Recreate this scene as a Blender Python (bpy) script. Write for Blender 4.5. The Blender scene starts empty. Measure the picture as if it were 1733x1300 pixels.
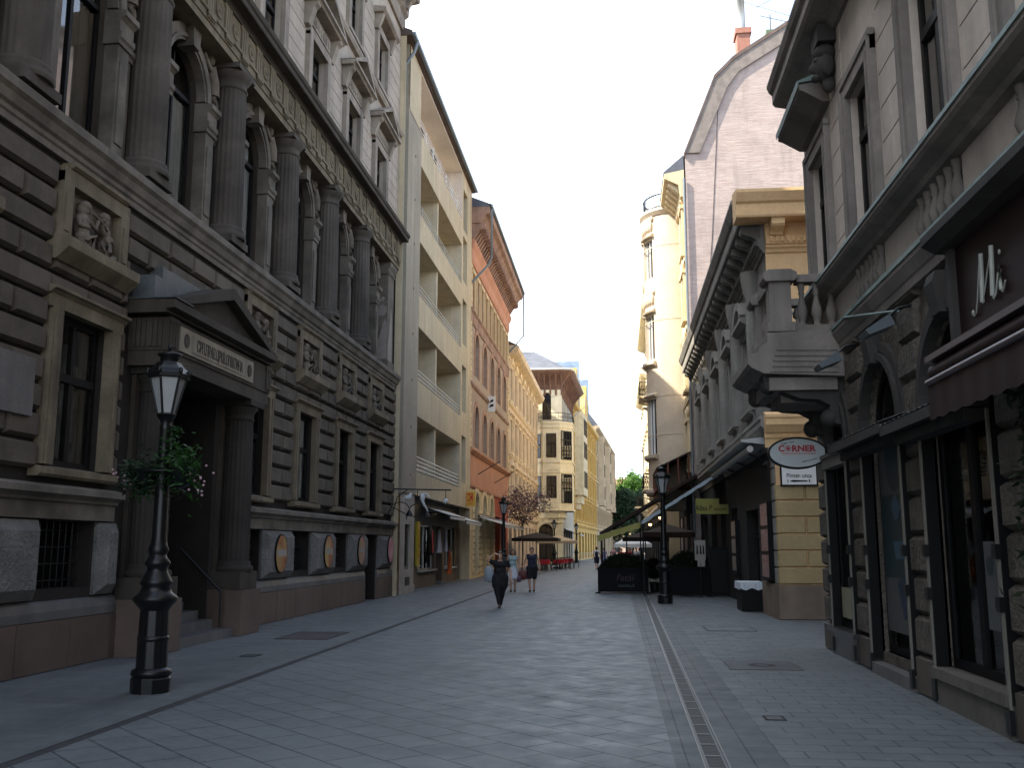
SKY_STRENGTH, SUN_POWER, EXPOSURE = .12, 4.6, 1.6
import bpy, math, random
from math import sin, cos, pi, radians as RAD
from mathutils import Vector
random.seed(7)
SC = bpy.context.scene
COL = SC.collection

# ------------------------------------------------------------------ materials
def _n(nt, typ, **kw):
    n = nt.nodes.new(typ)
    for k, v in kw.items():
        if isinstance(k, str) and hasattr(n, k): setattr(n, k, v)
    return n
def _noise(nt, vec, scale, detail=4, rough=.55):
    n = nt.nodes.new('ShaderNodeTexNoise'); n.inputs['Scale'].default_value = scale
    n.inputs['Detail'].default_value = detail; n.inputs['Roughness'].default_value = rough
    nt.links.new(vec, n.inputs['Vector']); return n.outputs['Fac']
def _ramp(nt, fac, a, b, lo=0., hi=1.):
    n = nt.nodes.new('ShaderNodeMapRange'); n.inputs[1].default_value = a; n.inputs[2].default_value = b
    n.inputs[3].default_value = lo; n.inputs[4].default_value = hi
    nt.links.new(fac, n.inputs[0]); return n.outputs[0]
def _mix(nt, fac, c1, c2, blend='MIX'):
    n = nt.nodes.new('ShaderNodeMix'); n.data_type = 'RGBA'; n.blend_type = blend
    for s, c in ((n.inputs[0], fac), (n.inputs[6], c1), (n.inputs[7], c2)):
        if hasattr(c, 'node'): nt.links.new(c, s)
        elif isinstance(c, (tuple, list)): s.default_value = (c[0], c[1], c[2], 1)
        else: s.default_value = c
    return n.outputs[2]
def base_mat(name):
    m = bpy.data.materials.new(name); m.use_nodes = True
    nt = m.node_tree; b = nt.nodes['Principled BSDF']
    return m, nt, b
def wpos(nt):
    return nt.nodes.new('ShaderNodeNewGeometry').outputs['Position']
def vscale(nt, vec, s, rot=0, loc=(0, 0, 0)):
    n = nt.nodes.new('ShaderNodeMapping'); n.inputs['Scale'].default_value = s
    n.inputs['Rotation'].default_value = (0, 0, rot); n.inputs['Location'].default_value = loc
    nt.links.new(vec, n.inputs['Vector']); return n.outputs[0]
def mat(name, c, rough=.85, var=.3, scale=1.2, streak=.35, bump=.25, bscale=22, spec=.25, metal=0, grime=None, gmix=.35, bdist=.02):
    m, nt, b = base_mat(name); p = wpos(nt)
    lo = tuple(x*(1-var) for x in c); hi = tuple(min(1, x*(1+var)) for x in c)
    col = _mix(nt, _ramp(nt, _noise(nt, p, scale), .3, .7), lo, hi)
    col = _mix(nt, _ramp(nt, _noise(nt, p, scale*9, 3), .35, .7, 0, .5), col, tuple(x*.8 for x in c))
    if streak:
        st = _ramp(nt, _noise(nt, vscale(nt, p, (1.6, 1.6, .16)), 1.5, 5), .52, .72, 0, streak)
        g = grime or tuple(x*.45 for x in c)
        col = _mix(nt, st, col, g)
        lt = _ramp(nt, _noise(nt, vscale(nt, p, (2.3, 2.3, .12), 0, (7, 3, 1)), 1.1, 5), .56, .74, 0, streak*.8)
        col = _mix(nt, lt, col, tuple(min(1, x*1.55) for x in c))
    nt.links.new(col, b.inputs['Base Color'])
    b.inputs['Roughness'].default_value = rough; b.inputs['Metallic'].default_value = metal
    b.inputs['Specular IOR Level'].default_value = spec
    if bump:
        bn = nt.nodes.new('ShaderNodeBump'); bn.inputs['Strength'].default_value = bump; bn.inputs['Distance'].default_value = bdist
        nt.links.new(_noise(nt, p, bscale, 5), bn.inputs['Height']); nt.links.new(bn.outputs[0], b.inputs['Normal'])
    return m
def blockmat(*a, **k):
    # like mat(), but each course of blocks on each pier has weathered to its own tone
    m = mat(*a, **k); nt = m.node_tree; b = nt.nodes['Principled BSDF']; src = b.inputs['Base Color'].links[0].from_socket
    s = nt.nodes.new('ShaderNodeSeparateXYZ'); nt.links.new(wpos(nt), s.inputs[0]); cm = nt.nodes.new('ShaderNodeCombineXYZ')
    for i, (o0, st) in ((1, (14.2, 1.855)), (2, (2.88, .4235))):
        d = nt.nodes.new('ShaderNodeMath'); d.operation = 'SUBTRACT'; d.inputs[1].default_value = o0; nt.links.new(s.outputs[i], d.inputs[0])
        e = nt.nodes.new('ShaderNodeMath'); e.operation = 'DIVIDE'; e.inputs[1].default_value = st; nt.links.new(d.outputs[0], e.inputs[0])
        f = nt.nodes.new('ShaderNodeMath'); f.operation = 'FLOOR'; nt.links.new(e.outputs[0], f.inputs[0]); nt.links.new(f.outputs[0], cm.inputs[i])
    w = nt.nodes.new('ShaderNodeTexWhiteNoise'); nt.links.new(cm.outputs[0], w.inputs['Vector'])
    c = a[1]; col = _mix(nt, _ramp(nt, w.outputs['Value'], 0, 1, 0, .55), src, tuple(x*.55 for x in c))
    s2 = _ramp(nt, w.outputs['Value'], .75, 1, 0, .5); col = _mix(nt, s2, col, tuple(x*1.6 for x in c)); nt.links.new(col, b.inputs['Base Color']); return m
def flatvec(nt, p, mode):
    # facade coordinates from world position: 'y' wall along Y, 'x' wall along X, 'g' ground
    s = nt.nodes.new('ShaderNodeSeparateXYZ'); nt.links.new(p, s.inputs[0])
    cmb = nt.nodes.new('ShaderNodeCombineXYZ')
    if mode == 'y': nt.links.new(s.outputs[1], cmb.inputs[0]); nt.links.new(s.outputs[2], cmb.inputs[1])
    elif mode == 'x': nt.links.new(s.outputs[0], cmb.inputs[0]); nt.links.new(s.outputs[2], cmb.inputs[1])
    else: nt.links.new(s.outputs[0], cmb.inputs[0]); nt.links.new(s.outputs[1], cmb.inputs[1])
    return cmb.outputs[0]
def brickmat(name, c1, c2, mortar, bw, bh, ms=.02, mode='y', rough=.85, rot=0, bump=.3, offset=.5, stain=.35, spec=.25, scratch=0, offx=0, squash=1):
    m, nt, b = base_mat(name); p = wpos(nt)
    v = flatvec(nt, p, mode)
    v = vscale(nt, v, (1, 1, 1), rot, (offx, 0, 0))
    t = nt.nodes.new('ShaderNodeTexBrick'); t.offset = offset; t.squash = squash
    t.inputs['Scale'].default_value = 1; t.inputs['Brick Width'].default_value = bw; t.inputs['Row Height'].default_value = bh
    t.inputs['Mortar Size'].default_value = ms; t.inputs['Mortar Smooth'].default_value = .2
    t.inputs['Color1'].default_value = (*c1, 1); t.inputs['Color2'].default_value = (*c2, 1); t.inputs['Mortar'].default_value = (*mortar, 1)
    t.inputs['Bias'].default_value = 0
    nt.links.new(v, t.inputs['Vector'])
    col = t.outputs['Color']
    col = _mix(nt, _ramp(nt, _noise(nt, p, .55, 5), .42, .72, 0, stain), col, tuple(x*.5 for x in c1))
    col = _mix(nt, _ramp(nt, _noise(nt, p, 7, 4), .5, .75, 0, .35), col, tuple(min(1, x*1.25) for x in c2))
    col = _mix(nt, _ramp(nt, _noise(nt, p, 60, 2), .5, .8, 0, .3), col, tuple(x*.6 for x in c1))
    if mode == 'g':      # trodden gum spots, darker patches of wear, odd replaced slabs
        vo = nt.nodes.new('ShaderNodeTexVoronoi'); vo.inputs['Scale'].default_value = 1.7; nt.links.new(p, vo.inputs['Vector'])
        col = _mix(nt, _ramp(nt, vo.outputs['Distance'], .035, .05, .55, 0), col, tuple(x*.4 for x in c1))
        vo = nt.nodes.new('ShaderNodeTexVoronoi'); vo.inputs['Scale'].default_value = 2.9; nt.links.new(p, vo.inputs['Vector'])
        col = _mix(nt, _ramp(nt, vo.outputs['Distance'], .03, .045, .4, 0), col, tuple(x*1.7 for x in c1))
        col = _mix(nt, _ramp(nt, _noise(nt, vscale(nt, p, (1, .25, 1)), .9, 6, .65), .5, .75, 0, .4), col, tuple(x*1.35 for x in c2))
    nt.links.new(col, b.inputs['Base Color'])
    rr = _ramp(nt, _noise(nt, p, 2.5, 4), .3, .7, rough-.14, rough+.08)
    nt.links.new(rr, b.inputs['Roughness']); b.inputs['Specular IOR Level'].default_value = spec
    bn = nt.nodes.new('ShaderNodeBump'); bn.inputs['Strength'].default_value = bump; bn.inputs['Distance'].default_value = .012
    mx = nt.nodes.new('ShaderNodeMath'); mx.operation = 'MULTIPLY_ADD'; mx.inputs[1].default_value = -1.
    nt.links.new(t.outputs['Fac'], mx.inputs[0])
    sc = nt.nodes.new('ShaderNodeMath'); sc.operation = 'MULTIPLY'; sc.inputs[1].default_value = .35
    nt.links.new(_noise(nt, p, 45, 4), sc.inputs[0]); nt.links.new(sc.outputs[0], mx.inputs[2])
    nt.links.new(mx.outputs[0], bn.inputs['Height']); nt.links.new(bn.outputs[0], b.inputs['Normal'])
    return m
def plain(name, c, rough=.5, metal=0, spec=.4, emit=0, var=.12):
    m, nt, b = base_mat(name)
    p = wpos(nt)
    col = _mix(nt, _noise(nt, p, 5, 4), tuple(x*(1-var) for x in c), tuple(min(1, x*(1+var)) for x in c))
    nt.links.new(col, b.inputs['Base Color'])
    b.inputs['Roughness'].default_value = rough; b.inputs['Metallic'].default_value = metal
    b.inputs['Specular IOR Level'].default_value = spec
    if emit:
        b.inputs['Emission Color'].default_value = (*c, 1); b.inputs['Emission Strength'].default_value = emit
    return m
def glassmat(name, tint=(.02, .025, .03), clear=.6, rough=.03, ior=2.8):
    # window pane: fresnel-like gloss over part-clear dark glass, slightly wavy
    m = bpy.data.materials.new(name); m.use_nodes = True; nt = m.node_tree
    b = nt.nodes['Principled BSDF']; out = nt.nodes['Material Output']
    b.inputs['Base Color'].default_value = (*tint, 1); b.inputs['Roughness'].default_value = rough
    b.inputs['Specular IOR Level'].default_value = 1.
    bn = nt.nodes.new('ShaderNodeBump'); bn.inputs['Strength'].default_value = .06; bn.inputs['Distance'].default_value = .05
    nt.links.new(_noise(nt, wpos(nt), 1.3, 2), bn.inputs['Height']); nt.links.new(bn.outputs[0], b.inputs['Normal'])
    if clear:
        tr = nt.nodes.new('ShaderNodeBsdfTransparent'); tr.inputs[0].default_value = (.97, .98, .98, 1)
        mx = nt.nodes.new('ShaderNodeMixShader'); fr = nt.nodes.new('ShaderNodeFresnel'); fr.inputs[0].default_value = ior
        gl = nt.nodes.new('ShaderNodeBsdfGlossy'); gl.inputs['Roughness'].default_value = rough
        nt.links.new(bn.outputs[0], gl.inputs['Normal'])
        nt.links.new(fr.outputs[0], mx.inputs[0]); nt.links.new(tr.outputs[0], mx.inputs[1]); nt.links.new(gl.outputs[0], mx.inputs[2])
        nt.links.new(mx.outputs[0], out.inputs[0])
    return m
def leafmat(name, c, c2):
    m, nt, b = base_mat(name); p = wpos(nt)
    col = _mix(nt, _ramp(nt, _noise(nt, p, 9, 2), .35, .65), c, c2)
    nt.links.new(col, b.inputs['Base Color']); b.inputs['Roughness'].default_value = .5
    b.inputs['Specular IOR Level'].default_value = .3
    tl = nt.nodes.new('ShaderNodeBsdfTranslucent'); nt.links.new(col, tl.inputs[0])
    mx = nt.nodes.new('ShaderNodeMixShader'); mx.inputs[0].default_value = .3
    nt.links.new(b.outputs[0], mx.inputs[1]); nt.links.new(tl.outputs[0], mx.inputs[2])
    nt.links.new(mx.outputs[0], nt.nodes['Material Output'].inputs[0])
    return m

M = {}
def mk():
    M['soot'] = mat('sooty_stone', (.058, .049, .039), var=.35, scale=.9, streak=.45, bump=.35)
    M['joint'] = mat('shaded_sooty_joint_stone', (.026, .022, .019), var=.3, streak=.3)  # sooty wall between blocks, colour darkened further to deepen the shade in the joints
    M['soot_block'] = blockmat('sooty_block', (.112, .095, .074), var=.35, scale=2.2, streak=.3, bump=.35)
    M['warm_trim'] = mat('ochre_grey_trim', (.17, .14, .094), var=.4, scale=1.6, streak=.5, grime=(.03, .028, .025))
    M['ledge'] = mat('weathered_ledge', (.145, .128, .105), var=.5, scale=1.5, streak=.3)
    M['column'] = mat('dark_column_stone', (.08, .069, .057), var=.4, streak=.7)
    M['portal_dark'] = mat('blackened_portal_stone', (.038, .033, .028), var=.3, streak=.4)
    M['relief'] = mat('carved_stone', (.15, .126, .098), var=.45, scale=3, streak=.2)
    M['upper'] = mat('pale_dirty_plaster', (.4, .345, .285), var=.22, scale=.8, streak=.35, grime=(.12, .1, .085))
    M['upper_trim'] = mat('pale_dirty_trim', (.29, .25, .205), var=.3, scale=1.4, streak=.55, grime=(.06, .05, .045))
    M['granite'] = mat('red_brown_granite', (.115, .08, .063), var=.3, scale=.9, streak=.35, bump=.1, rough=.6, spec=.4)
    M['rock'] = mat('rock_faced_stone', (.175, .168, .156), var=.3, scale=2, streak=.3, bump=1., bscale=17, bdist=.06)
    M['greystone'] = mat('grey_limestone', (.12, .115, .11), var=.3, streak=.5, rough=.55, spec=.4)
    M['slab'] = mat('zinc_sheet', (.085, .094, .097), var=.3, streak=.5, rough=.55, bump=.05)
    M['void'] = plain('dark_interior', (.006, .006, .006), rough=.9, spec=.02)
    M['wood'] = plain('dark_window_wood', (.009, .008, .0075), rough=.55, spec=.2)
    M['curtain'] = mat('white_curtain', (.86, .85, .81), var=.08, scale=6, streak=0, bump=0)
    M['glass'] = glassmat('window_glass')
    M['shopglass'] = glassmat('shop_glass', ior=1.4)
    M['darkglass'] = glassmat('dark_glass', (.012, .014, .016), clear=0)
    M['iron'] = plain('black_iron', (.005, .006, .0065), rough=.36, spec=.35)
    M['lampglass'] = plain('frosted_lamp_glass', (.33, .34, .34), rough=.3)
    M['zincpipe'] = plain('zinc_pipe', (.17, .2, .22), rough=.45, metal=.3)
    # apartment block
    M['apt'] = mat('beige_render', (.53, .445, .3), var=.12, scale=.5, streak=.5, grime=(.33, .27, .18), bump=.2, bscale=40)
    M['apt_grey'] = mat('grey_render', (.34, .3, .23), var=.14, scale=.5, streak=.4, bump=.25, bscale=40)
    M['pale'] = mat('pale_pink_ceiling', (.8, .72, .62), var=.06, streak=.1)
    M['apt_in'] = mat('loggia_render', (.58, .5, .36), var=.15, streak=.35)
    M['stoneclad'] = mat('travertine_cladding', (.4, .35, .29), var=.18, scale=2.5, streak=.25)
    M['chrome'] = plain('galvanised_rail', (.4, .41, .4), rough=.35, metal=.6)
    M['rooftile'] = mat('brown_roof_tile', (.12, .09, .08), streak=.2, bump=.6, bscale=12)
    M['slate'] = mat('blue_slate', (.11, .12, .145), streak=.2, bump=.5, bscale=9)
    M['redbrick'] = brickmat('terracotta_brick', (.4, .2, .13), (.48, .25, .16), (.42, .32, .24), .26, .085, .012)
    M['brownbrick'] = brickmat('brown_brick', (.36, .265, .2), (.44, .33, .25), (.44, .36, .28), .26, .085, .012)
    M['orange'] = mat('orange_render', (.56, .27, .165), var=.16, streak=.4)
    M['brickcorn'] = mat('brown_cornice', (.32, .2, .15), var=.35, streak=.4)
    M['sandstone'] = mat('sandstone_yellow', (.68, .54, .32), var=.2, streak=.25)
    M['l4'] = mat('pink_sand_plaster', (.7, .54, .39), var=.15, streak=.3)
    M['l4t'] = mat('cream_trim', (.78, .63, .44), var=.18, streak=.35)
    M['cream'] = mat('cream_plaster', (.86, .78, .57), var=.1, streak=.2)
    M['cream2'] = mat('grey_cream_plaster', (.5, .46, .37), var=.15, streak=.25)
    M['yellow'] = mat('yellow_plaster', (.64, .41, .12), var=.16, streak=.25)
    M['buff'] = mat('buff_plaster', (.48, .37, .235), var=.15, streak=.25)
    M['eavewood'] = mat('red_brown_eave', (.22, .125, .085), var=.3, streak=.3)
    # right side
    M['r1'] = mat('grey_lilac_plaster', (.46, .4, .345), var=.14, scale=.7, streak=.3)
    M['r1t'] = mat('grey_trim', (.2, .178, .16), var=.3, streak=.5)
    M['r1rock'] = mat('rough_brown_ashlar', (.098, .085, .071), var=.35, scale=3, streak=.2, bump=1., bscale=13, bdist=.06)
    M['r1dark'] = mat('dark_stone_moulding', (.045, .042, .039), var=.3, streak=.4)
    M['copper'] = mat('verdigris_flashing', (.16, .22, .21), var=.3, streak=.4, rough=.5)
    M['r2'] = mat('dirty_grey_stucco', (.23, .222, .205), var=.25, scale=1, streak=.55, grime=(.06, .055, .05))
    M['r2o'] = mat('ochre_orange_render', (.8, .53, .28), var=.08, streak=.15)
    M['r2y'] = mat('ochre_yellow_block', (.36, .27, .14), var=.12, streak=.2)
    M['r2base'] = mat('brown_pink_base', (.19, .145, .11), var=.25, streak=.3)
    M['r2dark'] = mat('near_black_stucco', (.022, .021, .02), var=.3, streak=.4)  # near-black stucco for ground storeys, also behind the terrace awnings
    M['lilac'] = mat('lilac_render', (.42, .36, .33), var=.1, streak=.2)
    M['lit'] = mat('warm_cream_render', (.6, .5, .33), var=.14, streak=.25)
    M['bay'] = mat('pale_bay_render', (.53, .455, .36), var=.1, streak=.15)
    M['white'] = plain('white_paint', (.72, .72, .7), rough=.5)
    M['black'] = plain('black_paint', (.004, .004, .0045), rough=.55, spec=.18)
    M['red'] = plain('red_cloth', (.45, .02, .03), rough=.8)
    M['signyellow'] = plain('yellow_sign', (.55, .33, .02), rough=.4)
    M['signred'] = plain('red_sign', (.5, .03, .02), rough=.4)
    M['awnwhite'] = mat('pale_awning_cloth', (.55, .55, .52), var=.12, streak=.15, bump=0)
    M['maroon'] = mat('maroon_cloth', (.013, .005, .0055), var=.25, streak=.2, bump=0, rough=.6)
    M['brown'] = mat('brown_canvas', (.03, .02, .015), var=.2, streak=.2, bump=0)
    M['bark'] = mat('bark', (.09, .07, .055), streak=.3, bump=.6)
mk()

# gable wall of the tall house: pinkish render over courses of brick, washed out in patches
def gable_mat():
    m, nt, b = base_mat('patchy_gable_render'); p = wpos(nt)
    v = vscale(nt, p, (.7, 1, 1.5))
    n1 = _noise(nt, v, 1.1, 7, .65)
    col = _mix(nt, _ramp(nt, n1, .35, .65), (.3, .248, .232), (.41, .342, .322))
    n2 = _noise(nt, vscale(nt, p, (.8, 1, 6)), 1.6, 6, .7)
    col = _mix(nt, _ramp(nt, n2, .55, .7, 0, .55), col, (.24, .21, .195))
    # rough brick courses showing through the thin render
    t = nt.nodes.new('ShaderNodeTexBrick'); t.inputs['Scale'].default_value = 1; t.inputs['Brick Width'].default_value = .3; t.inputs['Row Height'].default_value = .095; t.inputs['Mortar Size'].default_value = .012
    t.inputs['Color1'].default_value = (.36, .27, .235, 1); t.inputs['Color2'].default_value = (.43, .36, .33, 1); t.inputs['Mortar'].default_value = (.42, .38, .36, 1)
    nt.links.new(flatvec(nt, p, 'x'), t.inputs['Vector'])
    col = _mix(nt, _ramp(nt, _noise(nt, p, .8, 7, .7), .45, .62, .15, .85), col, t.outputs['Color'])
    col = _mix(nt, _ramp(nt, _noise(nt, vscale(nt, p, (1.5, 1, .2)), 1.2, 5), .55, .75, 0, .5), col, (.2, .175, .165))
    nt.links.new(col, b.inputs['Base Color']); b.inputs['Roughness'].default_value = .9; b.inputs['Specular IOR Level'].default_value = .1
    bn = nt.nodes.new('ShaderNodeBump'); bn.inputs['Strength'].default_value = .5; bn.inputs['Distance'].default_value = .05
    nt.links.new(n2, bn.inputs['Height']); nt.links.new(bn.outputs[0], b.inputs['Normal'])
    return m
M['gable'] = gable_mat()
def litho(name, cols, scale=3):
    # printed picture: soft patches of several colours
    m, nt, b = base_mat(name); p = wpos(nt)
    f = _noise(nt, p, scale, 2)
    r = nt.nodes.new('ShaderNodeValToRGB'); e = r.color_ramp.elements
    while len(e) < len(cols): e.new(.5)
    for i, c in enumerate(cols):
        e[i].position = .25+.5*i/(len(cols)-1); e[i].color = (*c, 1)
    nt.links.new(f, r.inputs[0]); nt.links.new(r.outputs[0], b.inputs['Base Color']); b.inputs['Roughness'].default_value = .4
    return m

# ------------------------------------------------------------------ mesh builder
class Fr:
    # facade frame: u along the wall, w out of it, z up
    def __init__(s, ud, wd):
        s.u = Vector((ud[0], ud[1], 0)).normalized(); s.w = Vector((wd[0], wd[1], 0)).normalized()
        s.flip = s.u.cross(s.w).z < 0
    def p(s, u, w, z): return s.u*u + s.w*w + Vector((0, 0, z))
FL = Fr((0, 1), (1, 0)); FR = Fr((0, 1), (-1, 0)); FS = Fr((1, 0), (0, -1)); ID = Fr((1, 0), (0, 1))
ONE_PIECE = {'leaves', 'crown', 'foliage', 'hedge', 'lettering', 'letter', 'grating', 'slot', 'window', 'eyes', 'shoes', 'print', 'flower', 'shaded_leaves', 'aerial', 'mark', 'drawing', 'dark_print', 'cup', 'arrow', 'menu_sheet', 'fan_grille', 'interior', 'railing', 'balcony_rail', 'rail', 'loggia'}
class MB:
    def __init__(s): s.v = []; s.f = []; s.s = []; s.a = []
    def add(s, vs, fs, sm=False):
        b = len(s.v); s.v += [tuple(x) for x in vs]; s.a.append((b, len(s.v), len(s.f), len(s.f)+len(fs)))
        for f in fs: s.f.append([b+i for i in f]); s.s.append(sm)
    def box(s, a0, a1, b0, b1, c0, c1):
        s.add([(a0, b0, c0), (a1, b0, c0), (a1, b1, c0), (a0, b1, c0), (a0, b0, c1), (a1, b0, c1), (a1, b1, c1), (a0, b1, c1)],
              [(0, 3, 2, 1), (4, 5, 6, 7), (0, 1, 5, 4), (1, 2, 6, 5), (2, 3, 7, 6), (3, 0, 4, 7)])
    def block(s, a0, a1, c0, c1, w0, w1, ins):
        # raised stone block with chamfered edge, front at w1
        i = min(ins, (a1-a0)*.4, (c1-c0)*.4)
        wm = w0+(w1-w0)*.35
        s.add([(a0, w0, c0), (a1, w0, c0), (a1, w0, c1), (a0, w0, c1), (a0, wm, c0), (a1, wm, c0), (a1, wm, c1), (a0, wm, c1),
               (a0+i, w1, c0+i), (a1-i, w1, c0+i), (a1-i, w1, c1-i), (a0+i, w1, c1-i)],
              [(0, 1, 5, 4), (1, 2, 6, 5), (2, 3, 7, 6), (3, 0, 4, 7), (4, 5, 9, 8), (5, 6, 10, 9), (6, 7, 11, 10), (7, 4, 8, 11), (8, 9, 10, 11)])
    def prof(s, pts, u0, u1, caps=True):
        # (w,z) outline extruded along u
        n = len(pts)
        s.add([(u0, w, z) for w, z in pts]+[(u1, w, z) for w, z in pts],
              [(i, (i+1) % n, n+(i+1) % n, n+i) for i in range(n)]+([tuple(range(n))[::-1], tuple(range(n, 2*n))] if caps else []))
    def ext(s, pts, w0, w1):
        # (u,z) outline extruded along w
        n = len(pts)
        s.add([(u, w0, z) for u, z in pts]+[(u, w1, z) for u, z in pts],
              [(i, n+i, n+(i+1) % n, (i+1) % n) for i in range(n)]+[tuple(range(n)), tuple(range(n, 2*n))[::-1]])
    def plan(s, pts, z0, z1, sm=False, caps=True):
        n = len(pts)
        s.add([(a, b, z0) for a, b in pts]+[(a, b, z1) for a, b in pts],
              [(i, (i+1) % n, n+(i+1) % n, n+i) for i in range(n)], sm)
        if caps: s.add([(a, b, z0) for a, b in pts], [tuple(range(n))[::-1]]); s.add([(a, b, z1) for a, b in pts], [tuple(range(n))])
    def lathe(s, cx, cy, pts, seg=20, flute=0, a0=0, a1=2*pi, sm=True, sy=1):
        full = abs(a1-a0-2*pi) < 1e-6; n = seg if full else seg+1
        vs = []
        for r, z in pts:
            for i in range(n):
                a = a0+(a1-a0)*i/seg
                k = 1-(flute if flute and i % 4 in (1, 2, 3) else 0)*(1 if i % 4 == 2 else .75)
                vs.append((cx+r*k*cos(a), cy+r*k*sin(a)*sy, z))
        fs = []
        for j in range(len(pts)-1):
            for i in range(seg):
                i2 = (i+1) % n
                fs.append((j*n+i, j*n+i2, (j+1)*n+i2, (j+1)*n+i))
        s.add(vs, fs, sm)
        if full and pts[-1][0] > .001: s.add(vs[-n:], [tuple(range(n))], False)
        if full and pts[0][0] > .001: s.add(vs[:n], [tuple(range(n))[::-1]], False)
    def tube(s, path, r, seg=6, r1=None):
        P = [Vector(p) for p in path]; n = len(P); rings = []
        for i, p in enumerate(P):
            d = (P[min(i+1, n-1)]-P[max(i-1, 0)]).normalized()
            a = d.cross(Vector((0, 0, 1)))
            if a.length < .01: a = d.cross(Vector((1, 0, 0)))
            a.normalize(); b = d.cross(a)
            rr = r if r1 is None else r+(r1-r)*i/max(1, n-1)
            rings.append([p+a*rr*cos(2*pi*k/seg)+b*rr*sin(2*pi*k/seg) for k in range(seg)])
        s.add([v for q in rings for v in q], [(i*seg+k, i*seg+(k+1) % seg, (i+1)*seg+(k+1) % seg, (i+1)*seg+k) for i in range(n-1) for k in range(seg)]
              , True)
        s.add(rings[0], [tuple(range(seg))[::-1]]); s.add(rings[-1], [tuple(range(seg))])
    def ell(s, c, r, seg=12, rings=8, rot=None):
        vs = []
        for j in range(rings+1):
            t = pi*j/rings
            for i in range(seg):
                a = 2*pi*i/seg
                q = Vector((r[0]*sin(t)*cos(a), r[1]*sin(t)*sin(a), r[2]*cos(t)))
                if rot is not None: q = rot @ q
                vs.append(Vector(c)+q)
        s.add(vs, [(j*seg+i, (j+1)*seg+i, (j+1)*seg+(i+1) % seg, j*seg+(i+1) % seg) for j in range(rings) for i in range(seg)], True)
    def quad(s, *p): s.add(p, [tuple(range(len(p)))])
    def leaf(s, c, size, rnd):
        d = Vector((rnd.uniform(-1, 1), rnd.uniform(-1, 1), rnd.uniform(-.7, .7))).normalized()
        e = d.cross(Vector((rnd.uniform(-1, 1), rnd.uniform(-1, 1), rnd.uniform(-1, 1)))).normalized()*.55
        c = Vector(c)
        s.add([c-d*size, c+e*size*.6, c+d*size, c-e*size*.6], [(0, 1, 2, 3)])
    # wall sheet with rectangular or arched openings; op = (u centre, z bottom, width, height, arched, reveal)
    def wall(s, u0, u1, z0, z1, ops, w=0., rev=.3, back=True):
        O = []
        for o in ops:
            c, b, wd, h = o[:4]; ar = len(o) > 4 and o[4]; rv = o[5] if len(o) > 5 else rev
            O.append((max(u0, c-wd/2), min(u1, c+wd/2), max(b, z0), min(b+h, z1), ar, rv, wd/2, c))
        br = sorted(set([u0, u1]+[x for o in O for x in o[:2]]))
        for a, b in zip(br[:-1], br[1:]):
            m = (a+b)/2; cut = sorted((o[2], o[3]) for o in O if o[0]-1e-6 < m < o[1]+1e-6)
            z = z0
            for c0, c1 in cut:
                if c0 > z+1e-5: s.quad((a, w, z), (b, w, z), (b, w, c0), (a, w, c0))
                z = max(z, c1)
            if z1 > z+1e-5: s.quad((a, w, z), (b, w, z), (b, w, z1), (a, w, z1))
        for a, b, c0, c1, ar, rv, r, c in O:
            sp = c1-r if ar else c1
            s.quad((a, w, c0), (a, w-rv, c0), (a, w-rv, sp), (a, w, sp)); s.quad((b, w, c0), (b, w, sp), (b, w-rv, sp), (b, w-rv, c0))
            if c0 > z0+1e-4: s.quad((a, w, c0), (b, w, c0), (b, w-rv, c0), (a, w-rv, c0))
            if not ar: s.quad((a, w, c1), (a, w-rv, c1), (b, w-rv, c1), (b, w, c1))
            else:
                N = 12; A = [(c+r*cos(pi-pi*i/N), sp+r*sin(pi*i/N)) for i in range(N+1)]
                for (x0, y0), (x1, y1) in zip(A[:-1], A[1:]):
                    s.quad((x0, w, y0), (x1, w, y1), (x1, w, c1), (x0, w, c1))
                    s.quad((x0, w, y0), (x0, w-rv, y0), (x1, w-rv, y1), (x1, w, y1))
    def archring(s, c, z, r0, r1, w0, w1, N=14, a0=0., a1=pi):
        A = [a0+(a1-a0)*i/N for i in range(N+1)]
        vs = []
        for a in A:
            for r, w in ((r0, w0), (r0, w1), (r1, w1), (r1, w0)): vs.append((c-r*cos(a), w, z+r*sin(a)))
        fs = [(4*i+k, 4*i+(k+1) % 4, 4*i+4+(k+1) % 4, 4*i+4+k) for i in range(N) for k in range(4)]
        fs += [(3, 2, 1, 0), (4*N, 4*N+1, 4*N+2, 4*N+3)]
        s.add(vs, fs)
    def pieces(s, gap=.045):
        # groups of shapes that touch each other; each group is one real piece
        n = len(s.a)
        if n < 2 or n > 700: return [s]
        B = []
        for v0, v1, *_ in s.a:
            q = s.v[v0:v1]; B.append([(min(p[i] for p in q)-gap/2, max(p[i] for p in q)+gap/2) for i in range(3)])
        par = list(range(n))
        def fd(i):
            while par[i] != i: par[i] = par[par[i]]; i = par[i]
            return i
        for i in range(n):
            for j in range(i):
                if all(B[i][k][0] <= B[j][k][1] and B[j][k][0] <= B[i][k][1] for k in range(3)): par[fd(i)] = fd(j)
        G = {}
        for i in range(n): G.setdefault(fd(i), []).append(i)
        if not 1 < len(G) <= 90: return [s]
        out = []
        for g in G.values():
            m = MB()
            for i in g:
                v0, v1, f0, f1 = s.a[i]; b = len(m.v); m.v += s.v[v0:v1]; m.a.append((b, len(m.v), len(m.f), len(m.f)+f1-f0))
                for k in range(f0, f1): m.f.append([b+x-v0 for x in s.f[k]]); m.s.append(s.s[k])
            out.append(m)
        return out
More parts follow.
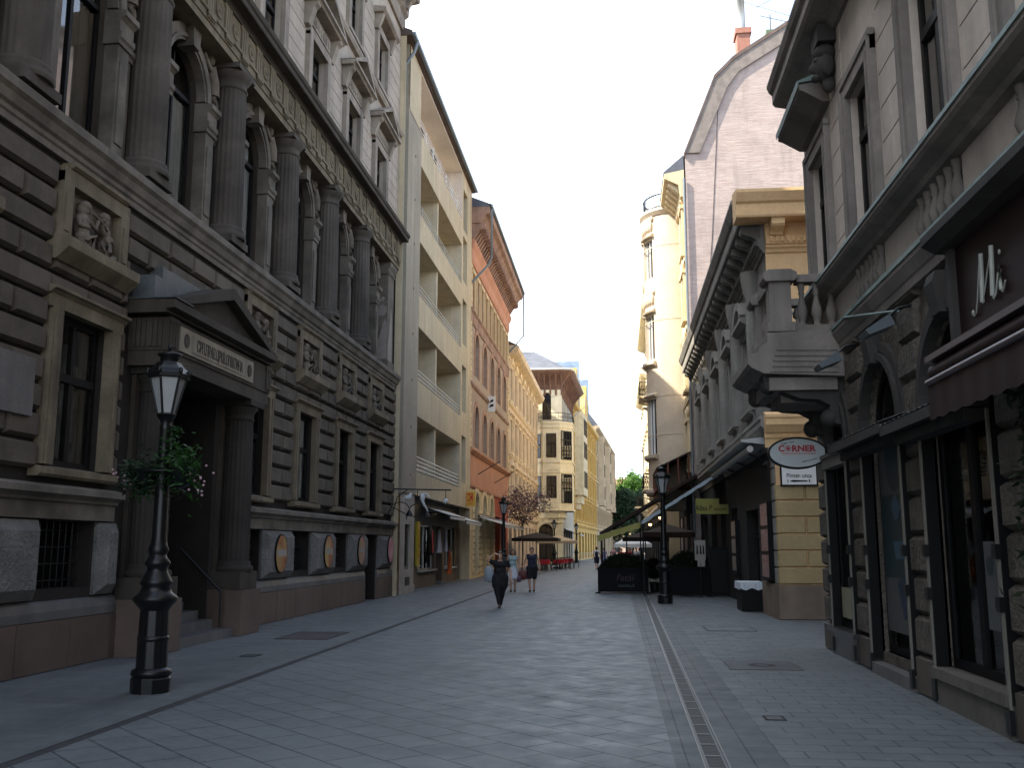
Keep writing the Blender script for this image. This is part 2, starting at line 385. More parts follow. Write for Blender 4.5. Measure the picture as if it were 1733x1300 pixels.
    def build(s, name, m, root=None, fr=ID, at=(0, 0, 0), label=None, split=True):
        if split and root is not None and name not in ONE_PIECE:
            P = s.pieces()
            if len(P) > 1: return [q.build(name, m, root, fr, at, label, False) for q in P][0]
        me = bpy.data.meshes.new(name)
        vs = [fr.p(*v) for v in s.v] if fr is not ID else [Vector(v) for v in s.v]
        fs = [f[::-1] for f in s.f] if fr.flip else s.f
        me.from_pydata([tuple(v) for v in vs], [], fs)
        me.polygons.foreach_set('use_smooth', s.s)
        if isinstance(m, str): m = M[m]
        me.materials.append(m); me.update()
        o = bpy.data.objects.new(name, me); COL.objects.link(o)
        o.location = fr.p(*at); o.parent = root
        if label: o['label'] = label
        return o
def rep(mb, name, m, root, fr, spots):
    # the same part repeated along a facade: built once, then copied
    P = mb.pieces(); first = True
    for at in spots:
        if first: O = [q.build(name, m, root, fr, at, None, False) for q in P]; first = False
        else:
            for o in O: copytree(o, root, fr.p(*at))
def tag(o, label, cat, group=None):
    o['label'] = label; o['category'] = cat
    if group: o['group'] = group
    return o
def empty(name, loc, label, cat, group=None, rz=0):
    o = bpy.data.objects.new(name, None); COL.objects.link(o); o.location = loc; o.rotation_euler = (0, 0, rz); o.empty_display_size = .1
    return tag(o, label, cat, group)
def struct(mb, name, m, kind='structure'):
    o = mb.build(name, m); o['kind'] = kind; return o
def copytree(o, parent=None, loc=None, rz=None):
    c = o.copy(); COL.objects.link(c)
    if parent is not None: c.parent = parent
    if loc is not None: c.location = loc
    if rz is not None: c.rotation_euler = (0, 0, rz)
    for ch in [x for x in o.children]:
        copytree(ch, c)
    return c
def text(name, body, size, m, root, fr, at, extr=.004, bold=0., sx=1., shear=0., align='CENTER', roll=0.):
    # lettering: a font curve turned to a mesh lying in the (u,z) plane of the frame
    cu = bpy.data.curves.new('lettering', 'FONT'); cu.body = body; cu.size = size; cu.extrude = extr; cu.align_x = align; cu.shear = shear
    cu.resolution_u = 3; cu.offset = bold
    o = bpy.data.objects.new('lettering', cu); COL.objects.link(o)
    dg = bpy.context.evaluated_depsgraph_get(); dg.update()
    me = o.evaluated_get(dg).to_mesh()
    mb = MB(); cr, sr = cos(roll), sin(roll)
    mb.add([((v.co.x*cr-v.co.y*sr)*sx, v.co.z, v.co.x*sr+v.co.y*cr) for v in me.vertices], [tuple(p.vertices) for p in me.polygons])
    o.evaluated_get(dg).to_mesh_clear()
    bpy.data.objects.remove(o); bpy.data.curves.remove(cu)
    return mb.build(name, m, root, fr, at)

# window: frame of timber with panes set back in an opening; local u is centred, z from the opening's bottom
def window(root, fr, at, w, h, trans=.0, mull=1, arch=False, fw=.07, frame='wood', glass='glass', curtain=None, room=True, name='window', depth=.06, bars=0):
    f = MB(); r = w/2; sp = h-r if arch else h
    f.box(-r, -r+fw, -depth, 0, 0, sp); f.box(r-fw, r, -depth, 0, 0, sp); f.box(-r+fw, r-fw, -depth, 0, 0, fw)
    if not arch: f.box(-r+fw, r-fw, -depth, 0, sp-fw, sp)
    else: f.archring(0, sp, r-fw, r, -depth, 0); 
    tz = trans or (sp if arch else 0)
    if tz: f.box(-r+fw, r-fw, -depth, .03, tz-fw*.7, tz+fw*.7)
    for i in range(mull):
        u = -r+w*(i+1)/(mull+1); top = (tz-fw*.7) if tz else (sp-fw)
        f.box(u-fw*.6, u+fw*.6, -depth, .012, fw, top)
        if tz: f.box(u-fw*.4, u+fw*.4, -depth, .008, tz+fw*.7, (h-fw) if not arch else sp+math.sqrt(max(0, (r-fw)**2-u*u)))
    for i in range(bars):
        z = (tz or sp)*(i+1)/(bars+1); f.box(-r+fw, r-fw, -depth*.8, -.005, z-.015, z+.015)
    o = f.build(name, frame, root, fr, at)
    g = MB()
    if arch:
        pts = [(-r+.01, .01), (r-.01, .01)]+[(cos(a)*(r-.01), sp+sin(a)*(r-.01)) for a in [pi*i/14 for i in range(15)]]
        g.add([(u, -depth*.5, z) for u, z in pts], [tuple(range(len(pts)))[::-1]])
    else: g.quad((-r+.01, -depth*.5, h-.01), (r-.01, -depth*.5, h-.01), (r-.01, -depth*.5, .01), (-r+.01, -depth*.5, .01))
    g.build('pane', glass, o, fr)
    if room:
        q = MB(); a, b, d0, d1 = -r-.02, r+.02, -depth-.003, -.75
        for P in (((a, d1, -.02), (b, d1, -.02), (b, d1, h+.02), (a, d1, h+.02)), ((a, d0, -.02), (a, d1, -.02), (a, d1, h+.02), (a, d0, h+.02)),
                  ((b, d0, -.02), (b, d0, h+.02), (b, d1, h+.02), (b, d1, -.02)), ((a, d0, -.02), (b, d0, -.02), (b, d1, -.02), (a, d1, -.02)), ((a, d0, h+.02), (a, d1, h+.02), (b, d1, h+.02), (b, d0, h+.02))):
            q.quad(*P)
        q.build('interior', 'void', o, fr)
    if curtain:
        q = MB()
        for (c0, c1, z0, z1) in curtain:       # fractions of width, absolute heights
            u0 = -r+w*c0; u1 = -r+w*c1; n = max(4, int((u1-u0)/.035))
            P = [(u0+(u1-u0)*i/n, -depth-.04+.018*sin(i*1.9)+.01*sin(i*.7)) for i in range(n+1)]
            q.add([(u, d, z0) for u, d in P]+[(u, d, z1) for u, d in P], [(i, i+1, n+2+i, n+1+i) for i in range(n)], True)
        q.build('curtain', 'curtain', o, fr)
    return o
# ================================================================== left: dark stone building
def profile_z(pts, dz, dw=0): return [(w+dw, z+dz) for w, z in pts]
def make_stone_building():
    root = empty('stone_building', (-8.25, 0, 0), 'tall soot dark stone building with columns and rusticated blocks on the left', 'building')
    B = [3.07+3.71*i for i in range(9)]; U0, U1 = -2.0, 35.85; PC = 18.2
    rnd = random.Random(3)
    # wall sheet of the base and ground storey
    ops = []
    for c in B:
        if abs(c-17.91) < .1: continue
        if c > 32: ops.append((c, .0, 1.5, 2.18, False, .5))
        else: ops.append((c, 1.17, 1.5, 1.01, False, .45))
        ops.append((c, 3.0, 1.44, 2.3, False, .38))
    ops.append((PC, .0, 2.7, 4.9, False, 1.3))
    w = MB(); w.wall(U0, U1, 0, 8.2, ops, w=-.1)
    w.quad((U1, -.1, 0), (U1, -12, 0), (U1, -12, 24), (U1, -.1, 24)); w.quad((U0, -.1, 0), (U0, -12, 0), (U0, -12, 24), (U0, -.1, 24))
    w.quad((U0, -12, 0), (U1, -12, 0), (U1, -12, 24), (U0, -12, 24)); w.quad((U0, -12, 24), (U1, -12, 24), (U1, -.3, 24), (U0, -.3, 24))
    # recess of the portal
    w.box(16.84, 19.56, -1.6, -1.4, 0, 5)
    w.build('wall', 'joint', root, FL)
    # granite plinth of separate slabs
    g = MB(); s2 = MB()
    for a, b in ((U0, 15.72), (20.68, 31.95), (33.6, U1)):
        n = max(1, round((b-a)/1.35))
        for i in range(n):
            x0 = a+(b-a)*i/n; x1 = a+(b-a)*(i+1)/n
            g.block(x0+.004, x1-.004, 0, .73, -.12, .0+rnd.uniform(-.004, .004), .012)
        s2.prof([(-.12, .733), (-.012, .733), (-.012, .86), (-.05, .98), (-.12, 1.02)], a, b)
    g.build('plinth', 'granite', root, FL); s2.build('base_course', 'greystone', root, FL)
    # rock-faced blocks between the basement windows
    r = MB(); edges = sorted([c for c in B if abs(c-17.91) > .1])
    for i, c in enumerate(edges):
        nx = edges[i+1] if i+1 < len(edges) else None
        a = c+.82
        if nx is None: r.block(33.72, 35.55, 1.04, 2.18, -.12, .1, .16); continue
        b = nx-.82
        if a < 16 < b:
            r.block(a, 15.6, 1.04, 2.18, -.12, .1, .16); r.block(21.0-.2, b, 1.04, 2.18, -.12, .1, .16)
        else: r.block(a, b, 1.04, 2.18, -.12, .1, .16)
    r.build('rock_faced_block', 'rock', root, FL)
    # basement gratings
    for c in B[:8]:
        if abs(c-17.91) < .1: continue
        gr = MB()
        for i in range(9): gr.tube([(-.7+.175*i, 0, 0), (-.7+.175*i, 0, 1.0)], .011)
        for i in range(4): gr.tube([(-.75, .0, .12+.25*i), (.75, .0, .12+.25*i)], .011)
        o = gr.build('grating', 'iron', root, FL, (c, -.3, 1.17))
        q = MB(); q.quad((-.75, -.16, 0), (.75, -.16, 0), (.75, -.16, 1.01), (-.75, -.16, 1.01)); q.build('interior', 'void', o, FL)
    d = MB(); d.box(-.75, .75, -.08, 0, 0, 2.18)
    for i in range(3): d.block(-.7, .7, .1+.68*i, .72+.68*i, 0, .03, .03)
    d.build('basement_door', plain('faded_green_door', (.06, .065, .05), rough=.6), root, FL, (32.75, -.45, 0))
    # ledge above the basement
    led = [(-.11, 2.2), (.0, 2.2), (.0, 2.44), (.05, 2.46), (.05, 2.5), (.12, 2.56), (.17, 2.56), (.17, 2.65), (.02, 2.70), (-.11, 2.72)]
    l = MB(); l.prof(led, U0, 15.45); l.prof(led, 20.95, U1); l.build('ledge', 'ledge', root, FL)
    # rusticated blocks
    k = MB(); H = .4235
    def row(a, b, z, alt):
        if b-a < .2: return
        if alt or b-a < 1.0: k.block(a+.022, b-.022, z+.026, z+H-.026, -.1, .02+rnd.uniform(-.008, .008), .045)
        else:
            m = (a+b)/2+rnd.uniform(-.03, .03)
            k.block(a+.022, m-.022, z+.026, z+H-.026, -.1, .02, .045); k.block(m+.022, b-.022, z+.026, z+H-.026, -.1, .018, .045)
    for j in range(11):
        z = 2.88+H*j; hw = 1.04
        full = 5.55 < z+.2 < 6.1
        xs = []
        for i in range(len(B)-1): xs.append((B[i]+hw, B[i+1]-hw))
        xs.insert(0, (U0+.1, B[0]-hw)); xs.append((B[-1]+hw, U1-.03))
        for (a, b) in xs:
            if z < 6.5:
                if a < 15.4 < b: b = 15.45
                if a < 20.9 and b > 19: a = 20.95
            row(a, b, z, j % 2 == 0)
        if full or (z > 6.5 and False):
            for c in B:
                if abs(c-17.91) < .1: continue
                row(c-hw, c, z, True); row(c, c+hw, z, True)
        if z > 6.45:
            row(17.91-hw, 17.91+hw, z, j % 2)
    k.build('rusticated_block', 'soot_block', root, FL)
    # ground-storey windows with their stone surrounds
    srd = MB()
    srd.box(-1.0, -.72, -.1, .05, 2.98, 5.36); srd.box(.72, 1.0, -.1, .05, 2.98, 5.36); srd.box(-1.06, 1.06, -.1, .052, 5.303, 5.5)
    srd.box(-.94, -.86, .05, .07, 2.98, 5.3); srd.box(.86, .94, .05, .07, 2.98, 5.3)
    srd.prof([(-.1, 5.5), (.06, 5.5), (.1, 5.54), (.15, 5.56), (.15, 5.6), (-.1, 5.64)], -1.12, 1.12)
    srd.prof([(-.1, 2.8), (.06, 2.8), (.1, 2.84), (.1, 2.93), (-.1, 2.978)], -1.1, 1.1)
    first = None
    rep(srd, 'window_surround', 'warm_trim', root, FL, [(c, 0, 0) for c in B if abs(c-17.91) > .1])
    curt = [[(.02, .3, .1, 1.3), (.62, .95, .1, 1.3), (.1, .42, 1.45, 2.2), (.7, .97, 1.45, 2.2)], [(.05, .97, .08, 1.25)], [(.3, .97, .1, 1.3), (.5, .97, 1.45, 2.2)], [(.1, .4, .1, 1.25), (.6, .78, .1, 1.25), (.84, .97, .1, 1.25), (.6, .95, 1.45, 2.2)]]
    for i, c in enumerate(B):
        if abs(c-17.91) < .1: continue
        window(root, FL, (c, -.2, 3.0), 1.44, 2.3, trans=1.36, mull=1, fw=.09, curtain=curt[i % 4])
    # carved panels with two children each, above the windows
    fr = MB()
    fr.box(-1.0, -.72, -.1, .06, 6.36, 7.42); fr.box(.72, 1.0, -.1, .06, 6.36, 7.42); fr.box(-1.0, 1.0, -.1, .058, 7.26, 7.5)
    fr.prof([(-.1, 7.5), (.08, 7.5), (.13, 7.54), (.13, 7.58), (-.1, 7.6)], -.85, .85)
    fr.box(-.93, -.8, .06, .08, 6.5, 7.1); fr.box(.8, .93, .06, .08, 6.5, 7.1)
    fr.prof([(-.1, 6.02), (.06, 6.02), (.22, 6.16), (.26, 6.2), (.26, 6.36), (.1, 6.4), (-.1, 6.4)], -1.08, 1.08)
    def putti(seed):
        m = MB(); q = random.Random(seed)
        for sx in (-1, 1):
            o = sx*.3+q.uniform(-.05, .05); t = q.uniform(-.05, .05)
            m.ell((o, -.02, 7.02+t), (.105, .1, .12)); m.ell((o-sx*.02, .0, 7.08+t), (.11, .1, .09))      # head and curls
            m.ell((o-sx*.1, .04, 7.01+t), (.03, .05, .03))
            m.tube([(o, -.02, 6.92+t), (o+sx*.04, -.0, 6.7), (o+sx*.02, .02, 6.5)], .1, 8, .13)           # torso
            m.ell((o+sx*.03, .02, 6.56), (.14, .11, .12)); m.ell((o, .0, 6.83+t), (.14, .1, .1))
            m.tube([(o+sx*.02, .04, 6.52), (o-sx*.16, .12, 6.62), (o-sx*.1, .12, 6.38)], .075, 8, .05)    # bent leg
            m.tube([(o+sx*.05, .02, 6.5), (o+sx*.2, .08, 6.46), (o-sx*.05, .12, 6.36)], .08, 8, .045)
            m.tube([(o-sx*.1, .04, 6.86+t), (o-sx*.2, .1, 6.76), (o-sx*.26, .1, 6.92+t)], .045, 8, .035)  # arms to the pipe
            m.tube([(o+sx*.12, .0, 6.86+t), (o+sx*.2, .06, 6.72), (o+sx*.02, .12, 6.72)], .05, 8, .035)
        m.tube([(-.22, .1, 7.0), (.0, .13, 6.92), (.24, .1, 6.86)], .02)
        m.quad((-.72, -.09, 6.4), (.72, -.09, 6.4), (.72, -.09, 7.27), (-.72, -.09, 7.27))
        return m
    f0 = None
    for i, c in enumerate(B):
        if abs(c-17.91) < .1: continue
        o = fr.build('relief_panel', 'warm_trim', root, FL, (c, .002, 0)) if f0 is None else f0.copy()
        if f0 is None: f0 = o
        else: COL.objects.link(o); o.parent = root; o.location = FL.p(c, .002, 0)
        putti(i % 5).build('carved_children', 'relief', o, FL)
    # main string cornice under the columns
    c1 = [(-.11, 7.62), (-.02, 7.62), (-.02, 7.72), (.01, 7.75), (.01, 7.82), (.06, 7.86), (.1, 7.98), (.14, 8.02), (.16, 8.04), (.16, 8.17), (.13, 8.2), (-.9, 8.26), (-.9, 7.62)]
    m = MB(); m.prof(c1, U0, U1+.1); m.build('string_cornice', 'ledge', root, FL)
    # first storey: recessed wall with arched windows behind a row of columns
    w = MB(); w.wall(U0, U1, 8.22, 13.8, [(c, 8.5, 1.7, 3.55, True, .3) for c in B], w=-.55)
    w.build('wall', 'soot', root, FL)
    imp = MB()
    for sx in (-1, 1):
        a, b = (-1.24, -.86) if sx < 0 else (.86, 1.24)
        imp.box(a, b, -.76, -.5, 8.24, 10.5)
        imp.box(a+.06, b-.06, -.5, -.47, 8.7, 10.2)
        imp.prof([(-.76, 10.5), (-.46, 10.5), (-.46, 10.58), (-.42, 10.62), (-.42, 10.72), (-.46, 10.74), (-.46, 10.95), (-.4, 11.0), (-.36, 11.02), (-.36, 11.12), (-.76, 11.14)], a-.05, b+.05)
        a, b = (-1.5, -1.27) if sx < 0 else (1.27, 1.5)
        imp.box(a, b, -.76, -.6, 8.24, 10.45)
        imp.prof([(-.76, 10.45), (-.57, 10.45), (-.57, 10.53), (-.53, 10.57), (-.53, 10.66), (-.76, 10.7)], a-.04, b+.04)
    imp.archring(0, 11.2, .86, 1.2, -.76, -.56); imp.archring(0, 11.2, .92, 1.0, -.56, -.52)
    imp.ext([(-.14, 11.95), (.14, 11.95), (.2, 12.45), (-.2, 12.45)], -.76, -.4)
    rep(imp, 'arch_surround', 'ledge', root, FL, [(c, .2, 0) for c in B])
    sp = MB()
    for sx in (-1, 1):      # reclining figures in the spandrels
        sp.ell((sx*1.15, -.62, 12.28), (.11, .11, .13)); sp.tube([(sx*1.18, -.62, 12.15), (sx*1.33, -.6, 11.85), (sx*1.36, -.62, 11.55)], .12, 8, .15)
        sp.tube([(sx*1.36, -.6, 11.55), (sx*1.28, -.52, 11.3), (sx*1.42, -.6, 11.02)], .1, 8, .05); sp.tube([(sx*1.2, -.6, 12.05), (sx*.98, -.55, 12.05), (sx*.8, -.6, 12.3)], .06, 8, .04)
        sp.ell((sx*1.5, -.68, 12.1), (.16, .08, .25)); sp.ell((sx*1.45, -.64, 11.4), (.14, .1, .2))
    rep(sp, 'spandrel_figure', 'relief', root, FL, [(c, .2, 0) for c in B])
    c2 = [[(.03, .3, .2, 2.5), (.52, .99, .05, 2.55), (.5, .95, 2.7, 3.2)], [(.42, .99, .05, 2.55)], [(.05, .99, .05, 2.55), (.4, .92, 2.7, 3.3)], [(.48, .99, .05, 2.55)]]
    for i, c in enumerate(B):
        window(root, FL, (c, -.68, 8.5), 1.7, 3.55, trans=2.62, mull=1, arch=True, fw=.065, curtain=c2[(i+1) % 4], frame='wood' if i < 8 else 'white', bars=0 if i < 8 else 2)
    col = MB()
    col.box(-.46, .46, -.46, .36, 8.262, 8.42)
    col.lathe(0, 0, [(.44, 8.42), (.46, 8.47), (.44, 8.53), (.40, 8.55), (.42, 8.6), (.40, 8.66), (.37, 8.68)], 28)
    col.lathe(0, 0, [(.365, 8.68), (.365, 9.8), (.34, 11.4), (.325, 11.85)], 80, flute=.055)
    col.lathe(0, 0, [(.33, 11.85), (.36, 11.88), (.33, 11.92), (.33, 12.04), (.37, 12.08), (.45, 12.2), (.45, 12.24)], 28)
    col.box(-.48, .48, -.48, .36, 12.24, 12.36)
    rep(col, 'column', 'column', root, FL, [(16.05+3.71*(i-3), -.2, 0) for i in range(-1, 8)])
    pil = MB(); pil.box(-.45, .45, -.76, .0, 8.262, 11.9); pil.prof([(-.76, 11.9), (.03, 11.9), (.06, 11.98), (.02, 12.02), (.02, 12.1), (.1, 12.22), (.1, 12.36), (-.76, 12.36)], -.5, .5)
    pil.box(-.5, .5, -.76, .05, 8.262, 8.6)
    e = pil.build('end_pilaster', 'ledge', root, FL, (35.2, -.12, 0))
    # bare brick where its render has fallen
    pb = MB(); pb.add([(u, .004, z) for u, z in [(-.3, 8.62), (.28, 8.62), (.3, 9.6), (.22, 10.3), (.05, 10.75), (-.03, 10.3), (-.18, 9.7), (-.34, 9.2)]], [tuple(range(8))])
    pb.build('bare_brick_patch', brickmat('bare_brick', (.3, .24, .2), (.36, .3, .25), (.3, .28, .25), .26, .08), e, FL)
    pb = MB(); q = [(-.58, 8.65), (-.01, 8.65), (-.01, 9.95), (-.1, 10.2), (-.19, 9.95), (-.3, 9.5), (-.44, 9.1)]
    pb.add([(-.455, w_, z_) for w_, z_ in q], [tuple(range(len(q)))])
    for cw, cz, rr in ((-.22, 10.5, .2), (-.2, 10.95, .08)): pb.add([(-.455, cw+rr*cos(2*pi*i/9)*(1+.25*sin(i*2.3)), cz+rr*1.1*sin(2*pi*i/9)) for i in range(9)], [tuple(range(9))])
    pb.build('bare_brick_patch', brickmat('bare_side_brick', (.24, .195, .165), (.3, .25, .215), (.27, .24, .22), .2, .075, mode='x'), e, FL)
    # entablature: architrave, frieze with rosettes and triglyphs, cornice
    en = MB()
    en.prof([(-.76, 12.36), (.02, 12.36), (.02, 12.52), (.05, 12.53), (.05, 12.68), (.09, 12.7), (.09, 12.76), (-.76, 12.76)], U0, U1+.02)
    en.prof([(-.76, 12.76), (.02, 12.76), (.02, 13.4), (-.76, 13.4)], U0, U1+.02)
    en.build('entablature', 'warm_trim', root, FL)
    fz = MB(); u = 16.05-3.71*4
    while u < U1-.1:
        for j in (-1, 0, 1): fz.box(u-.05+j*.11, u+.03+j*.11, .02, .06, 12.78, 13.36)
        fz.box(u-.2, u+.2, .02, .055, 13.3, 13.4); fz.box(u-.19, u+.19, .085, .11, 12.6, 12.7)
        for j in range(5): fz.ell((u-.15+.075*j, .085, 12.57), (.022, .022, .03), 6, 4)
        v = u+.464
        if v < U1-.3:
            fz.box(v-.25, v+.25, .018, .03, 12.82, 13.3)
            r = MB(); P = [(.19, .03), (.19, .055), (.15, .06), (.13, .035), (.06, .04), (.05, .07), (.0, .075)]
            n = 16; vs = [(v+q*cos(2*pi*i/n), w2, 13.06+q*sin(2*pi*i/n)) for q, w2 in P for i in range(n)]
            fz.add(vs, [(j*n+i, j*n+(i+1) % n, (j+1)*n+(i+1) % n, (j+1)*n+i) for j in range(len(P)-1) for i in range(n)], True)
        u += .9275
    fz.build('frieze_ornament', 'warm_trim', root, FL)
    c3 = [(-.2, 13.4), (.06, 13.4), (.08, 13.46), (.12, 13.5), (.34, 13.5), (.36, 13.52), (.36, 13.63), (.4, 13.66), (.42, 13.73), (.42, 13.77), (-.2, 13.86)]
    m = MB(); m.prof(c3, U0, U1+.12); m.build('middle_cornice', 'soot', root, FL)
    # second and third storeys, paler
    w = MB(); w.wall(U0, U1, 13.8, 24.0, [(c, 14.1, 1.4, 1.75, False, .3) for c in B]+[(c, 18.45, 1.3, 1.75, False, .3) for c in B], w=-.1)
    w.quad((U1, -.1, 13.8), (U1, -.3, 13.8), (U1, -.3, 24), (U1, -.1, 24)); w.build('wall', 'upper', root, FL)
    j = MB()
    for z in [14.25+.42*i for i in range(6)]+[18.3+.5*i for i in range(7)]:
        for i in range(len(B)):
            a = B[i]+1.12; b = (B[i+1]-1.12) if i+1 < len(B) else U1
            if b-a > .2: j.box(a, b, -.1, -.088, z+.014, z+.40)
    j.build('ashlar_joint', 'upper', root, FL)
    s = MB()
    s.box(-1.0, -.7, -.1, .04, 13.86, 15.95); s.box(.7, 1.0, -.1, .04, 13.86, 15.95); s.box(-1.0, 1.0, -.1, .042, 15.85, 16.1)
    s.box(-.95, .95, -.1, .0, 16.1, 16.7); s.box(-.85, .85, .0, .03, 16.2, 16.6)
    for i in range(7): s.ell((-.7+.233*i, .03, 16.4), (.08, .05, .12), 8, 6)
    for sx in (-1, 1):
        s.prof([(-.1, 16.05), (.05, 16.05), (.12, 16.3), (.2, 16.55), (.3, 16.62), (.3, 16.7), (-.1, 16.7)], sx*1.1-.13, sx*1.1+.13)
    s.prof([(-.1, 16.7), (.3, 16.7), (.34, 16.74), (.42, 16.76), (.42, 16.84), (-.1, 16.88)], -1.36, 1.36)
    s.ext([(-1.1, 16.86), (1.1, 16.86), (0, 17.42)], -.1, .1)
    for sx in (-1, 1):
        P = [(sx*1.38, 16.86), (sx*1.2, 16.86), (0, 17.44), (0, 17.62)]
        s.ext(P if sx > 0 else P[::-1], -.1, .4)
    rep(s, 'pedimented_surround', 'upper_trim', root, FL, [(c, 0, 0) for c in B])
    s = MB()
    s.box(-.92, -.65, -.1, .02, 18.2, 20.3); s.box(.65, .92, -.1, .02, 18.2, 20.3); s.box(-.92, .92, -.1, .022, 20.2, 20.5)
    for sx in (-1, 1): s.prof([(-.1, 20.2), (.05, 20.2), (.2, 20.6), (.24, 20.75), (-.1, 20.75)], sx*.95-.1, sx*.95+.1)
    s.prof([(-.1, 20.75), (.24, 20.75), (.34, 20.82), (.34, 20.92), (-.1, 20.98)], -1.2, 1.2); s.prof([(-.1, 18.1), (.1, 18.1), (.1, 18.22), (-.1, 18.24)], -1.05, 1.05)
    rep(s, 'hooded_surround', 'upper_trim', root, FL, [(c, 0, 0) for c in B])
    for i, c in enumerate(B):
        window(root, FL, (c, -.24, 14.1), 1.4, 1.75, trans=1.15, mull=1, fw=.08, curtain=[(.05, .4, .1, 1.1)] if i % 2 else None)
        window(root, FL, (c, -.24, 18.45), 1.3, 1.75, trans=1.15, mull=1, fw=.08)
    m = MB(); m.prof([(-.1, 17.82), (.04, 17.82), (.1, 17.92), (.1, 18.0), (-.1, 18.04)], U0, U1); m.build('string_course', 'upper_trim', root, FL)
    m = MB(); m.prof([(-.3, 22.4), (.0, 22.4), (.06, 22.6), (.06, 22.9), (.2, 23.0), (.24, 23.5), (.62, 23.56), (.66, 23.62), (.66, 23.86), (.72, 23.9), (.78, 24.1), (.78, 24.2), (-.3, 24.4)], U0, U1+.1)
    u = U0+.4
    while u < U1:
        m.prof([(.2, 23.05), (.3, 23.05), (.42, 23.3), (.58, 23.42), (.58, 23.555), (.2, 23.555)], u-.12, u+.12); u += .74
    m.build('roof_cornice', 'upper_trim', root, FL)
    rf = MB(); rf.quad((U0, .7, 24.25), (U1, .7, 24.25), (U1, -7, 27), (U0, -7, 27)); rf.quad((U0, -12, 24), (U1, -12, 24), (U1, -7, 27), (U0, -7, 27))
    rf.quad((U1, .7, 24.25), (U1, -7, 27), (U1, -12, 24)); rf.build('roof', 'rooftile', root, FL)
    # ------------------------------------------------ portal
    p = MB()
    for a in (15.72, 19.56):
        p.block(a, a+1.12, 0, .92, -.12, .62, .012)
    p.build('portal_pier', 'granite', root, FL)
    p = MB()
    for a in (15.72, 19.56):
        p.box(a+.08, a+1.04, -.1, .55, .92, 1.28)
        p.box(a+.2, a+.92, -.12, -.02, 1.28, 4.9)         # pilaster behind the column
    p.build('portal_pedestal', 'soot', root, FL)
    for a in (16.28, 20.12):
        q = MB()
        q.lathe(0, 0, [(.4, 1.28), (.42, 1.33), (.4, 1.39), (.35, 1.42), (.36, 1.47), (.33, 1.5)], 28)
        q.lathe(0, 0, [(.32, 1.5), (.32, 2.6), (.29, 4.45)], 80, flute=.055)
        q.lathe(0, 0, [(.29, 4.45), (.32, 4.48), (.29, 4.52), (.3, 4.62), (.38, 4.72), (.38, 4.76)], 28)
        q.box(-.42, .42, -.4, .4, 4.76, 4.88)
        q.build('portal_column', 'portal_dark', root, FL, (a, .2, 0))
    e = MB()
    e.box(15.72, 20.68, -.1, .6, 4.88, 5.14); e.box(15.70, 20.70, -.1, .63, 5.14, 5.72)
    for u in (15.86, 20.54):
        for j in (-1, 0, 1): e.box(u-.035+j*.1, u+.035+j*.1, .63, .66, 5.2, 5.68)
        e.box(u-.17, u+.17, .63, .67, 5.64, 5.72)
    for w0 in (.1, .4):
        for j in (-1, 0, 1): e.box(15.67, 15.70, w0-.03+j*.09, w0+.03+j*.09, 5.2, 5.68)
    co = [(-.1, 5.72), (.68, 5.72), (.72, 5.78), (.9, 5.8), (.9, 5.94), (-.1, 5.96)]
    e.prof([(w_*.9 if w_ > .7 else w_, z_+.04) for w_, z_ in co], 15.5, 20.62)
    e.build('portal_entablature', 'soot', root, FL)
    e = MB(); e.ext([(15.8, 6.0), (20.4, 6.0), (18.1, 6.65)], -.1, .58)
    for sx in (-1, 1):
        P = [(18.1+sx*2.5, 6.0), (18.1+sx*2.15, 6.0), (18.1, 6.62), (18.1, 6.85)]
        e.ext(P if sx > 0 else P[::-1], -.1, .79)
    e.build('portal_pediment', 'soot', root, FL)
    e = MB(); e.box(15.75, 17.0, -.1, .3, 6.0, 6.5); e.box(16.3, 20.2, -.1, .16, 6.3, 6.8)
    e.prof([(-.1, 6.005), (.83, 6.005), (.83, 6.02), (-.1, 6.04)], 15.49, 16.2); e.build('portal_roof', 'slab', root, FL)
    sg = MB(); sg.box(16.1, 19.6, .63, .66, 5.2, 5.64); sg.box(16.6, 19.1, .66, .675, 5.26, 5.58)
    sgo = sg.build('inscription_panel', mat('pale_inscription_stone', (.27, .24, .18), var=.2, streak=.4), root, FL)
    for u in (16.34, 19.36):
        d = MB(); n = 16; d.ext([(u+.1*cos(2*pi*i/n), 5.42+.13*sin(2*pi*i/n)) for i in range(n)], .661, .68); d.build('boss', 'soot', sgo, FL)
    text('lettering', 'СРП.ПРАВ.ЦРКВ.ОПШТИНА', .3, 'wood', sgo, FL, (17.85, .679, 5.31), sx=.55)
    st = MB()
    for i in range(5): st.box(16.85, 19.55, -1.4, .38-.32*i if i else .5, .0+.17*i, .17*(i+1))
    st.build('portal_step', 'greystone', root, FL)
    dr = MB(); dr.box(16.86, 19.54, -1.4, -1.3, .85, 4.9)
    for i in (0, 1):
        for j in range(3): dr.block(17.0+1.3*i, 18.15+1.3*i, 1.0+1.25*j, 2.15+1.25*j, -1.3, -1.26, .06)
    dr.build('portal_door', plain('black_brown_door', (.02, .016, .013), rough=.6), root, FL)
    rl = MB(); rl.tube([(19.3, .3, .9), (19.3, -.6, 1.75)], .025); rl.tube([(19.3, .3, .2), (19.3, .3, .9)], .02); rl.build('handrail', 'iron', root, FL)
    pq = MB(); pq.block(-.45, .45, 3.6, 4.45, -.1, .06, .01); pq.build('memorial_plaque', mat('grey_plaque', (.14, .132, .122), var=.2, streak=.3), root, FL, (12.4, .01, 0))
    return root
make_stone_building()
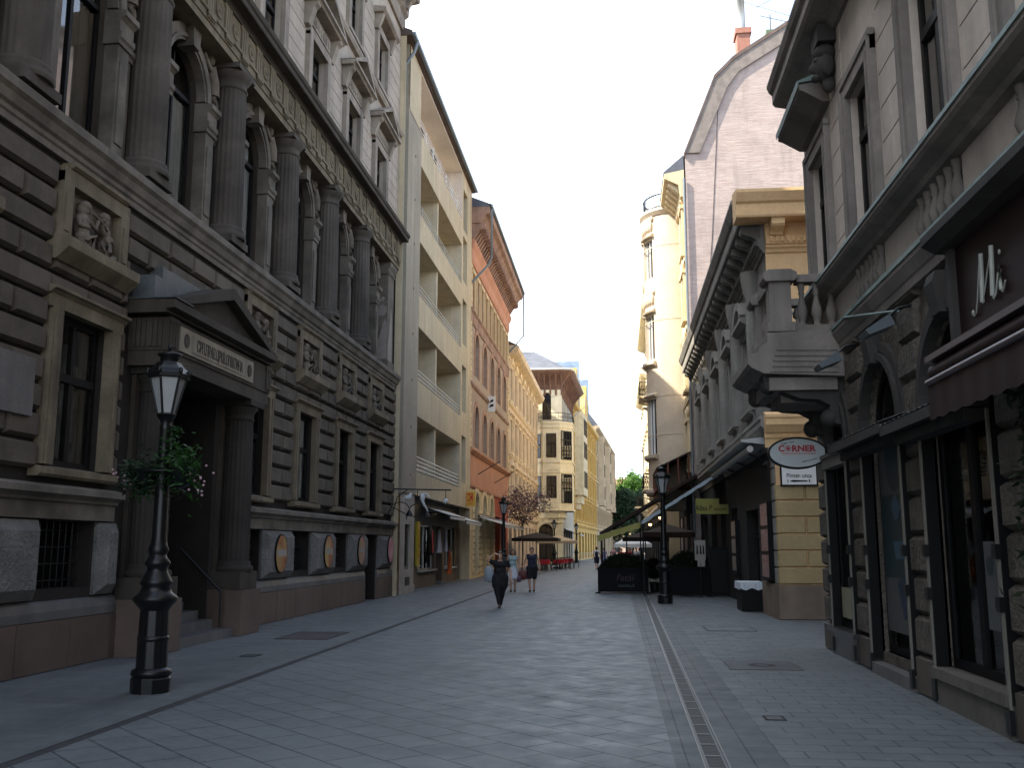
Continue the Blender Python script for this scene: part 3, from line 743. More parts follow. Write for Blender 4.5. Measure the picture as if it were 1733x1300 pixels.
# round posters fixed to the rock-faced blocks
pcols = [[(.4, .2, .03), (.34, .2, .07), (.25, .05, .02), (.42, .2, .04)], [(.45, .24, .02), (.42, .28, .1), (.3, .06, .02), (.42, .22, .04)], [(.36, .07, .05), (.36, .2, .12), (.3, .15, .05), (.34, .08, .04)], [(.5, .18, .2), (.55, .25, .28), (.45, .12, .15), (.5, .2, .2)]]
plab = ['round amber brown poster disc on the rock-faced block beside the portal', 'round yellow and orange poster disc on the second rock-faced block',
        'round red and white poster disc on the block before the basement door', 'round pink poster disc on the last block by the building corner']
for i, (u, z) in enumerate(((23.3, 1.62), (27.25, 1.65), (30.85, 1.67), (34.9, 1.68))):
    d = empty('poster_disc', (-8.25+.105, u, z), plab[i], 'poster', 'round poster discs on the stone base')
    m = MB(); n = 28; m.ext([(.42*cos(2*pi*k/n), .47*sin(2*pi*k/n)) for k in range(n)], 0, .035); m.build('rim', 'black', d, FL)
    m = MB(); m.add([(.39*cos(2*pi*k/n), .039, .44*sin(2*pi*k/n)) for k in range(n)], [tuple(range(n))]); m.build('print', litho('poster_print', pcols[i], 2.2), d, FL)
    if i < 3:
        m = MB(); m.quad((-.35, .042, -.06), (.33, .042, -.06), (.33, .042, .1), (-.35, .042, .1)); m.build('banner', plain('pale_banner', (.3, .27, .24)), d, FL)
# ================================================================== left: apartment block with loggias
def shell(w, U0, U1, z0, z1, D, top=True):
    # closed back and sides of a house body behind a facade sheet at w=0
    w.quad((U0, 0, z0), (U0, -D, z0), (U0, -D, z1), (U0, 0, z1)); w.quad((U1, 0, z0), (U1, -D, z0), (U1, -D, z1), (U1, 0, z1))
    w.quad((U0, -D, z0), (U1, -D, z0), (U1, -D, z1), (U0, -D, z1))
    if top: w.quad((U0, 0, z1), (U1, 0, z1), (U1, -D, z1), (U0, -D, z1))
def make_apartment_block():
    root = empty('apartment_block', (-8.1, 0, 0), 'beige and grey apartment block with four storeys of open loggias', 'building')
    U0, U1 = 35.9, 53.9; LA, LB = 39.15, 50.3
    tops = [7.1, 10.87, 14.56, 17.95]; bots = [4.77, 8.57, 12.23, 15.75]
    w = MB()
    w.wall(LB, U1, 3.85, 22.2, [((50.75+52.2)/2, b+.35, 1.45, 2.5, False, .28) for b in bots]+[(51.5, 19.0, 1.45, 2.3, False, .28)])
    w.wall(LA, LB, 3.85, 19.35, [((LA+LB)/2, b, LB-LA, t-b, False, 0) for b, t in zip(bots, tops)], rev=.0)
    w.wall(36.7, 38.9, 19.35, 22.2, [], w=0)
    w.build('wall', 'apt', root, FL)
    g = MB(); g.wall(U0, 36.55, 0, 22.2, [], w=-.22); g.wall(36.55, LA, 3.85, 19.4, [], w=0)
    g.quad((36.55, -.22, 3.8), (36.55, 0, 3.8), (36.55, 0, 22.2), (36.55, -.22, 22.2))
    g.build('grey_pilaster', 'apt_grey', root, FL)
    b = MB(); shell(b, U0, U1, 0, 22.2, 12, False); b.build('body_wall', 'apt', root, FL)
    b = MB(); b.box(38.9, LB, -1.02, -.002, 22.1, 22.18); b.build('terrace_ceiling', 'pale', root, FL)
    # loggias: back wall, slabs, partition
    q = MB()
    for zb, zt in zip(bots, tops):
        f = zb-.75
        q.quad((LA, -1.5, f), (LB, -1.5, f), (LB, -1.5, zt), (LA, -1.5, zt))
        q.quad((LA, -.14, zt), (LB, -.14, zt), (LB, -1.5, zt), (LA, -1.5, zt)); q.quad((LA, 0, zt), (LB, 0, zt), (LB, -.14, zt), (LA, -.14, zt)); q.quad((LA, 0, f), (LB, 0, f), (LB, -1.5, f), (LA, -1.5, f))
        q.quad((LA, 0, f), (LA, -1.5, f), (LA, -1.5, zt), (LA, 0, zt)); q.quad((LB, 0, f), (LB, -1.5, f), (LB, -1.5, zt), (LB, 0, zt))
        q.box(43.7, 43.95, -1.5, -.12, f, zt); q.quad((LA, -.14, f), (LB, -.14, f), (LB, -.14, zb), (LA, -.14, zb)); q.quad((LA, 0, zb), (LB, 0, zb), (LB, -.14, zb), (LA, -.14, zb))
    q.build('loggia', 'apt_in', root, FL)
    for i, zb in enumerate(bots):
        for u, ww in ((41.3, 1.6), (46.2, 1.5), (48.7, 1.0)):
            window(root, FL, (u, -1.44, zb-.7), ww, 2.25, trans=0, mull=1, fw=.07, frame='brown' if u > 48 else 'white', glass='darkglass', room=False, name='balcony_door')
        r = MB()
        n = 3 if i else 4
        for k in range(n): r.tube([(LA+.02, -.07, zb+.16+.17*k), (LB-.02, -.07, zb+.16+.17*k)], .02)
        u = LA+.6
        while u < LB: r.box(u-.015, u+.015, -.09, -.05, zb, zb+.16+.17*(n-1)); u += 1.85
        r.build('loggia_rail', 'chrome', root, FL)
    # set-back top storey behind a terrace
    t = MB(); t.quad((38.9, -1., 19.0), (LB, -1., 19.0), (LB, -1., 22.2), (38.9, -1., 22.2)); t.quad((38.9, 0, 19.0), (38.9, -1., 19.0), (38.9, -1., 22.2), (38.9, 0, 22.2))
    t.quad((LB, 0, 19.0), (LB, -1.7, 19.0), (LB, -1.7, 22.2), (LB, 0, 22.2)); t.quad((36.6, 0, 19.35), (LB, 0, 19.35), (LB, -1.7, 19.35), (36.6, -1.7, 19.35))
    t.build('top_storey', mat('pink_beige_render', (.72, .62, .52), var=.1, streak=.2), root, FL)
    for u in (43.4, 46.8): window(root, FL, (u, -.93, 19.4), 1.4, 2.3, mull=1, frame='maroon', glass='darkglass', room=False, name='terrace_door')
    r = MB()
    for k in range(3): r.tube([(36.7, -.04, 19.55+.22*k), (LB, -.04, 19.55+.22*k)], .025); 
    u = 36.9
    while u < LB: r.box(u-.02, u+.02, -.07, -.02, 19.35, 20.0); u += 1.7
    for k in range(3): r.tube([(36.7, -.04, 19.55+.22*k), (36.7, -1.6, 19.55+.22*k)], .025)
    r.build('terrace_rail', 'white', root, FL)
    e = MB(); e.prof([(-1.75, 22.2), (.16, 22.2), (.22, 22.28), (.22, 22.4), (-6, 25.0), (-6, 22.2)], U0-.05, U1+.05); e.build('roof', 'rooftile', root, FL)
    p = MB(); p.prof([(.22, 22.2), (.34, 22.22), (.36, 22.34), (.22, 22.34)], U0, U1+.05); p.build('gutter', 'zincpipe', root, FL)
    p = MB(); p.tube([(36.2, .4, 22.1), (36.2, .25, 21.6), (36.2, -.1, 21.1), (36.2, -.12, 19), (36.2, -.12, 4.2)], .065, 10)
    for z in range(6, 21, 3): p.lathe(36.2, -.12, [(.085, z), (.085, z+.08)], 10)
    p.build('drainpipe', 'zincpipe', root, FL)
    h = MB()
    for u, z in [(38.0, 4.6+1.9*k) for k in range(8)]+[(36.3, 5.+1.7*k) for k in range(8)]:
        d = 0 if u > 37 else -.22; h.lathe(0, 0, [(0, 0)], 4) if False else h.box(u-.04, u+.04, d, d+.012, z-.05, z+.05)
    h.build('wall_vent', 'black', root, FL)
    for b_ in bots: window(root, FL, (51.475, -.24, b_+.35), 1.45, 2.5, trans=1.7, mull=1, fw=.07, frame='white', curtain=[(.05, .5, .1, 2.2)])
    window(root, FL, (51.5, -.24, 19.0), 1.45, 2.3, mull=1, frame='maroon', glass='darkglass', room=False)
    # shop storey
    s = MB(); s.wall(36.5, LA, 0, 3.86, [(37.9, .9, 1.0, 1.75, False, .08)], w=-.05); s.box(36.5, LA, -.05, .0, 0, .3)
    s.quad((LA, -.05, 0), (LA, -.7, 0), (LA, -.7, 3.86), (LA, -.05, 3.86)); s.build('stone_pier', 'stoneclad', root, FL)
    s = MB(); s.quad((37.4, -.12, .9), (38.4, -.12, .9), (38.4, -.12, 2.65), (37.4, -.12, 2.65)); s.build('display_case', 'darkglass', root, FL)
    s = MB(); s.box(37.55, 38.3, -.05, -.03, .12, .62); s.build('vent_grille', 'black', root, FL)
    s = MB(); s.quad((LA, 0, 3.85), (U1, 0, 3.85), (U1, -.75, 3.85), (LA, -.75, 3.85)); s.wall(LA, U1, 2.75, 3.85, [], w=-.62)
    s.build('shop_fascia', plain('brown_black_fascia', (.03, .025, .02), rough=.5), root, FL)
    s = MB(); s.wall(LA, U1, 0, 2.76, [(40.3, .12, 2.0, 2.64, False, .1), (44.4, .75, 4.0, 2.0, False, .2), (47.6, .05, 1.7, 2.7, False, 1.2), (50.6, .75, 3.0, 2.0, False, .2), (53.1, .05, 1.3, 2.7, False, .3)], w=-.55)
    s.build('shop_wall', mat('brown_stone_cladding', (.17, .13, .095), var=.25, streak=.3), root, FL)
    s = MB(); s.box(39.3, 41.3, -.66, -.62, .12, 2.76)
    for k in range(20): s.box(39.32, 41.28, -.62, -.6, .15+.13*k, .24+.13*k)
    s.build('roller_shutter', plain('grey_shutter', (.1, .105, .105), rough=.5), root, FL)
    for u, ww in ((44.4, 4.0), (50.6, 3.0)):
        window(root, FL, (u, -.7, .75), ww, 2.0, mull=1, fw=.06, frame='chrome', room=True, name='shop_window')
        s = MB(); s.box(u-ww/2-.05, u+ww/2+.05, -.56, -.4, .68, .75); s.build('shop_sill', 'chrome', root, FL)
    s = MB(); s.quad((46.7, -1.7, 0), (48.5, -1.7, 0), (48.5, -1.7, 2.8), (46.7, -1.7, 2.8)); s.build('interior', 'void', root, FL)
    s = MB(); s.box(46.8, 48.4, -1.0, -.3, 0, .13); s.build('door_step', 'greystone', root, FL)
    return root
make_apartment_block()
# things hung on the apartment block
def awning(u0, u1, z, d, drop, X, fr, label, m='awnwhite', val=.16, group=None, stripes=None):
    a = empty('awning', (X, (u0+u1)/2, z), label, 'awning', group)
    L = (u1-u0)/2; s = MB()
    n = 10
    top = [(0, 0), (d, -drop)]
    s.add([(-L, 0, 0), (L, 0, 0), (L, d, -drop), (-L, d, -drop), (-L, 0, -.03), (L, 0, -.03), (L, d, -drop-.03), (-L, d, -drop-.03)],
          [(0, 1, 2, 3), (7, 6, 5, 4), (0, 4, 5, 1), (1, 5, 6, 2), (2, 6, 7, 3), (3, 7, 4, 0)])
    s.build('canopy', m, a, fr)
    v = MB(); k = max(4, int(2*L/.25)); P = []
    for i in range(k*4+1):
        P.append((-L+2*L*i/(k*4), -drop-val-.03*abs(sin(pi*i/4))))
    for i in range(len(P)-1):
        v.quad((P[i][0], d+.005, -drop), (P[i+1][0], d+.005, -drop), (P[i+1][0], d+.012, P[i+1][1]), (P[i][0], d+.012, P[i][1]))
    v.build('valance', m, a, fr)
    f = MB()
    for x in (-L*.8, L*.8): f.tube([(x, .0, -.3), (x, d*.5, -.12-drop*.5), (x, d-.02, -drop-.04)], .02)
    f.tube([(-L, d, -drop-.02), (L, d, -drop-.02)], .03); f.tube([(-L, .05, .02), (L, .05, .02)], .06, 8)
    f.build('awning_arm', 'iron', a, fr)
    return a
awning(43.6, 47.9, 3.62, 1.25, .42, -8.7, FL, 'pale awning over the souvenir shop window hung with clothes', group='pale awnings on the left shops')
awning(48.1, 53.4, 3.5, 1.3, .42, -8.7, FL, 'pale awning before the shop door, beside the yellow and red sign box', group='pale awnings on the left shops')
awning(57.5, 71.5, 3.55, 1.45, .45, -8.15, FL, 'long pale awning across the orange ground storey of the brick house', group='pale awnings on the left shops')
def make_ac():
    r = empty('air_conditioner', (-9.55, 46.0, 9.55), 'white air conditioner unit hung on the wall of a middle loggia', 'air conditioner')
    m = MB(); m.box(-.85, .85, 0, .62, -.6, .6); m.build('casing', 'white', r, FL)
    m = MB()
    for k in range(5): 
        q = .12+.1*k; m.tube([(-.25+q*cos(2*pi*i/20), .64, q*sin(2*pi*i/20)) for i in range(21)], .012, 5)
    n = 20; m.add([(-.25+.53*cos(2*pi*i/n), .625, .53*sin(2*pi*i/n)) for i in range(n)], [tuple(range(n))]); m.build('fan_grille', 'black', r, FL)
make_ac()
def make_shop_sign():
    r = empty('sign_box', (-7.95, 52.6, 3.95), 'square yellow and red sign box standing out from the wall above the shops', 'sign')
    m = MB(); m.box(-.34, .34, -.08, .08, 0, .78); m.build('box', 'signyellow', r, FS)
    m = MB(); m.add([(u, .083, z) for u, z in [(-.22, .26), (.22, .26), (.22, .68), (-.22, .68)]], [(0, 1, 2, 3)]); m.build('emblem', 'signred', r, FS)
    m = MB(); m.ext([(x*.62, z*.64-.04) for x, z in [(-.2, .5), (-.05, .5), (-.05, .72), (.2, .5), (.32, .5), (.02, .78), (.3, 1.05), (.18, 1.05), (-.05, .85), (-.05, 1.05), (-.2, 1.05)]], .084, .088); m.build('mark', 'signyellow', r, FS)
    text('lettering', 'Kodak', .17, 'signred', r, FS, (0, .083, .08))
    m = MB(); m.box(-.5, -.34, -.03, .03, .15, .2); m.box(-.5, -.34, -.03, .03, .58, .63); m.build('bracket', 'iron', r, FS)
make_shop_sign()
def make_vsign():
    r = empty('shop_sign', (-8.62, 41.95, .95), 'tall narrow yellow sign with red upright letters beside the shop window', 'sign')
    m = MB(); m.box(-.28, .28, 0, .1, 0, 1.9); m.build('board', plain('yellow_board', (.5, .38, .03), rough=.4), r, FL)
    for i, ch in enumerate('FOTÓMINI'):
        text('letter', ch, .24, 'signred', r, FL, (0, .104, 1.66-.22*i))
make_vsign()
def garment(name, loc, label, m, w, h, m2=None):
    r = empty(name, loc, label, 'clothing', 'clothes hung outside the souvenir shop')
    q = MB(); n = 14; P = []
    for j in range(7):
        t = j/6; hw = w*(.32+.18*min(1, t*2.2)) if name == 'shirt' else w*(.1+.4*t)
        for i in range(n+1):
            u = -hw+2*hw*i/n; P.append((u, .06+.05*sin(i*1.6+j*.4)*t, -h*t))
    q.add(P, [(j*(n+1)+i, j*(n+1)+i+1, (j+1)*(n+1)+i+1, (j+1)*(n+1)+i) for j in range(6) for i in range(n)], True)
    q.add([(p[0], p[1]-.06, p[2]) for p in P], [(j*(n+1)+i, (j+1)*(n+1)+i, (j+1)*(n+1)+i+1, j*(n+1)+i+1) for j in range(6) for i in range(n)], True)
    q.build('cloth', m, r, FL)
    if m2:
        q = MB(); q.add([(-w*.12, .14, -.05), (w*.12, .14, -.05), (w*.1, .16, -h*.9), (-w*.1, .16, -h*.9)], [(0, 1, 2, 3)]); q.build('front_panel', m2, r, FL)
    q = MB(); q.tube([(0, .05, .1), (.03, .05, .14), (.0, .05, .17), (-.03, .05, .14)], .012); q.tube([(-w*.3, .05, -.03), (0, .05, .08), (w*.3, .05, -.03)], .012); q.build('hanger', 'iron', r, FL)
garment('shirt', (-8.35, 43.5, 2.55), 'black jacket with a red front hung at the shop window', 'black', 1.3, 1.15, 'red')
garment('dress', (-8.3, 45.4, 2.55), 'pale grey flared dress hung outside the shop', plain('pale_cloth', (.35, .35, .4), rough=.9), 1.6, 1.05)
garment('dress', (-8.3, 47.2, 2.55), 'narrow pale dress hung by the shop door', plain('lilac_cloth', (.33, .33, .42), rough=.9), 1.0, 1.0)
garment('dress', (-8.2, 47.9, 1.75), 'dark blue garment hung low at the shop door', plain('navy_cloth', (.02, .022, .05), rough=.9), 1.0, 1.2)
garment('scarf', (-8.0, 46.6, 1.6), 'orange and yellow scarf hanging low at the shop door', plain('orange_cloth', (.6, .12, .03), rough=.9), .6, 1.1, plain('yellow_cloth', (.6, .4, .05)))
# iron bracket with white figures and lamps
def make_bracket():
    r = empty('iron_bracket', (-8.2, 35.6, 3.9), 'long black iron bracket carrying white ornaments at the building corner', 'bracket')
    m = MB(); m.tube([(0, 0, 0), (2.2, .25, 0)], .03); m.tube([(0, .02, -.75), (.1, .1, -.3), (.5, .12, -.02)], .022)
    m.tube([(.9, .12, 0), (.9, .12, -.35)], .015); m.tube([(2.0, .22, 0), (2.0, .22, -.35)], .012)
    m.tube([(0, 0, -.7)]+[(.1+1.3*t, .08+.2*t, -.75-.28*sin(pi*t*.8)) for t in [i/8 for i in range(9)]], .018)
    m.build('frame', 'iron', r, Fr((.75, .5), (.5, -.75)))
    w = plain('white_plaster', (.6, .62, .62), rough=.5); f = Fr((.75, .5), (.5, -.75))
    q = MB(); q.ell((.55, .1, -.3), (.14, .07, .09)); q.ell((.62, .1, -.22), (.07, .06, .09)); q.tube([(.45, .1, -.3), (.36, .1, -.38), (.4, .1, -.5)], .045, 8, .025); q.build('white_ornament', w, r, f)
    q = MB(); q.ell((1.1, .12, -.3), (.1, .07, .17)); q.tube([(1.1, .12, -.42), (1.16, .14, -.58), (1.27, .14, -.72), (1.3, .14, -.8)], .055, 8, .025); q.tube([(1.13, .12, -.16), (1.28, .14, -.18), (1.36, .14, -.3)], .045, 8, .03); q.tube([(1.05, .12, -.2), (.98, .13, -.1)], .03); q.build('white_ornament', w, r, f)
    q = MB(); q.ell((2.0, .22, -.42), (.1, .1, .1)); q.build('lamp', w, r, f)
make_bracket()
def gooseneck(loc, label, sgn=1):
    r = empty('wall_lamp', loc, label, 'lamp', 'gooseneck lamps on the left corner')
    m = MB(); m.tube([(0, 0, 0), (0, .05, .3)]+[(0, .1+.35*(1-cos(t)), .35+.28*sin(t)) for t in [pi*i/8 for i in range(9)]], .02); m.build('neck', 'iron', r, FL)
    m = MB(); m.lathe(0, .8, [(.14, .12), (.1, .24), (.04, .34)], 12); m.build('shade', 'iron', r, FL)
gooseneck((-8.25, 34.9, 2.75), 'black gooseneck lamp curving out above the last poster disc')
gooseneck((-8.15, 37.6, 2.8), 'black gooseneck lamp curving over the pale stone pier')

# ================================================================== left: red brick house with arched windows
def make_brick_house():
    root = empty('brick_house', (-8.2, 0, 0), 'red and brown brick house with rows of arched windows and orange ground band', 'building')
    U0, U1 = 53.95, 73.9; A = [56.9+3.63*i for i in range(5)]
    w = MB(); w.wall(U0, U1, 7.3, 14.9, [(c, 7.55, 1.75, 2.45, True, .35) for c in A]+[(c, 11.75, 1.75, 2.6, True, .35) for c in A]); shell(w, U0, U1, 0, 21, 12)
    w.build('wall', 'brownbrick', root, FL)
    S = [55.2+1.93*i for i in range(10)]
    w = MB(); w.wall(U0, U1, 14.9, 20.9, [(c, 15.55, .95, 2.1, False, .3) for c in S]); w.build('upper_wall', 'redbrick', root, FL)
    t = MB()
    for c in A:
        for z in (10.0-.875, 14.35-.875): t.archring(c, z, .88, 1.18, -.02, .05); 
        for z0, z1 in ((7.55, 9.12), (11.75, 13.47)):
            for sx in (-1, 1): t.box(c+sx*1.03-.14, c+sx*1.03+.14, -.02, .04, z0, z1)
    t.build('arch_trim', 'redbrick', root, FL)
    q = MB(); z = 0
    for i in range(40):
        for a, b in ((U0, U0+.5+.2*(i % 2)), (U1-.5-.2*(i % 2), U1)): q.block(a, b, 7.3+.34*i, 7.3+.34*i+.32, -.02, .06, .02)
    q.build('quoin', 'sandstone', root, FL)
    for c in A:
        for z, h in ((7.55, 2.45), (11.75, 2.6)):
            window(root, FL, (c, -.32, z), 1.75, h, trans=h-.95, mull=1, arch=True, fw=.08, frame='brown', glass='darkglass', room=False)
    for c in S: window(root, FL, (c, -.26, 15.55), .95, 2.1, trans=1.4, mull=0, fw=.07, frame='brown', glass='darkglass', room=False)
    t = MB()
    for c in S:
        for sx in (-1, 1): t.box(c+sx*.56-.07, c+sx*.56+.07, -.02, .07, 15.5, 17.75)
        t.box(c-.66, c+.66, -.02, .09, 17.68, 17.9)
    t.build('window_trim', 'sandstone', root, FL)
    b = MB(); b.prof([(-.05, 14.6), (.05, 14.6), (.08, 14.7), (.08, 15.2), (.16, 15.28), (.16, 15.4), (-.05, 15.45)], U0, U1)
    b.prof([(-.05, 10.9), (.05, 10.9), (.12, 11.0), (.12, 11.12), (-.05, 11.2)], U0, U1); b.build('string_course', 'brickcorn', root, FL)
    b = MB(); b.prof([(-.05, 18.2), (.06, 18.2), (.12, 18.4), (.12, 18.9), (.25, 19.2), (.3, 19.4), (-.05, 19.5)], U0, U1); b.build('frieze', 'orange', root, FL)
    b = MB(); b.prof([(-.05, 20.4), (.55, 20.4), (.9, 20.9), (1.1, 21.0), (1.15, 21.35), (-.05, 21.4)], U0-.05, U1+.4)
    u = U0+.2
    while u < U1: b.prof([(-.05, 19.5), (.2, 19.5), (.5, 20.0), (.85, 20.1), (.85, 20.42), (-.05, 20.42)], u-.13, u+.13); u += .62
    b.build('bracketed_cornice', 'brickcorn', root, FL)
    r = MB(); r.prof([(1.2, 21.36), (1.25, 21.5), (-6, 24.5), (-6, 21.36)], U0-.05, U1+.4); r.build('roof', 'slate', root, FL)
    p = MB(); p.tube([(54.3, 1.22, 21.35), (54.3, 1.2, 18.4), (54.3, 1.05, 18.0), (54.2, .1, 16.9)], .07, 8); p.tube([(73.9, 1.22, 21.3), (74.0, 1.22, 18.0), (73.9, .1, 16.7)], .06, 8)
    p.prof([(1.15, 21.36), (1.3, 21.38), (1.32, 21.52), (1.15, 21.52)], U0-.05, U1+.45); p.build('drainpipe', 'zincpipe', root, FL)
    w = MB(); w.wall(U0, U1, 5.2, 7.0, [], w=.02); w.build('orange_band', 'orange', root, FL)
    b = MB(); b.prof([(-.05, 7.0), (.08, 7.0), (.2, 7.12), (.26, 7.18), (.26, 7.3), (-.05, 7.36)], U0, U1+.05); b.prof([(0, 5.1), (.08, 5.1), (.12, 5.2), (.12, 5.28), (0, 5.3)], U0, U1); b.build('band_cornice', 'orange', root, FL)
    G = [56.9, 60.3, 63.7]
    w = MB(); w.wall(U0, 65.3, 0, 5.21, [(c, .15, 1.9, 4.75, True, .5) for c in G], w=0)
    w.build('ground_wall', 'sandstone', root, FL)
    k = MB()
    for i in range(11):
        for c in G:
            for sx in (-1, 1): k.block(c+sx*1.33-.34, c+sx*1.33+.34, .3+.34*i, .61+.34*i, -.02, .09, .03)
    for c in G: k.archring(c, 3.95, .96, 1.3, -.02, .1)
    k.build('rusticated_pier', 'sandstone', root, FL)
    for i, c in enumerate(G):
        window(root, FL, (c, -.4, .15), 1.9, 4.75, trans=2.9, mull=1, arch=True, fw=.09, frame='maroon', glass='darkglass', room=False, name='arched_shopfront')
    w = MB(); w.wall(65.3, U1, 0, 5.21, [(67.5, .2, 2.6, 3.6, False, .4), (71.2, .2, 3.0, 3.6, False, .4)], w=.0); w.build('red_shopfront', mat('brick_red_paint', (.45, .1, .05), var=.12, streak=.2), root, FL)
    for c, ww in ((67.5, 2.6), (71.2, 3.0)): window(root, FL, (c, -.3, .2), ww, 3.6, trans=2.6, mull=1, fw=.09, frame='maroon', glass='darkglass', room=False, name='shop_window')
    f = MB()
    for u in (57.5, 65.5): f.tube([(u, 0, 6.0), (u+.3, 1.3, 6.8)], .03)
    f.build('flagpole', 'iron', root, FL)
    s = empty('wall_sign', (-7.95, 62.0, 10.9), 'small white sign with dark marks standing out between the brick arches', 'sign')
    m = MB(); m.box(-.24, .24, -.04, .04, -.5, .5); m.build('board', 'white', s, FS); m = MB()
    for a in ((-.13, .05, .12, .3), (-.16, -.25, .14, .0)): m.ext([(a[0], a[1]), (a[2], a[1]+.1), (a[2], a[3]), (a[0]+.1, a[3]-.05)], .042, .046)
    m.build('mark', 'black', s, FS)
make_brick_house()

# ================================================================== generic ornate street house
def street_house(name, label, origin, ud, wd, length, height, wallm, trimm, rows, n, ground=4.5, roofm='rooftile', cw=.7, roofh=2.5, ww=1.15, ped=True, depth=12, gm=None, eavem=None, shops=True, pil=True, glass='darkglass'):
    fr = Fr(ud, wd); root = empty(name, (*origin, 0), label, 'building')
    sp = length/n; C = [sp*(i+.5) for i in range(n)]; ops = []
    for (z, h, ar) in rows: ops += [(c, z, ww, h, ar, .28) for c in C]
    w = MB(); w.wall(0, length, ground, height, ops); shell(w, 0, length, 0, height, depth); w.build('wall', wallm, root, fr)
    g = MB(); g.wall(0, length, 0, ground, [(c, .15, sp*.62, ground-1.1, bool(i % 2 == 0 and not shops), .4) for i, c in enumerate(C)]); g.build('ground_wall', gm or wallm, root, fr)
    w0 = None
    for (z, h, ar) in rows:
        w0 = window(root, fr, (C[0], -.25, z), ww, h, trans=h*.66, mull=1, arch=ar, fw=.08, frame='brown', glass=glass, room=False)
        for c in C[1:]: copytree(w0, root, fr.p(c, -.25, z))
    s0 = window(root, fr, (C[0], -.32, .15), sp*.62, ground-1.1, trans=(ground-1.1)*.74, mull=1, fw=.09, frame='wood', glass='darkglass', room=False, name='shop_window')
    for c in C[1:]: copytree(s0, root, fr.p(c, -.32, .15))
    t = MB()
    for k, (z, h, ar) in enumerate(rows):
        for c in C:
            for sx in (-1, 1): t.box(c+sx*(ww/2+.12)-.1, c+sx*(ww/2+.12)+.1, -.02, .09, z-.1, z+h-(ww/2 if ar else -.05))
            t.box(c-ww/2-.3, c+ww/2+.3, -.02, .16, z-.22, z-.08)
            if ar: t.archring(c, z+h-ww/2, ww/2+.02, ww/2+.26, -.02, .1)
            else:
                t.box(c-ww/2-.22, c+ww/2+.22, -.02, .1, z+h+.02, z+h+.25)
                t.prof([(-.02, z+h+.25), (.12, z+h+.25), (.28, z+h+.35), (.28, z+h+.43), (-.02, z+h+.46)], c-ww/2-.38, c+ww/2+.38)
                if ped and k % 2 == 0: t.ext([(c-ww/2-.38, z+h+.45), (c+ww/2+.38, z+h+.45), (c, z+h+.95)], -.02, .24)
        zb = z-.55; t.prof([(-.02, zb), (.06, zb), (.18, zb+.12), (.18, zb+.22), (-.02, zb+.26)], 0, length)
        if pil:
            for i in range(n+1):
                u = min(max(sp*i, .25), length-.25); t.box(u-.2, u+.2, -.02, .1, z-.25, z+h+.5); t.box(u-.26, u+.26, -.02, .16, z+h+.38, z+h+.55)
    t.prof([(-.02, ground-.35), (.1, ground-.35), (.25, ground-.15), (.25, ground), (-.02, ground+.05)], 0, length)
    t.build('facade_trim', trimm, root, fr)
    e = MB(); H = height; e.prof([(-.05, H-.95), (.08, H-.95), (.1, H-.6), (cw*.4, H-.4), (cw*.9, H-.36), (cw, H-.1), (cw, H+.02), (-.05, H+.1)], -.02, length+.02)
    u = .2
    while u < length: e.prof([(.05, H-.75), (.12, H-.75), (cw*.8, H-.5), (cw*.8, H-.35), (.05, H-.35)], u-.09, u+.09); u += .55
    e.build('roof_cornice', eavem or trimm, root, fr)
    r = MB(); r.prof([(cw-.05, H+.06), (-depth*.35, H+roofh), (-depth, H+.06)], 0, length); r.build('roof', roofm, root, fr)
    return root, fr
street_house('ornate_house', 'pinkish sand coloured house with ornate stucco window surrounds beyond the brick house', (-8.2, 74.0), (0, 1), (1, 0), 27.2, 17.2, 'l4', 'l4t',
             [(5.4, 2.2, False), (9.1, 2.5, False), (13.2, 2.5, False)], 8, ground=4.4, ww=1.25, cw=.85)

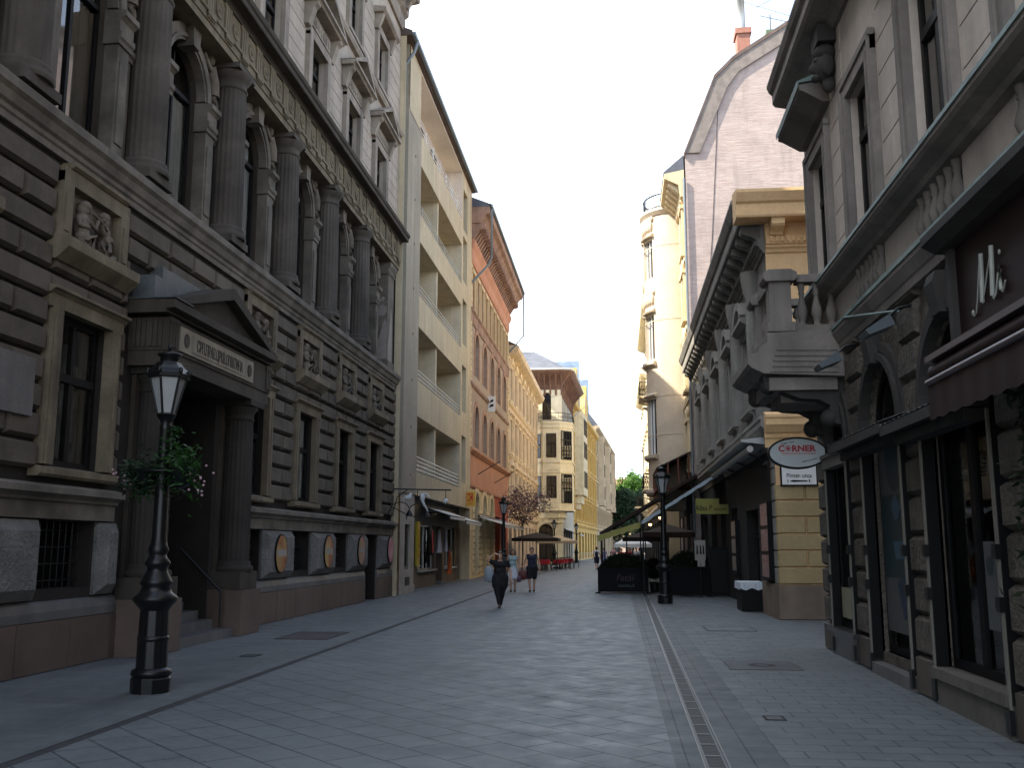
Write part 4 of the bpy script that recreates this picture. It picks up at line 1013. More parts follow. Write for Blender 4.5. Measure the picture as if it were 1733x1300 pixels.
# ================================================================== left: corner house with polygonal bay and wide eave
def make_corner_house():
    root = empty('corner_house', (-5.6, 102, 0), 'cream corner house with polygonal bay, iron balcony and wide brown eave', 'building')
    fr = FS; fs = Fr((.028, 1), (1, -.028))
    w = MB(); w.wall(-3.2, 0, 0, 20, [(-1.75, .2, 1.5, 3.9, True, .5), (-1.6, 15.0, .95, 2.9, True, .3)], w=0)
    w.quad((-3.2, 0, 0), (-3.2, -15, 0), (-3.2, -15, 20), (-3.2, 0, 20)); w.build('wall', 'cream', root, FS)
    w = MB(); w.wall(0, 16, 0, 20, [(c, 15.6, .9, 2.4, False, .3) for c in (1.5, 3.5, 5.5, 8, 10, 12, 14)]+[(c, .2, 2.2, 3.2, False, .4) for c in (2, 5.5, 9, 12.5)]+[(c, 11.0, 1.2, 2.4, False, .3) for c in (8, 10.5, 13)]+[(c, 6.6, 1.2, 2.4, False, .3) for c in (8, 10.5, 13)], w=0)
    w.quad((16, 0, 0), (16, -10, 0), (16, -10, 20), (16, 0, 20)); w.build('side_wall', 'cream2', root, fs)
    window(root, FS, (-1.6, -.25, 15.0), .95, 2.9, trans=2.0, arch=True, mull=1, frame='brown', glass='darkglass', room=False, name='balcony_door')
    window(root, FS, (-1.75, -.4, .2), 1.5, 3.9, trans=2.6, arch=True, mull=1, frame='wood', glass='darkglass', room=False, name='doorway')
    for c in (1.5, 3.5, 5.5, 8, 10, 12, 14): window(root, fs, (c, -.25, 15.6), .9, 2.4, mull=1, frame='brown', glass='darkglass', room=False)
    for c in (2, 5.5, 9, 12.5): window(root, fs, (c, -.3, .2), 2.2, 3.2, mull=1, frame='wood', glass='darkglass', room=False, name='shop_window')
    for c in (8, 10.5, 13):
        for z in (11.0, 6.6): window(root, fs, (c, -.25, z), 1.2, 2.4, mull=1, trans=1.6, frame='wood', glass='darkglass', room=False)
    # polygonal bay: three faces, plan in (X right, w toward camera)
    P = [(-2.75, 0), (-1.95, 1.25), (-.15, 1.25), (1.05, -.2), (1.05, -3.6), (0, -3.6)]
    b = MB(); b.plan([(x, y) for x, y in P], 5.4, 14.6); b.build('bay', 'cream', root, FS)
    tr = MB()
    for z in (5.4, 9.3, 10.35, 14.0, 14.45):
        Q = [(x*1.0+(.1 if x > 0 else (-.1 if x < -2.5 else 0)), y+(.12 if y > 0 else 0)) for x, y in P]; tr.plan(Q, z, z+.22)
    tr.ext([(-1.75, 9.6), (-.35, 9.6), (-.6, 10.1), (-1.05, 10.4), (-1.5, 10.1)], 1.2, 1.36)
    tr.plan([(-2.4, 0), (-1.7, .9), (-.3, .9), (.3, .1), (.3, -3), (0, -3)], 4.7, 5.4); tr.plan([(-2, 0), (-1.5, .5), (-.5, .5), (.1, .1), (0, -2)], 4.2, 4.7)
    tr.archring(-1.75, 3.35, .78, 1.1, 0, .12); tr.archring(-1.6, 17.42, .5, .75, 0, .08)
    for i in range(7): tr.box(-1.9+.25*i, -1.78+.25*i, 1.25, 1.33, 5.75, 6.3)
    tr.build('bay_trim', 'cream', root, FS)
    for a, bq, ww in (((-2.75, 0), (-1.95, 1.25), .62), ((-1.95, 1.25), (-.15, 1.25), 1.05)):
        d = Vector((bq[0]-a[0], bq[1]-a[1])); mid = ((a[0]+bq[0])/2, (a[1]+bq[1])/2); d.normalize()
        f2 = Fr((d.x, -d.y), (-d.y, -d.x)) if False else Fr((d.x, -d.y), (-d.y*1., -d.x*1.))
        nw = Vector((-d.y, d.x))      # outward in (X,w)
        f2 = Fr((d.x, -d.y), (nw.x, -nw.y))
        for z, h in ((6.7, 2.3), (10.9, 2.5)):
            o = window(root, f2, (0, 0, 0), ww, h, trans=h*.55, mull=1, frame='brown', glass='darkglass', room=False, fw=.06)
            o.location = FS.p(mid[0]+nw.x*.07, mid[1]+nw.y*.07, z)
    gz = MB()
    for z, h in ((6.2, 3.0), (10.7, 3.0)):
        d3 = Vector((1.2, -1.45)).normalized(); n3 = Vector((1.45, 1.2)).normalized()
        o = window(root, Fr((d3.x, -d3.y), (n3.x, -n3.y)), (0, 0, 0), 1.6, h, trans=h*.68, mull=3, frame='iron', glass='darkglass', room=False, fw=.07, name='glazed_screen')
        o.location = FS.p(.45+n3.x*.08, .525+n3.y*.08, z)
    rl = MB(); Q = [(-2.85, 0), (-2.0, 1.35), (-.1, 1.35), (1.1, -.15), (1.1, -3.4)]
    for z in (14.75, 15.55): rl.tube([(x, y, z) for x, y in Q], .03)
    for (x0, y0), (x1, y1) in zip(Q[:-1], Q[1:]):
        L = math.hypot(x1-x0, y1-y0); k = max(2, int(L/.16))
        for i in range(k): 
            t = i/k; x = x0+(x1-x0)*t; y = y0+(y1-y0)*t; rl.tube([(x, y, 14.7), (x, y, 15.55)], .014, 4)
            if i % 2 == 0: rl.tube([(x+.07*cos(a), y, 15.15+.16*sin(a)) for a in [2*pi*q/8 for q in range(9)]], .014, 4)
    rl.build('balcony_rail', 'iron', root, FS)
    # flared eave: boarded soffit curving out, with brackets
    prof = [(0, 18.2), (.08, 18.7), (.35, 19.2), (.8, 19.65), (1.2, 19.95), (1.3, 20.15)]
    def ring(o): return [(-4.6, o), (-.2+o*.1, o), (.0+o*.75, o*.75), (o, 0), (o+.45, -16)]
    e = MB(); R_ = [[(x, y, z) for x, y in ring(o)] for o, z in prof]; n = 5
    e.add([v for q in R_ for v in q], [(j*n+i, j*n+i+1, (j+1)*n+i+1, (j+1)*n+i) for j in range(len(prof)-1) for i in range(n-1)]); e.build('eave', 'eavewood', root, FS)
    bk = MB()
    for i in range(7):
        x = -3.6+.6*i; bk.tube([(x, .05, 17.6), (x, .15, 18.5), (x, .5, 19.1), (x, 1.0, 19.7)], .1, 6)
    for i in range(14): bk.tube([(.05+.03*i, -1.1*i-.5, 17.4), (.15+.03*i, -1.1*i-.5, 18.5), (.5+.03*i, -1.1*i-.5, 19.1), (1.0+.03*i, -1.1*i-.5, 19.7)], .1, 6)
    bk.build('eave_bracket', 'eavewood', root, FS)
    top = [(x, y, 20.15) for x, y in ring(1.3)]
    r = MB(); r.add(top+[(-4.6, -4.5, 23.3), (-3.2, -5, 23.3), (-3.2, -16, 23.3)], [(0, 1, 2, 6, 5), (2, 3, 6), (3, 4, 7, 6)][0:3]); r.build('roof', 'slate', root, FS)
    g = MB(); g.tube([(x, y, 20.2) for x, y in ring(1.34)], .1, 8); g.tube([(2.1, -15.9, 20.1), (2.0, -15.9, 18.6), (.6, -15.9, 17.4)], .07); g.build('gutter', 'awnwhite', root, FS)
make_corner_house()
def bent(p, q): 
    d = Vector((q[0]-p[0], q[1]-p[1])); L = d.length; d.normalize(); return (d.x, d.y), (d.y, -d.x), L
ud, wd, L = bent((-5.5, 118.3), (-3.3, 160))
h6, f6 = street_house('yellow_house', 'strong yellow house with an oriel and blue slate firewalls far down the left side', (-5.5, 118.3), ud, wd, L, 19.6, 'yellow', 'yellow',
             [(5.4, 2.3, False), (9.2, 2.4, False), (13.0, 2.4, False), (16.3, 1.9, False)], 9, ground=4.6, ww=1.3, cw=.6, roofm='slate', roofh=4)
m = MB()
for u in (9, 24):
    m.ext([(u-4, 19.6), (u+4, 19.6), (u+2.6, 22.0), (u+1.2, 23.3), (u+.8, 25), (u-.8, 25), (u-1.2, 23.3), (u-2.6, 22.0)], -.9, .08)
m.build('gable', 'yellow', h6, f6)
m = MB()
for u in (11.5, 26.5): m.box(u-.3, u+.3, -6, .2, 20, 26.5)
m.build('firewall', mat('blue_painted_sheet', (.22, .3, .42), streak=.2), h6, f6)
m = MB(); m.plan([(5, 0), (6, 1.1), (12, 1.1), (13, 0)], 8.2, 18.8); m.plan([(6, 0), (7, .7), (11, .7), (12, 0)], 7.2, 8.2); m.plan([(7, 0), (8, .35), (10, .35), (11, 0)], 6.5, 7.2); m.build('oriel', 'sandstone', h6, f6)
for z in (9.2, 13.0, 16.0):
    for u in (7.3, 9, 10.7): window(h6, f6, (u, 1.14, z), 1.0, 2.1, trans=1.4, mull=1, frame='brown', glass='darkglass', room=False)
ud, wd, L = bent((-3.3, 160.2), (-.6, 212))
h7, f7 = street_house('grey_beige_house', 'grey beige tall house closing the far end of the left row', (-3.3, 160.2), ud, wd, L, 21.4, 'buff', 'buff',
             [(5.4, 2.3, False), (9.4, 2.3, False), (13.2, 2.3, False), (17.0, 2.2, False)], 11, ground=4.6, ww=1.4, cw=.6, roofm='slate', roofh=6.5, ped=False)
m = MB()
for u in (8, 26, 42): m.plan([(u-2, 0), (u-1.4, .9), (u+1.4, .9), (u+2, 0)], 8.6, 20.4)
m.build('oriel', 'buff', h7, f7)
for u in (8, 26, 42):
    for z in (9.6, 13.4, 17.2): window(h7, f7, (u, .93, z), 1.3, 2.2, mull=1, trans=1.5, frame='wood', glass='darkglass', room=False)
h8, f8 = street_house('red_roofed_house', 'distant house with a red roof seen past the trees at the street end', (-6, 252), (1, 0), (0, -1), 22, 14.2, 'brownbrick', 'sandstone',
             [(5.2, 2.2, False), (9.4, 2.2, False)], 6, ground=4.4, roofm=mat('red_tile', (.4, .2, .14), bump=.4, bscale=5), roofh=5)
# ================================================================== right: near stone building with balcony and shops
FRT = Fr((0, -1), (-1, 0))       # lettering frame on the right hand facades (u = -Y)
def baluster(m, u, w, z0, h, r=.085):
    P = [(.7, 0), (.7, .06), (.5, .09), (.75, .17), (1., .3), (.9, .4), (.5, .62), (.42, .72), (.62, .76), (.45, .8), (.65, .9), (.7, 1)]
    m.lathe(u, w, [(r*a, z0+h*b) for a, b in P], 12)
def make_right_building():
    root = empty('corner_shop_building', (3.75, 0, 0), 'dark grey building with rough ashlar shops and stone balcony on the near right', 'building')
    U0, U1 = -2.0, 18.55; rnd = random.Random(5)
    ops = [(16.9, .45, 1.45, 3.8, True, .35), (14.1, .3, 1.9, 4.1, True, .5), (11.1, .42, 2.1, 4.0, True, .4), (8.1, .42, 2.1, 4.0, True, .4), (5.1, .42, 2.1, 4.0, True, .4), (2.1, .42, 2.1, 4.0, True, .4)]
    w = MB(); w.wall(U0, U1, 0, 5.2, ops, w=-.05); w.quad((U1, -.05, 0), (U1, -10, 0), (U1, -10, 16), (U1, -.05, 16)); w.quad((U0, -.05, 0), (U0, -10, 0), (U0, -10, 16), (U0, -.05, 16))
    w.quad((U0, -10, 0), (U1, -10, 0), (U1, -10, 16), (U0, -10, 16)); w.quad((U0, 0, 16), (U1, 0, 16), (U1, -10, 16), (U0, -10, 16)); w.build('wall', 'r1rock', root, FR)
    piers = [(17.72, 18.55), (15.15, 16.08), (12.25, 13.06), (9.24, 9.96), (6.24, 6.96), (3.24, 3.96), (.2, 1)]
    k = MB(); p = MB()
    for a, b in piers:
        p.block(a, b, 0, .46, -.06, .07, .02)
        z = .47; j = 0
        while z < 5.0:
            h = .49
            k.block(a+.01, b-.01, z+.012, min(z+h, 5.1)-.012, -.06, .05+rnd.uniform(-.015, .02), .05); z += h; j += 1
    for c, z0, ww, h, *_ in ops:
        sp = z0+h-ww/2; r = ww/2
        for i in range(9):      # voussoirs
            a0 = pi*i/9+.008; a1 = pi*(i+1)/9-.008
            k.archring(c, sp, r+.25, r+.55, -.06, -.02+rnd.uniform(-.005, .012), 3, a0, a1)
    k.build('ashlar_block', 'r1rock', root, FR); p.build('plinth', mat('brown_plinth_stone', (.1, .084, .07), var=.3, streak=.3, rough=.6), root, FR)
    d = MB()
    for c, z0, ww, h, *_ in ops:
        r = ww/2; sp = z0+h-r
        d.archring(c, sp, r+.0, r+.1, -.08, .1); d.archring(c, sp, r+.12, r+.25, -.08, .06)
        jm = MB(); [jm.box(c+sx*(r+.045)-.045, c+sx*(r+.045)+.045, -.08, .085, z0-.1, sp) for sx in (-1, 1)]; jm.build('jamb', 'black', root, FR)
        d.prof([(-.05, sp+r-.05), (.16, sp+r-.05), (.22, sp+r+.3), (.18, sp+r+.42), (-.05, sp+r+.42)], c-.15, c+.15)
    d.build('archivolt', 'r1dark', root, FR)
    t = MB()
    for c, z0, ww, h, *_ in ops[:3]:
        for sx in (-1, 1):
            u = c+sx*(ww/2+.05); t.box(u-.022, u+.022, .085, .11, .25, 3.15)
    t.build('shutter_track', plain('pale_metal_strip', (.14, .133, .112), rough=.45), root, FR)
    t = MB()
    for c, z0, ww, h, *_ in ops[:3]:
        for sx in (-1, 1):
            u = c+sx*(ww/2+.05)
            for z in (1.25, 1.75): t.box(u-.055, u+.055, .085, .14, z-.07, z+.07)
            t.box(u-.06, u+.06, .085, .13, .05, .28)
    t.build('track_collar', 'iron', root, FR)
    window(root, FR, (16.9, -.06, .45), 1.45, 3.8, trans=2.75, mull=0, arch=True, fw=.09, frame='black', name='shop_window', glass='shopglass')
    dr = window(root, FR, (14.1, -.14, .3), 1.9, 4.1, trans=3.0, mull=0, arch=True, fw=.11, frame='black', name='shop_door', glass='shopglass')
    for c in (11.1, 8.1, 5.1, 2.1): window(root, FR, (c, -.1, .42), 2.1, 4.0, trans=2.8, mull=1, arch=True, fw=.11, frame='black', name='shop_window', glass='shopglass')
    s = MB(); s.box(15.95, 17.85, -.05, .16, .38, .45); s.box(16.0, 17.8, -.05, .1, .0, .38); s.build('window_sill', plain('black_sill', (.03, .03, .03), rough=.3), root, FR)
    s = MB(); s.box(10.0, 12.2, -.05, .14, .3, .42); s.box(10.0, 12.2, -.05, .1, .0, .3); s.build('window_sill', mat('worn_sill_stone', (.11, .1, .088), var=.3, streak=.4), root, FR)
    s = MB(); s.box(13.1, 15.1, -.45, .12, .0, .16); s.box(13.1, 15.1, -.45, -.1, .16, .3); s.build('door_step', 'greystone', root, FR)
    # corrugated canopies over the shop openings
    for a, b, z in ((12.7, 15.75, 3.26), (10.2, 12.65, 3.2)):
        q = MB(); n = int((b-a)/.04); P = []
        for i in range(n+1):
            u = a+(b-a)*i/n; dz = .005*sin(i*1.25); P += [(u, .05, z+.24+dz), (u, .44, z+.1+dz)]
        q.add(P, [(2*i, 2*i+1, 2*i+3, 2*i+2) for i in range(n)]); o = q.build('corrugated_canopy', plain('pale_corrugated_sheet', (.22, .23, .235), rough=.4), root, FR)
        q = MB(); q.box(a, b, .05, .4, z, z+.05); q.box(a, b, .39, .44, z-.04, z+.08); q.box(a, b, .05, .25, z-.14, z-.02); q.build('canopy_frame', 'r1dark', o, FR, (0, 0, 0))
    q = MB(); q.box(16.1, 17.7, -.05, .14, 3.12, 3.3); q.box(16.05, 17.75, .02, .18, 3.3, 3.36); q.build('lintel', 'r1t', root, FR)
    # ledges, balustrade panels
    l = MB(); l.prof([(-.05, 4.98), (.06, 4.98), (.08, 5.08), (.1, 5.1), (.14, 5.18), (.17, 5.24), (.17, 5.34), (-.05, 5.42)], U0, U1+.3)
    l.prof([(-.05, 5.98), (.1, 5.98), (.14, 6.04), (.3, 6.08), (.34, 6.12), (.34, 6.2), (-.05, 6.28)], U0, U1+.1); l.build('ledge', 'r1t', root, FR)
    l = MB(); l.prof([(.175, 5.3), (.19, 5.3), (.19, 5.36), (-.05, 5.44), (-.05, 5.425), (.175, 5.35)], U0, U1+.3); l.prof([(.345, 6.17), (.36, 6.17), (.36, 6.22), (-.05, 6.3), (-.05, 6.285), (.345, 6.21)], U0, U1+.1)
    l.build('flashing', 'copper', root, FR)
    C = [17.3, 14.3, 11.2, 8.2, 5.2, 2.2]
    w = MB(); w.wall(U0, U1, 5.2, 16.0, [(c, 5.46, 1.5, .52, False, .2) for c in C[1:]]+[(c, 6.3, 1.3, 2.5, False, .3) for c in C]+[(c, 11.6, 1.3, 2.6, False, .3) for c in C], w=-.02)
    w.build('upper_wall', 'r1', root, FR)
    b = MB(); q = MB()
    for c in C[1:]:
        for i in range(6): baluster(b, c-.62+.248*i, -.01, 5.45, .53, .09)
        q.quad((c-.72, -.215, 5.45), (c+.72, -.215, 5.45), (c+.72, -.215, 6.0), (c-.72, -.215, 6.0))
    b.build('blind_baluster', 'r1t', root, FR); q.build('panel_back', 'r1dark', root, FR)
    j = MB()
    for z in [6.32+.5*i for i in range(8)]:
        for a, bq in zip([c+1.02 for c in C[1:]]+[C[0]+1.02], [c-1.02 for c in C[:-1]]+[U1]):
            j.box(a, bq, -.02, -.008, z+.012, z+.488)
    j.build('ashlar_joint', 'r1', root, FR)
    t = MB()
    for sx in (-1, 1): t.box(sx*.8-.15, sx*.8+.15, -.03, .06, 6.29, 9.05); t.box(sx*.9-.05, sx*.9+.05, .06, .09, 6.29, 9.05); t.box(sx*.68-.03, sx*.68+.03, .06, .08, 6.29, 8.9)
    t.box(-.95, .95, -.03, .062, 8.8, 9.1); t.box(-.98, .98, .0, .09, 9.0, 9.1)
    rep(t, 'window_surround', 'r1t', root, FR, [(c, 0, 0) for c in C])
    for i, c in enumerate(C):
        window(root, FR, (c, -.14, 6.3), 1.3, 2.5, trans=1.75, mull=1 if i else 0, fw=.09, frame='wood', curtain=[(.03, .35, .1, 1.7)] if i == 2 else None)
        window(root, FR, (c, -.14, 11.6), 1.3, 2.6, trans=1.8, mull=1, fw=.09, frame='wood')
    for c in (17.3, 11.2, 5.2):
        h = MB(); h.prof([(-.02, 9.35), (.1, 9.35), (.42, 9.55), (.5, 9.58), (.5, 9.68), (-.02, 9.75)], c-1.1, c+1.1); o = h.build('window_hood', 'r1t', root, FR)
        h = MB(); h.prof([(.52, 9.62), (.54, 9.72), (-.02, 9.95), (-.02, 9.76), (.5, 9.7)], c-1.14, c+1.14); h.build('hood_flashing', 'copper', o, FR)
    for u in (15.75, 12.75):      # carved heads under the cornice
        h = MB(); h.ell((0, .16, 9.75), (.17, .2, .27)); h.ell((0, .14, 9.98), (.22, .2, .16)); h.ell((0, .34, 9.72), (.05, .07, .09)); h.ell((0, .3, 9.55), (.09, .08, .07))
        for sx in (-1, 1): h.ell((sx*.16, .14, 9.72), (.07, .12, .2)); h.ell((sx*.07, .31, 9.83), (.05, .04, .04))
        h.box(-.26, .26, -.02, .3, 10.1, 10.4); h.ell((0, .1, 9.45), (.1, .12, .16)); h.build('carved_head', 'r1dark', root, FR, (u, 0, 0))
    m = MB(); m.prof([(-.05, 10.3), (.05, 10.3), (.12, 10.42), (.16, 10.44), (.45, 10.5), (.5, 10.56), (.5, 10.74), (.56, 10.8), (.6, 10.9), (.6, 10.95), (-.05, 11.1)], U0, U1+.3); m.build('cornice', 'r1t', root, FR)
    m = MB(); m.tube([(15.2, .2, 5.3), (12.5, .16, 4.75)], .02); m.build('banner_rod', 'copper', root, FR)
    # balcony over the corner shop window
    b = MB(); A, B_ = 16.3, 18.3
    b.prof([(-.05, 4.55), (1.3, 4.62), (1.5, 4.72), (1.55, 4.78), (1.55, 4.92), (1.4, 4.98), (1.3, 5.1), (1.22, 5.14), (1.22, 5.3), (-.05, 5.34)], A-.12, B_+.12)
    for i in range(5): b.prof([(.1, 4.62+.09*i), (1.2-.03*i, 4.64+.09*i), (1.2-.03*i, 4.68+.09*i), (.1, 4.67+.09*i)], A-.14-.0*i, A-.118)
    o = b.build('balcony', 'r1t', root, FR)
    q = MB()
    q.box(A, A+.34, .78, 1.14, 5.34, 6.2); q.box(B_-.34, B_, .78, 1.14, 5.34, 6.2)
    q.box(A-.04, A+.38, .74, 1.18, 5.34, 5.5); q.box(B_-.38, B_+.04, .74, 1.18, 5.34, 5.5)
    q.prof([(.72, 6.2), (1.2, 6.2), (1.24, 6.26), (1.24, 6.34), (1.14, 6.4), (.78, 6.4), (.68, 6.34), (.68, 6.26)], A-.08, A+.42); q.prof([(.72, 6.2), (1.2, 6.2), (1.24, 6.26), (1.24, 6.34), (1.14, 6.4), (.78, 6.4), (.68, 6.34), (.68, 6.26)], B_-.42, B_+.08)
    q.box(A+.42, B_-.42, .84, 1.1, 6.22, 6.34); q.box(A+.34, B_-.34, .84, 1.1, 5.34, 5.46)
    q.box(A+.04, A+.3, -.02, .68, 6.2, 6.33); q.box(B_-.3, B_-.04, -.02, .68, 6.2, 6.33); q.box(A+.04, A+.3, -.02, .74, 5.341, 5.46); q.box(B_-.3, B_-.04, -.02, .74, 5.341, 5.46)
    q.build('parapet', 'r1t', o, FR)
    q = MB()
    for i in range(4): baluster(q, A+.52+.32*i, .97, 5.46, .76, .1)
    for u in (A+.17, B_-.17):
        for i in range(3): baluster(q, u, .1+.24*i, 5.46, .74, .09)
    q.build('baluster', 'r1t', o, FR)
    q = MB()
    for u in (A+.25, B_-.25):
        q.prof([(-.05, 3.75), (.15, 3.8), (.25, 3.95), (.22, 4.1), (.4, 4.2), (.7, 4.22), (1.0, 4.35), (1.25, 4.4), (1.3, 4.62), (-.05, 4.56)], u-.18, u+.18)
        q.lathe(0, 0, [(0, 0)], 3) if False else q.ell((u, .2, 3.9), (.21, .16, .16)); q.ell((u, 1.18, 4.45), (.21, .14, .14))
    q.build('console', 'r1dark', o, FR)
    q = MB(); q.box(A+.0, B_-.0, .1, 1.2, 4.35, 4.56); q.box(A+.43, B_-.43, .05, .95, 4.2, 4.35); q.build('soffit', 'r1t', o, FR)
    return root
make_right_building()
def make_red_shopfront():
    r = empty('shop_sign', (3.7, 8.7, 3.68), 'dark maroon shop sign board with pale cursive lettering at the right edge', 'sign')
    m = MB(); m.box(-1.6, 1.15, .08, .3, 0, 1.05); m.build('board', 'maroon', r, FR)
    m = MB(); m.box(1.1, 1.22, .06, .36, -.1, 1.1); m.prof([(.05, 1.05), (.42, 1.07), (.55, 1.15), (.55, 1.24), (.05, 1.3)], -1.6, 1.34); m.build('frame', 'r1dark', r, FR)
    sc_ = plain('pale_script_letter', (.3, .31, .28)); L_ = MB()
    def stroke(P, r0): L_.tube([(-9.42+8.7+x, .315, .26+z) for x, z in P], r0, 6)
    stroke([(.02, .04), (.05, -.0), (.1, .02), (.16, .15), (.24, .4), (.3, .52)], .007); L_.ell((-9.42+8.7+.02, .315, .3), (.03, .01, .03), 8, 6)
    for x in (.3, .55): stroke([(x+.02, .53), (x+.0, .3), (x-.03, .08)], .024)
    stroke([(.27, .07), (.36, .2), (.5, .42), (.57, .53)], .007); stroke([(.52, .08), (.55, .04), (.6, .08), (.68, .25)], .01)
    stroke([(.72, .3), (.71, .15), (.72, .08)], .02); stroke([(.72, .08), (.76, .05), (.82, .14)], .009); L_.ell((-9.42+8.7+.74, .315, .68), (.024, .01, .024), 8, 6)
    L_.build('lettering', sc_, r, FRT)
    a = empty('awning', (3.7, 8.5, 3.5), 'rolled maroon awning with scalloped valance below the cursive sign', 'awning')
    m = MB(); m.tube([(-2.2, .5, .0), (1.45, .5, .0)], .1, 10); m.build('roll', 'maroon', a, FR)
    m = MB(); m.box(-2.2, 1.45, .1, .62, .1, .16); m.tube([(-2.2, .6, -.1), (1.45, .6, -.1)], .035, 8); m.build('casing', plain('mauve_grey_metal', (.06, .045, .05), rough=.4), a, FR)
    v = MB(); n = 64
    P = [(-2.2+3.65*i/n, .6+.004*sin(i*.9), -.46-.02*abs(sin(pi*i/6))) for i in range(n+1)]
    v.add([(p[0], .6, -.1) for p in P]+P, [(i, i+1, n+2+i, n+1+i) for i in range(n)], True); v.build('valance', 'maroon', a, FR)
    w = empty('climbing_plant', (3.65, 8.3, 0), 'dark climbing plant in the shade at the right edge', 'plant')
    q = MB(); rn = random.Random(9)
    for i in range(1500): q.leaf((rn.uniform(-.5, .5), rn.gauss(.12, .1), 1.0+2.3*rn.random()), .07, rn)
    q.build('leaves', leafmat('dark_ivy', (.012, .02, .01), (.02, .03, .014)), w, FR)
    q = MB(); q.tube([(0, .1, 0), (.1, .12, 1.2), (-.1, .1, 2.4)], .03); q.build('stem', 'bark', w, FR)
make_red_shopfront()
def flood(u, z, label):
    r = empty('floodlight', (3.75, u, z), label, 'lamp', 'floodlights over the right shops')
    m = MB(); m.prof([(.3, .0), (.62, -.12), (.66, -.06), (.36, .14)], -.2, .2); m.build('housing', plain('bluish_lamp_metal', (.08, .095, .105), rough=.35), r, FR)
    m = MB(); m.tube([(0, -.05, .3), (0, .2, .25), (0, .4, .08)], .02); m.build('arm', 'iron', r, FR)
flood(12.35, 4.5, 'small floodlight beside the arch next to the maroon sign'); flood(15.2, 4.6, 'small floodlight above the arched shop door')
# posters in the shop door and window
def poster(name, u, w, z, ww, h, label, m, extra=None):
    r = empty(name, (3.75, u, z), label, 'poster'); q = MB(); q.box(-ww/2, ww/2, w-.012, w, 0, h); q.build('sheet', m, r, FR)
    if extra: extra(r, w)
pz = plain('grey_poster', (.07, .072, .07)); teal = plain('teal_poster', (.014, .03, .034)); blue = plain('blue_cup', (.04, .09, .13))
def ex1(r, w):
    q = MB(); n = 20; q.add([(.0+.42*cos(2*pi*i/n), w+.004, 2.35+.42*sin(2*pi*i/n)) for i in range(n)], [tuple(range(n))]); q.quad((-.72, w+.003, .75), (.72, w+.003, .75), (.72, w+.003, 1.9), (-.72, w+.003, 1.9)); q.build('dark_print', teal, r, FR)
    q = MB(); q.ext([(-.28, 1.0), (.12, 1.0), (.22, 1.25), (-.38, 1.25)], w+.006, w+.012); q.ext([(-.1, 1.55), (.1, 1.55), (.22, 1.75), (.0, 1.9), (-.25, 1.7)], w+.006, w+.012); q.build('cup', blue, r, FR)
    q = MB(); q.ext([(-.62, .38), (-.1, .2), (.12, .68), (-.42, .86)], w+.007, w+.013); q.build('tilted_note', plain('dark_blue_note', (.015, .03, .06)), r, FR)
poster('poster', 14.1, -.1, .62, 1.5, 2.9, 'tall poster with a blue cup filling the arched shop door', pz, ex1)
poster('notice', 16.9, -.03, .62, 1.1, .5, 'cream notice sheet low in the corner shop window', plain('cream_paper', (.26, .24, .17)))
def ex2(r, w):
    q = MB(); n = 14; q.add([(.1*cos(2*pi*i/n), w+.004, .65+.1*sin(2*pi*i/n)) for i in range(n)], [tuple(range(n))]); q.build('emblem', teal, r, FR)
poster('notice', 10.7, -.07, .95, .3, .9, 'narrow pale notice in the dark shop window nearest the right edge', plain('pale_paper', (.07, .075, .078)), ex2)
# oval sign and street name plate
def make_oval():
    r = empty('oval_sign', (3.2, 17.7, 3.43), 'oval white sign with red stylised lettering on a black bracket', 'sign')
    n = 40; m = MB(); m.ext([(.52*cos(2*pi*i/n), .285*sin(2*pi*i/n)) for i in range(n)], -.05, .05); m.build('rim', 'black', r, FS)
    m = MB(); m.add([(.485*cos(2*pi*i/n), .053, .25*sin(2*pi*i/n)) for i in range(n)], [tuple(range(n))]); m.build('face', plain('pale_sign_face', (.42, .46, .46), rough=.3), r, FS)
    rd = plain('dark_red_letter', (.33, .02, .03))
    text('lettering', 'C', .15, rd, r, FS, (-.28, .056, .03), bold=.006); text('lettering', 'RNER', .15, rd, r, FS, (.1, .056, .03), sx=1.1, bold=.006)
    q = MB(); 
    for a, b in ((0, .03), (.042, .054)):
        q.add([((a if k else b)*cos(2*pi*i/20)-.165, .057, (a if k else b)*sin(2*pi*i/20)+.082) for k in (0, 1) for i in range(20)], [(i, (i+1) % 20, 20+(i+1) % 20, 20+i) for i in range(20)])
    q.build('letter_ring', rd, r, FS)
    text('lettering', 'SZENDVICSBÁR & CUKRÁSZDA', .042, 'signred', r, FS, (.01, .056, -.025))
    text('lettering', 'www.corner.hu', .042, 'black', r, FS, (.2, .056, -.14), roll=.22); text('lettering', 'Reggeli - Ebéd', .04, 'black', r, FS, (-.17, .056, .17), roll=.17)
    m = MB(); m.tube([(.2, 0, -.28), (.55, 0, -.32)], .012) if False else None
    m.tube([(.5, 0, .1), (.58, 0, .1)], .015); m.tube([(.5, 0, -.12), (.58, 0, -.12)], .015); m.tube([(.55, 0, -.25), (.55, 0, .2)], .015)
    for sx, x0 in ((1, .52), (-1, -.5)): m.tube([(x0+sx*(.02+.07*math.exp(-.12*i)*cos(i*.7)), 0, -.2+.07*math.exp(-.12*i)*sin(i*.7)) for i in range(14)], .01)
    m.build('bracket', 'iron', r, FS)
make_oval()
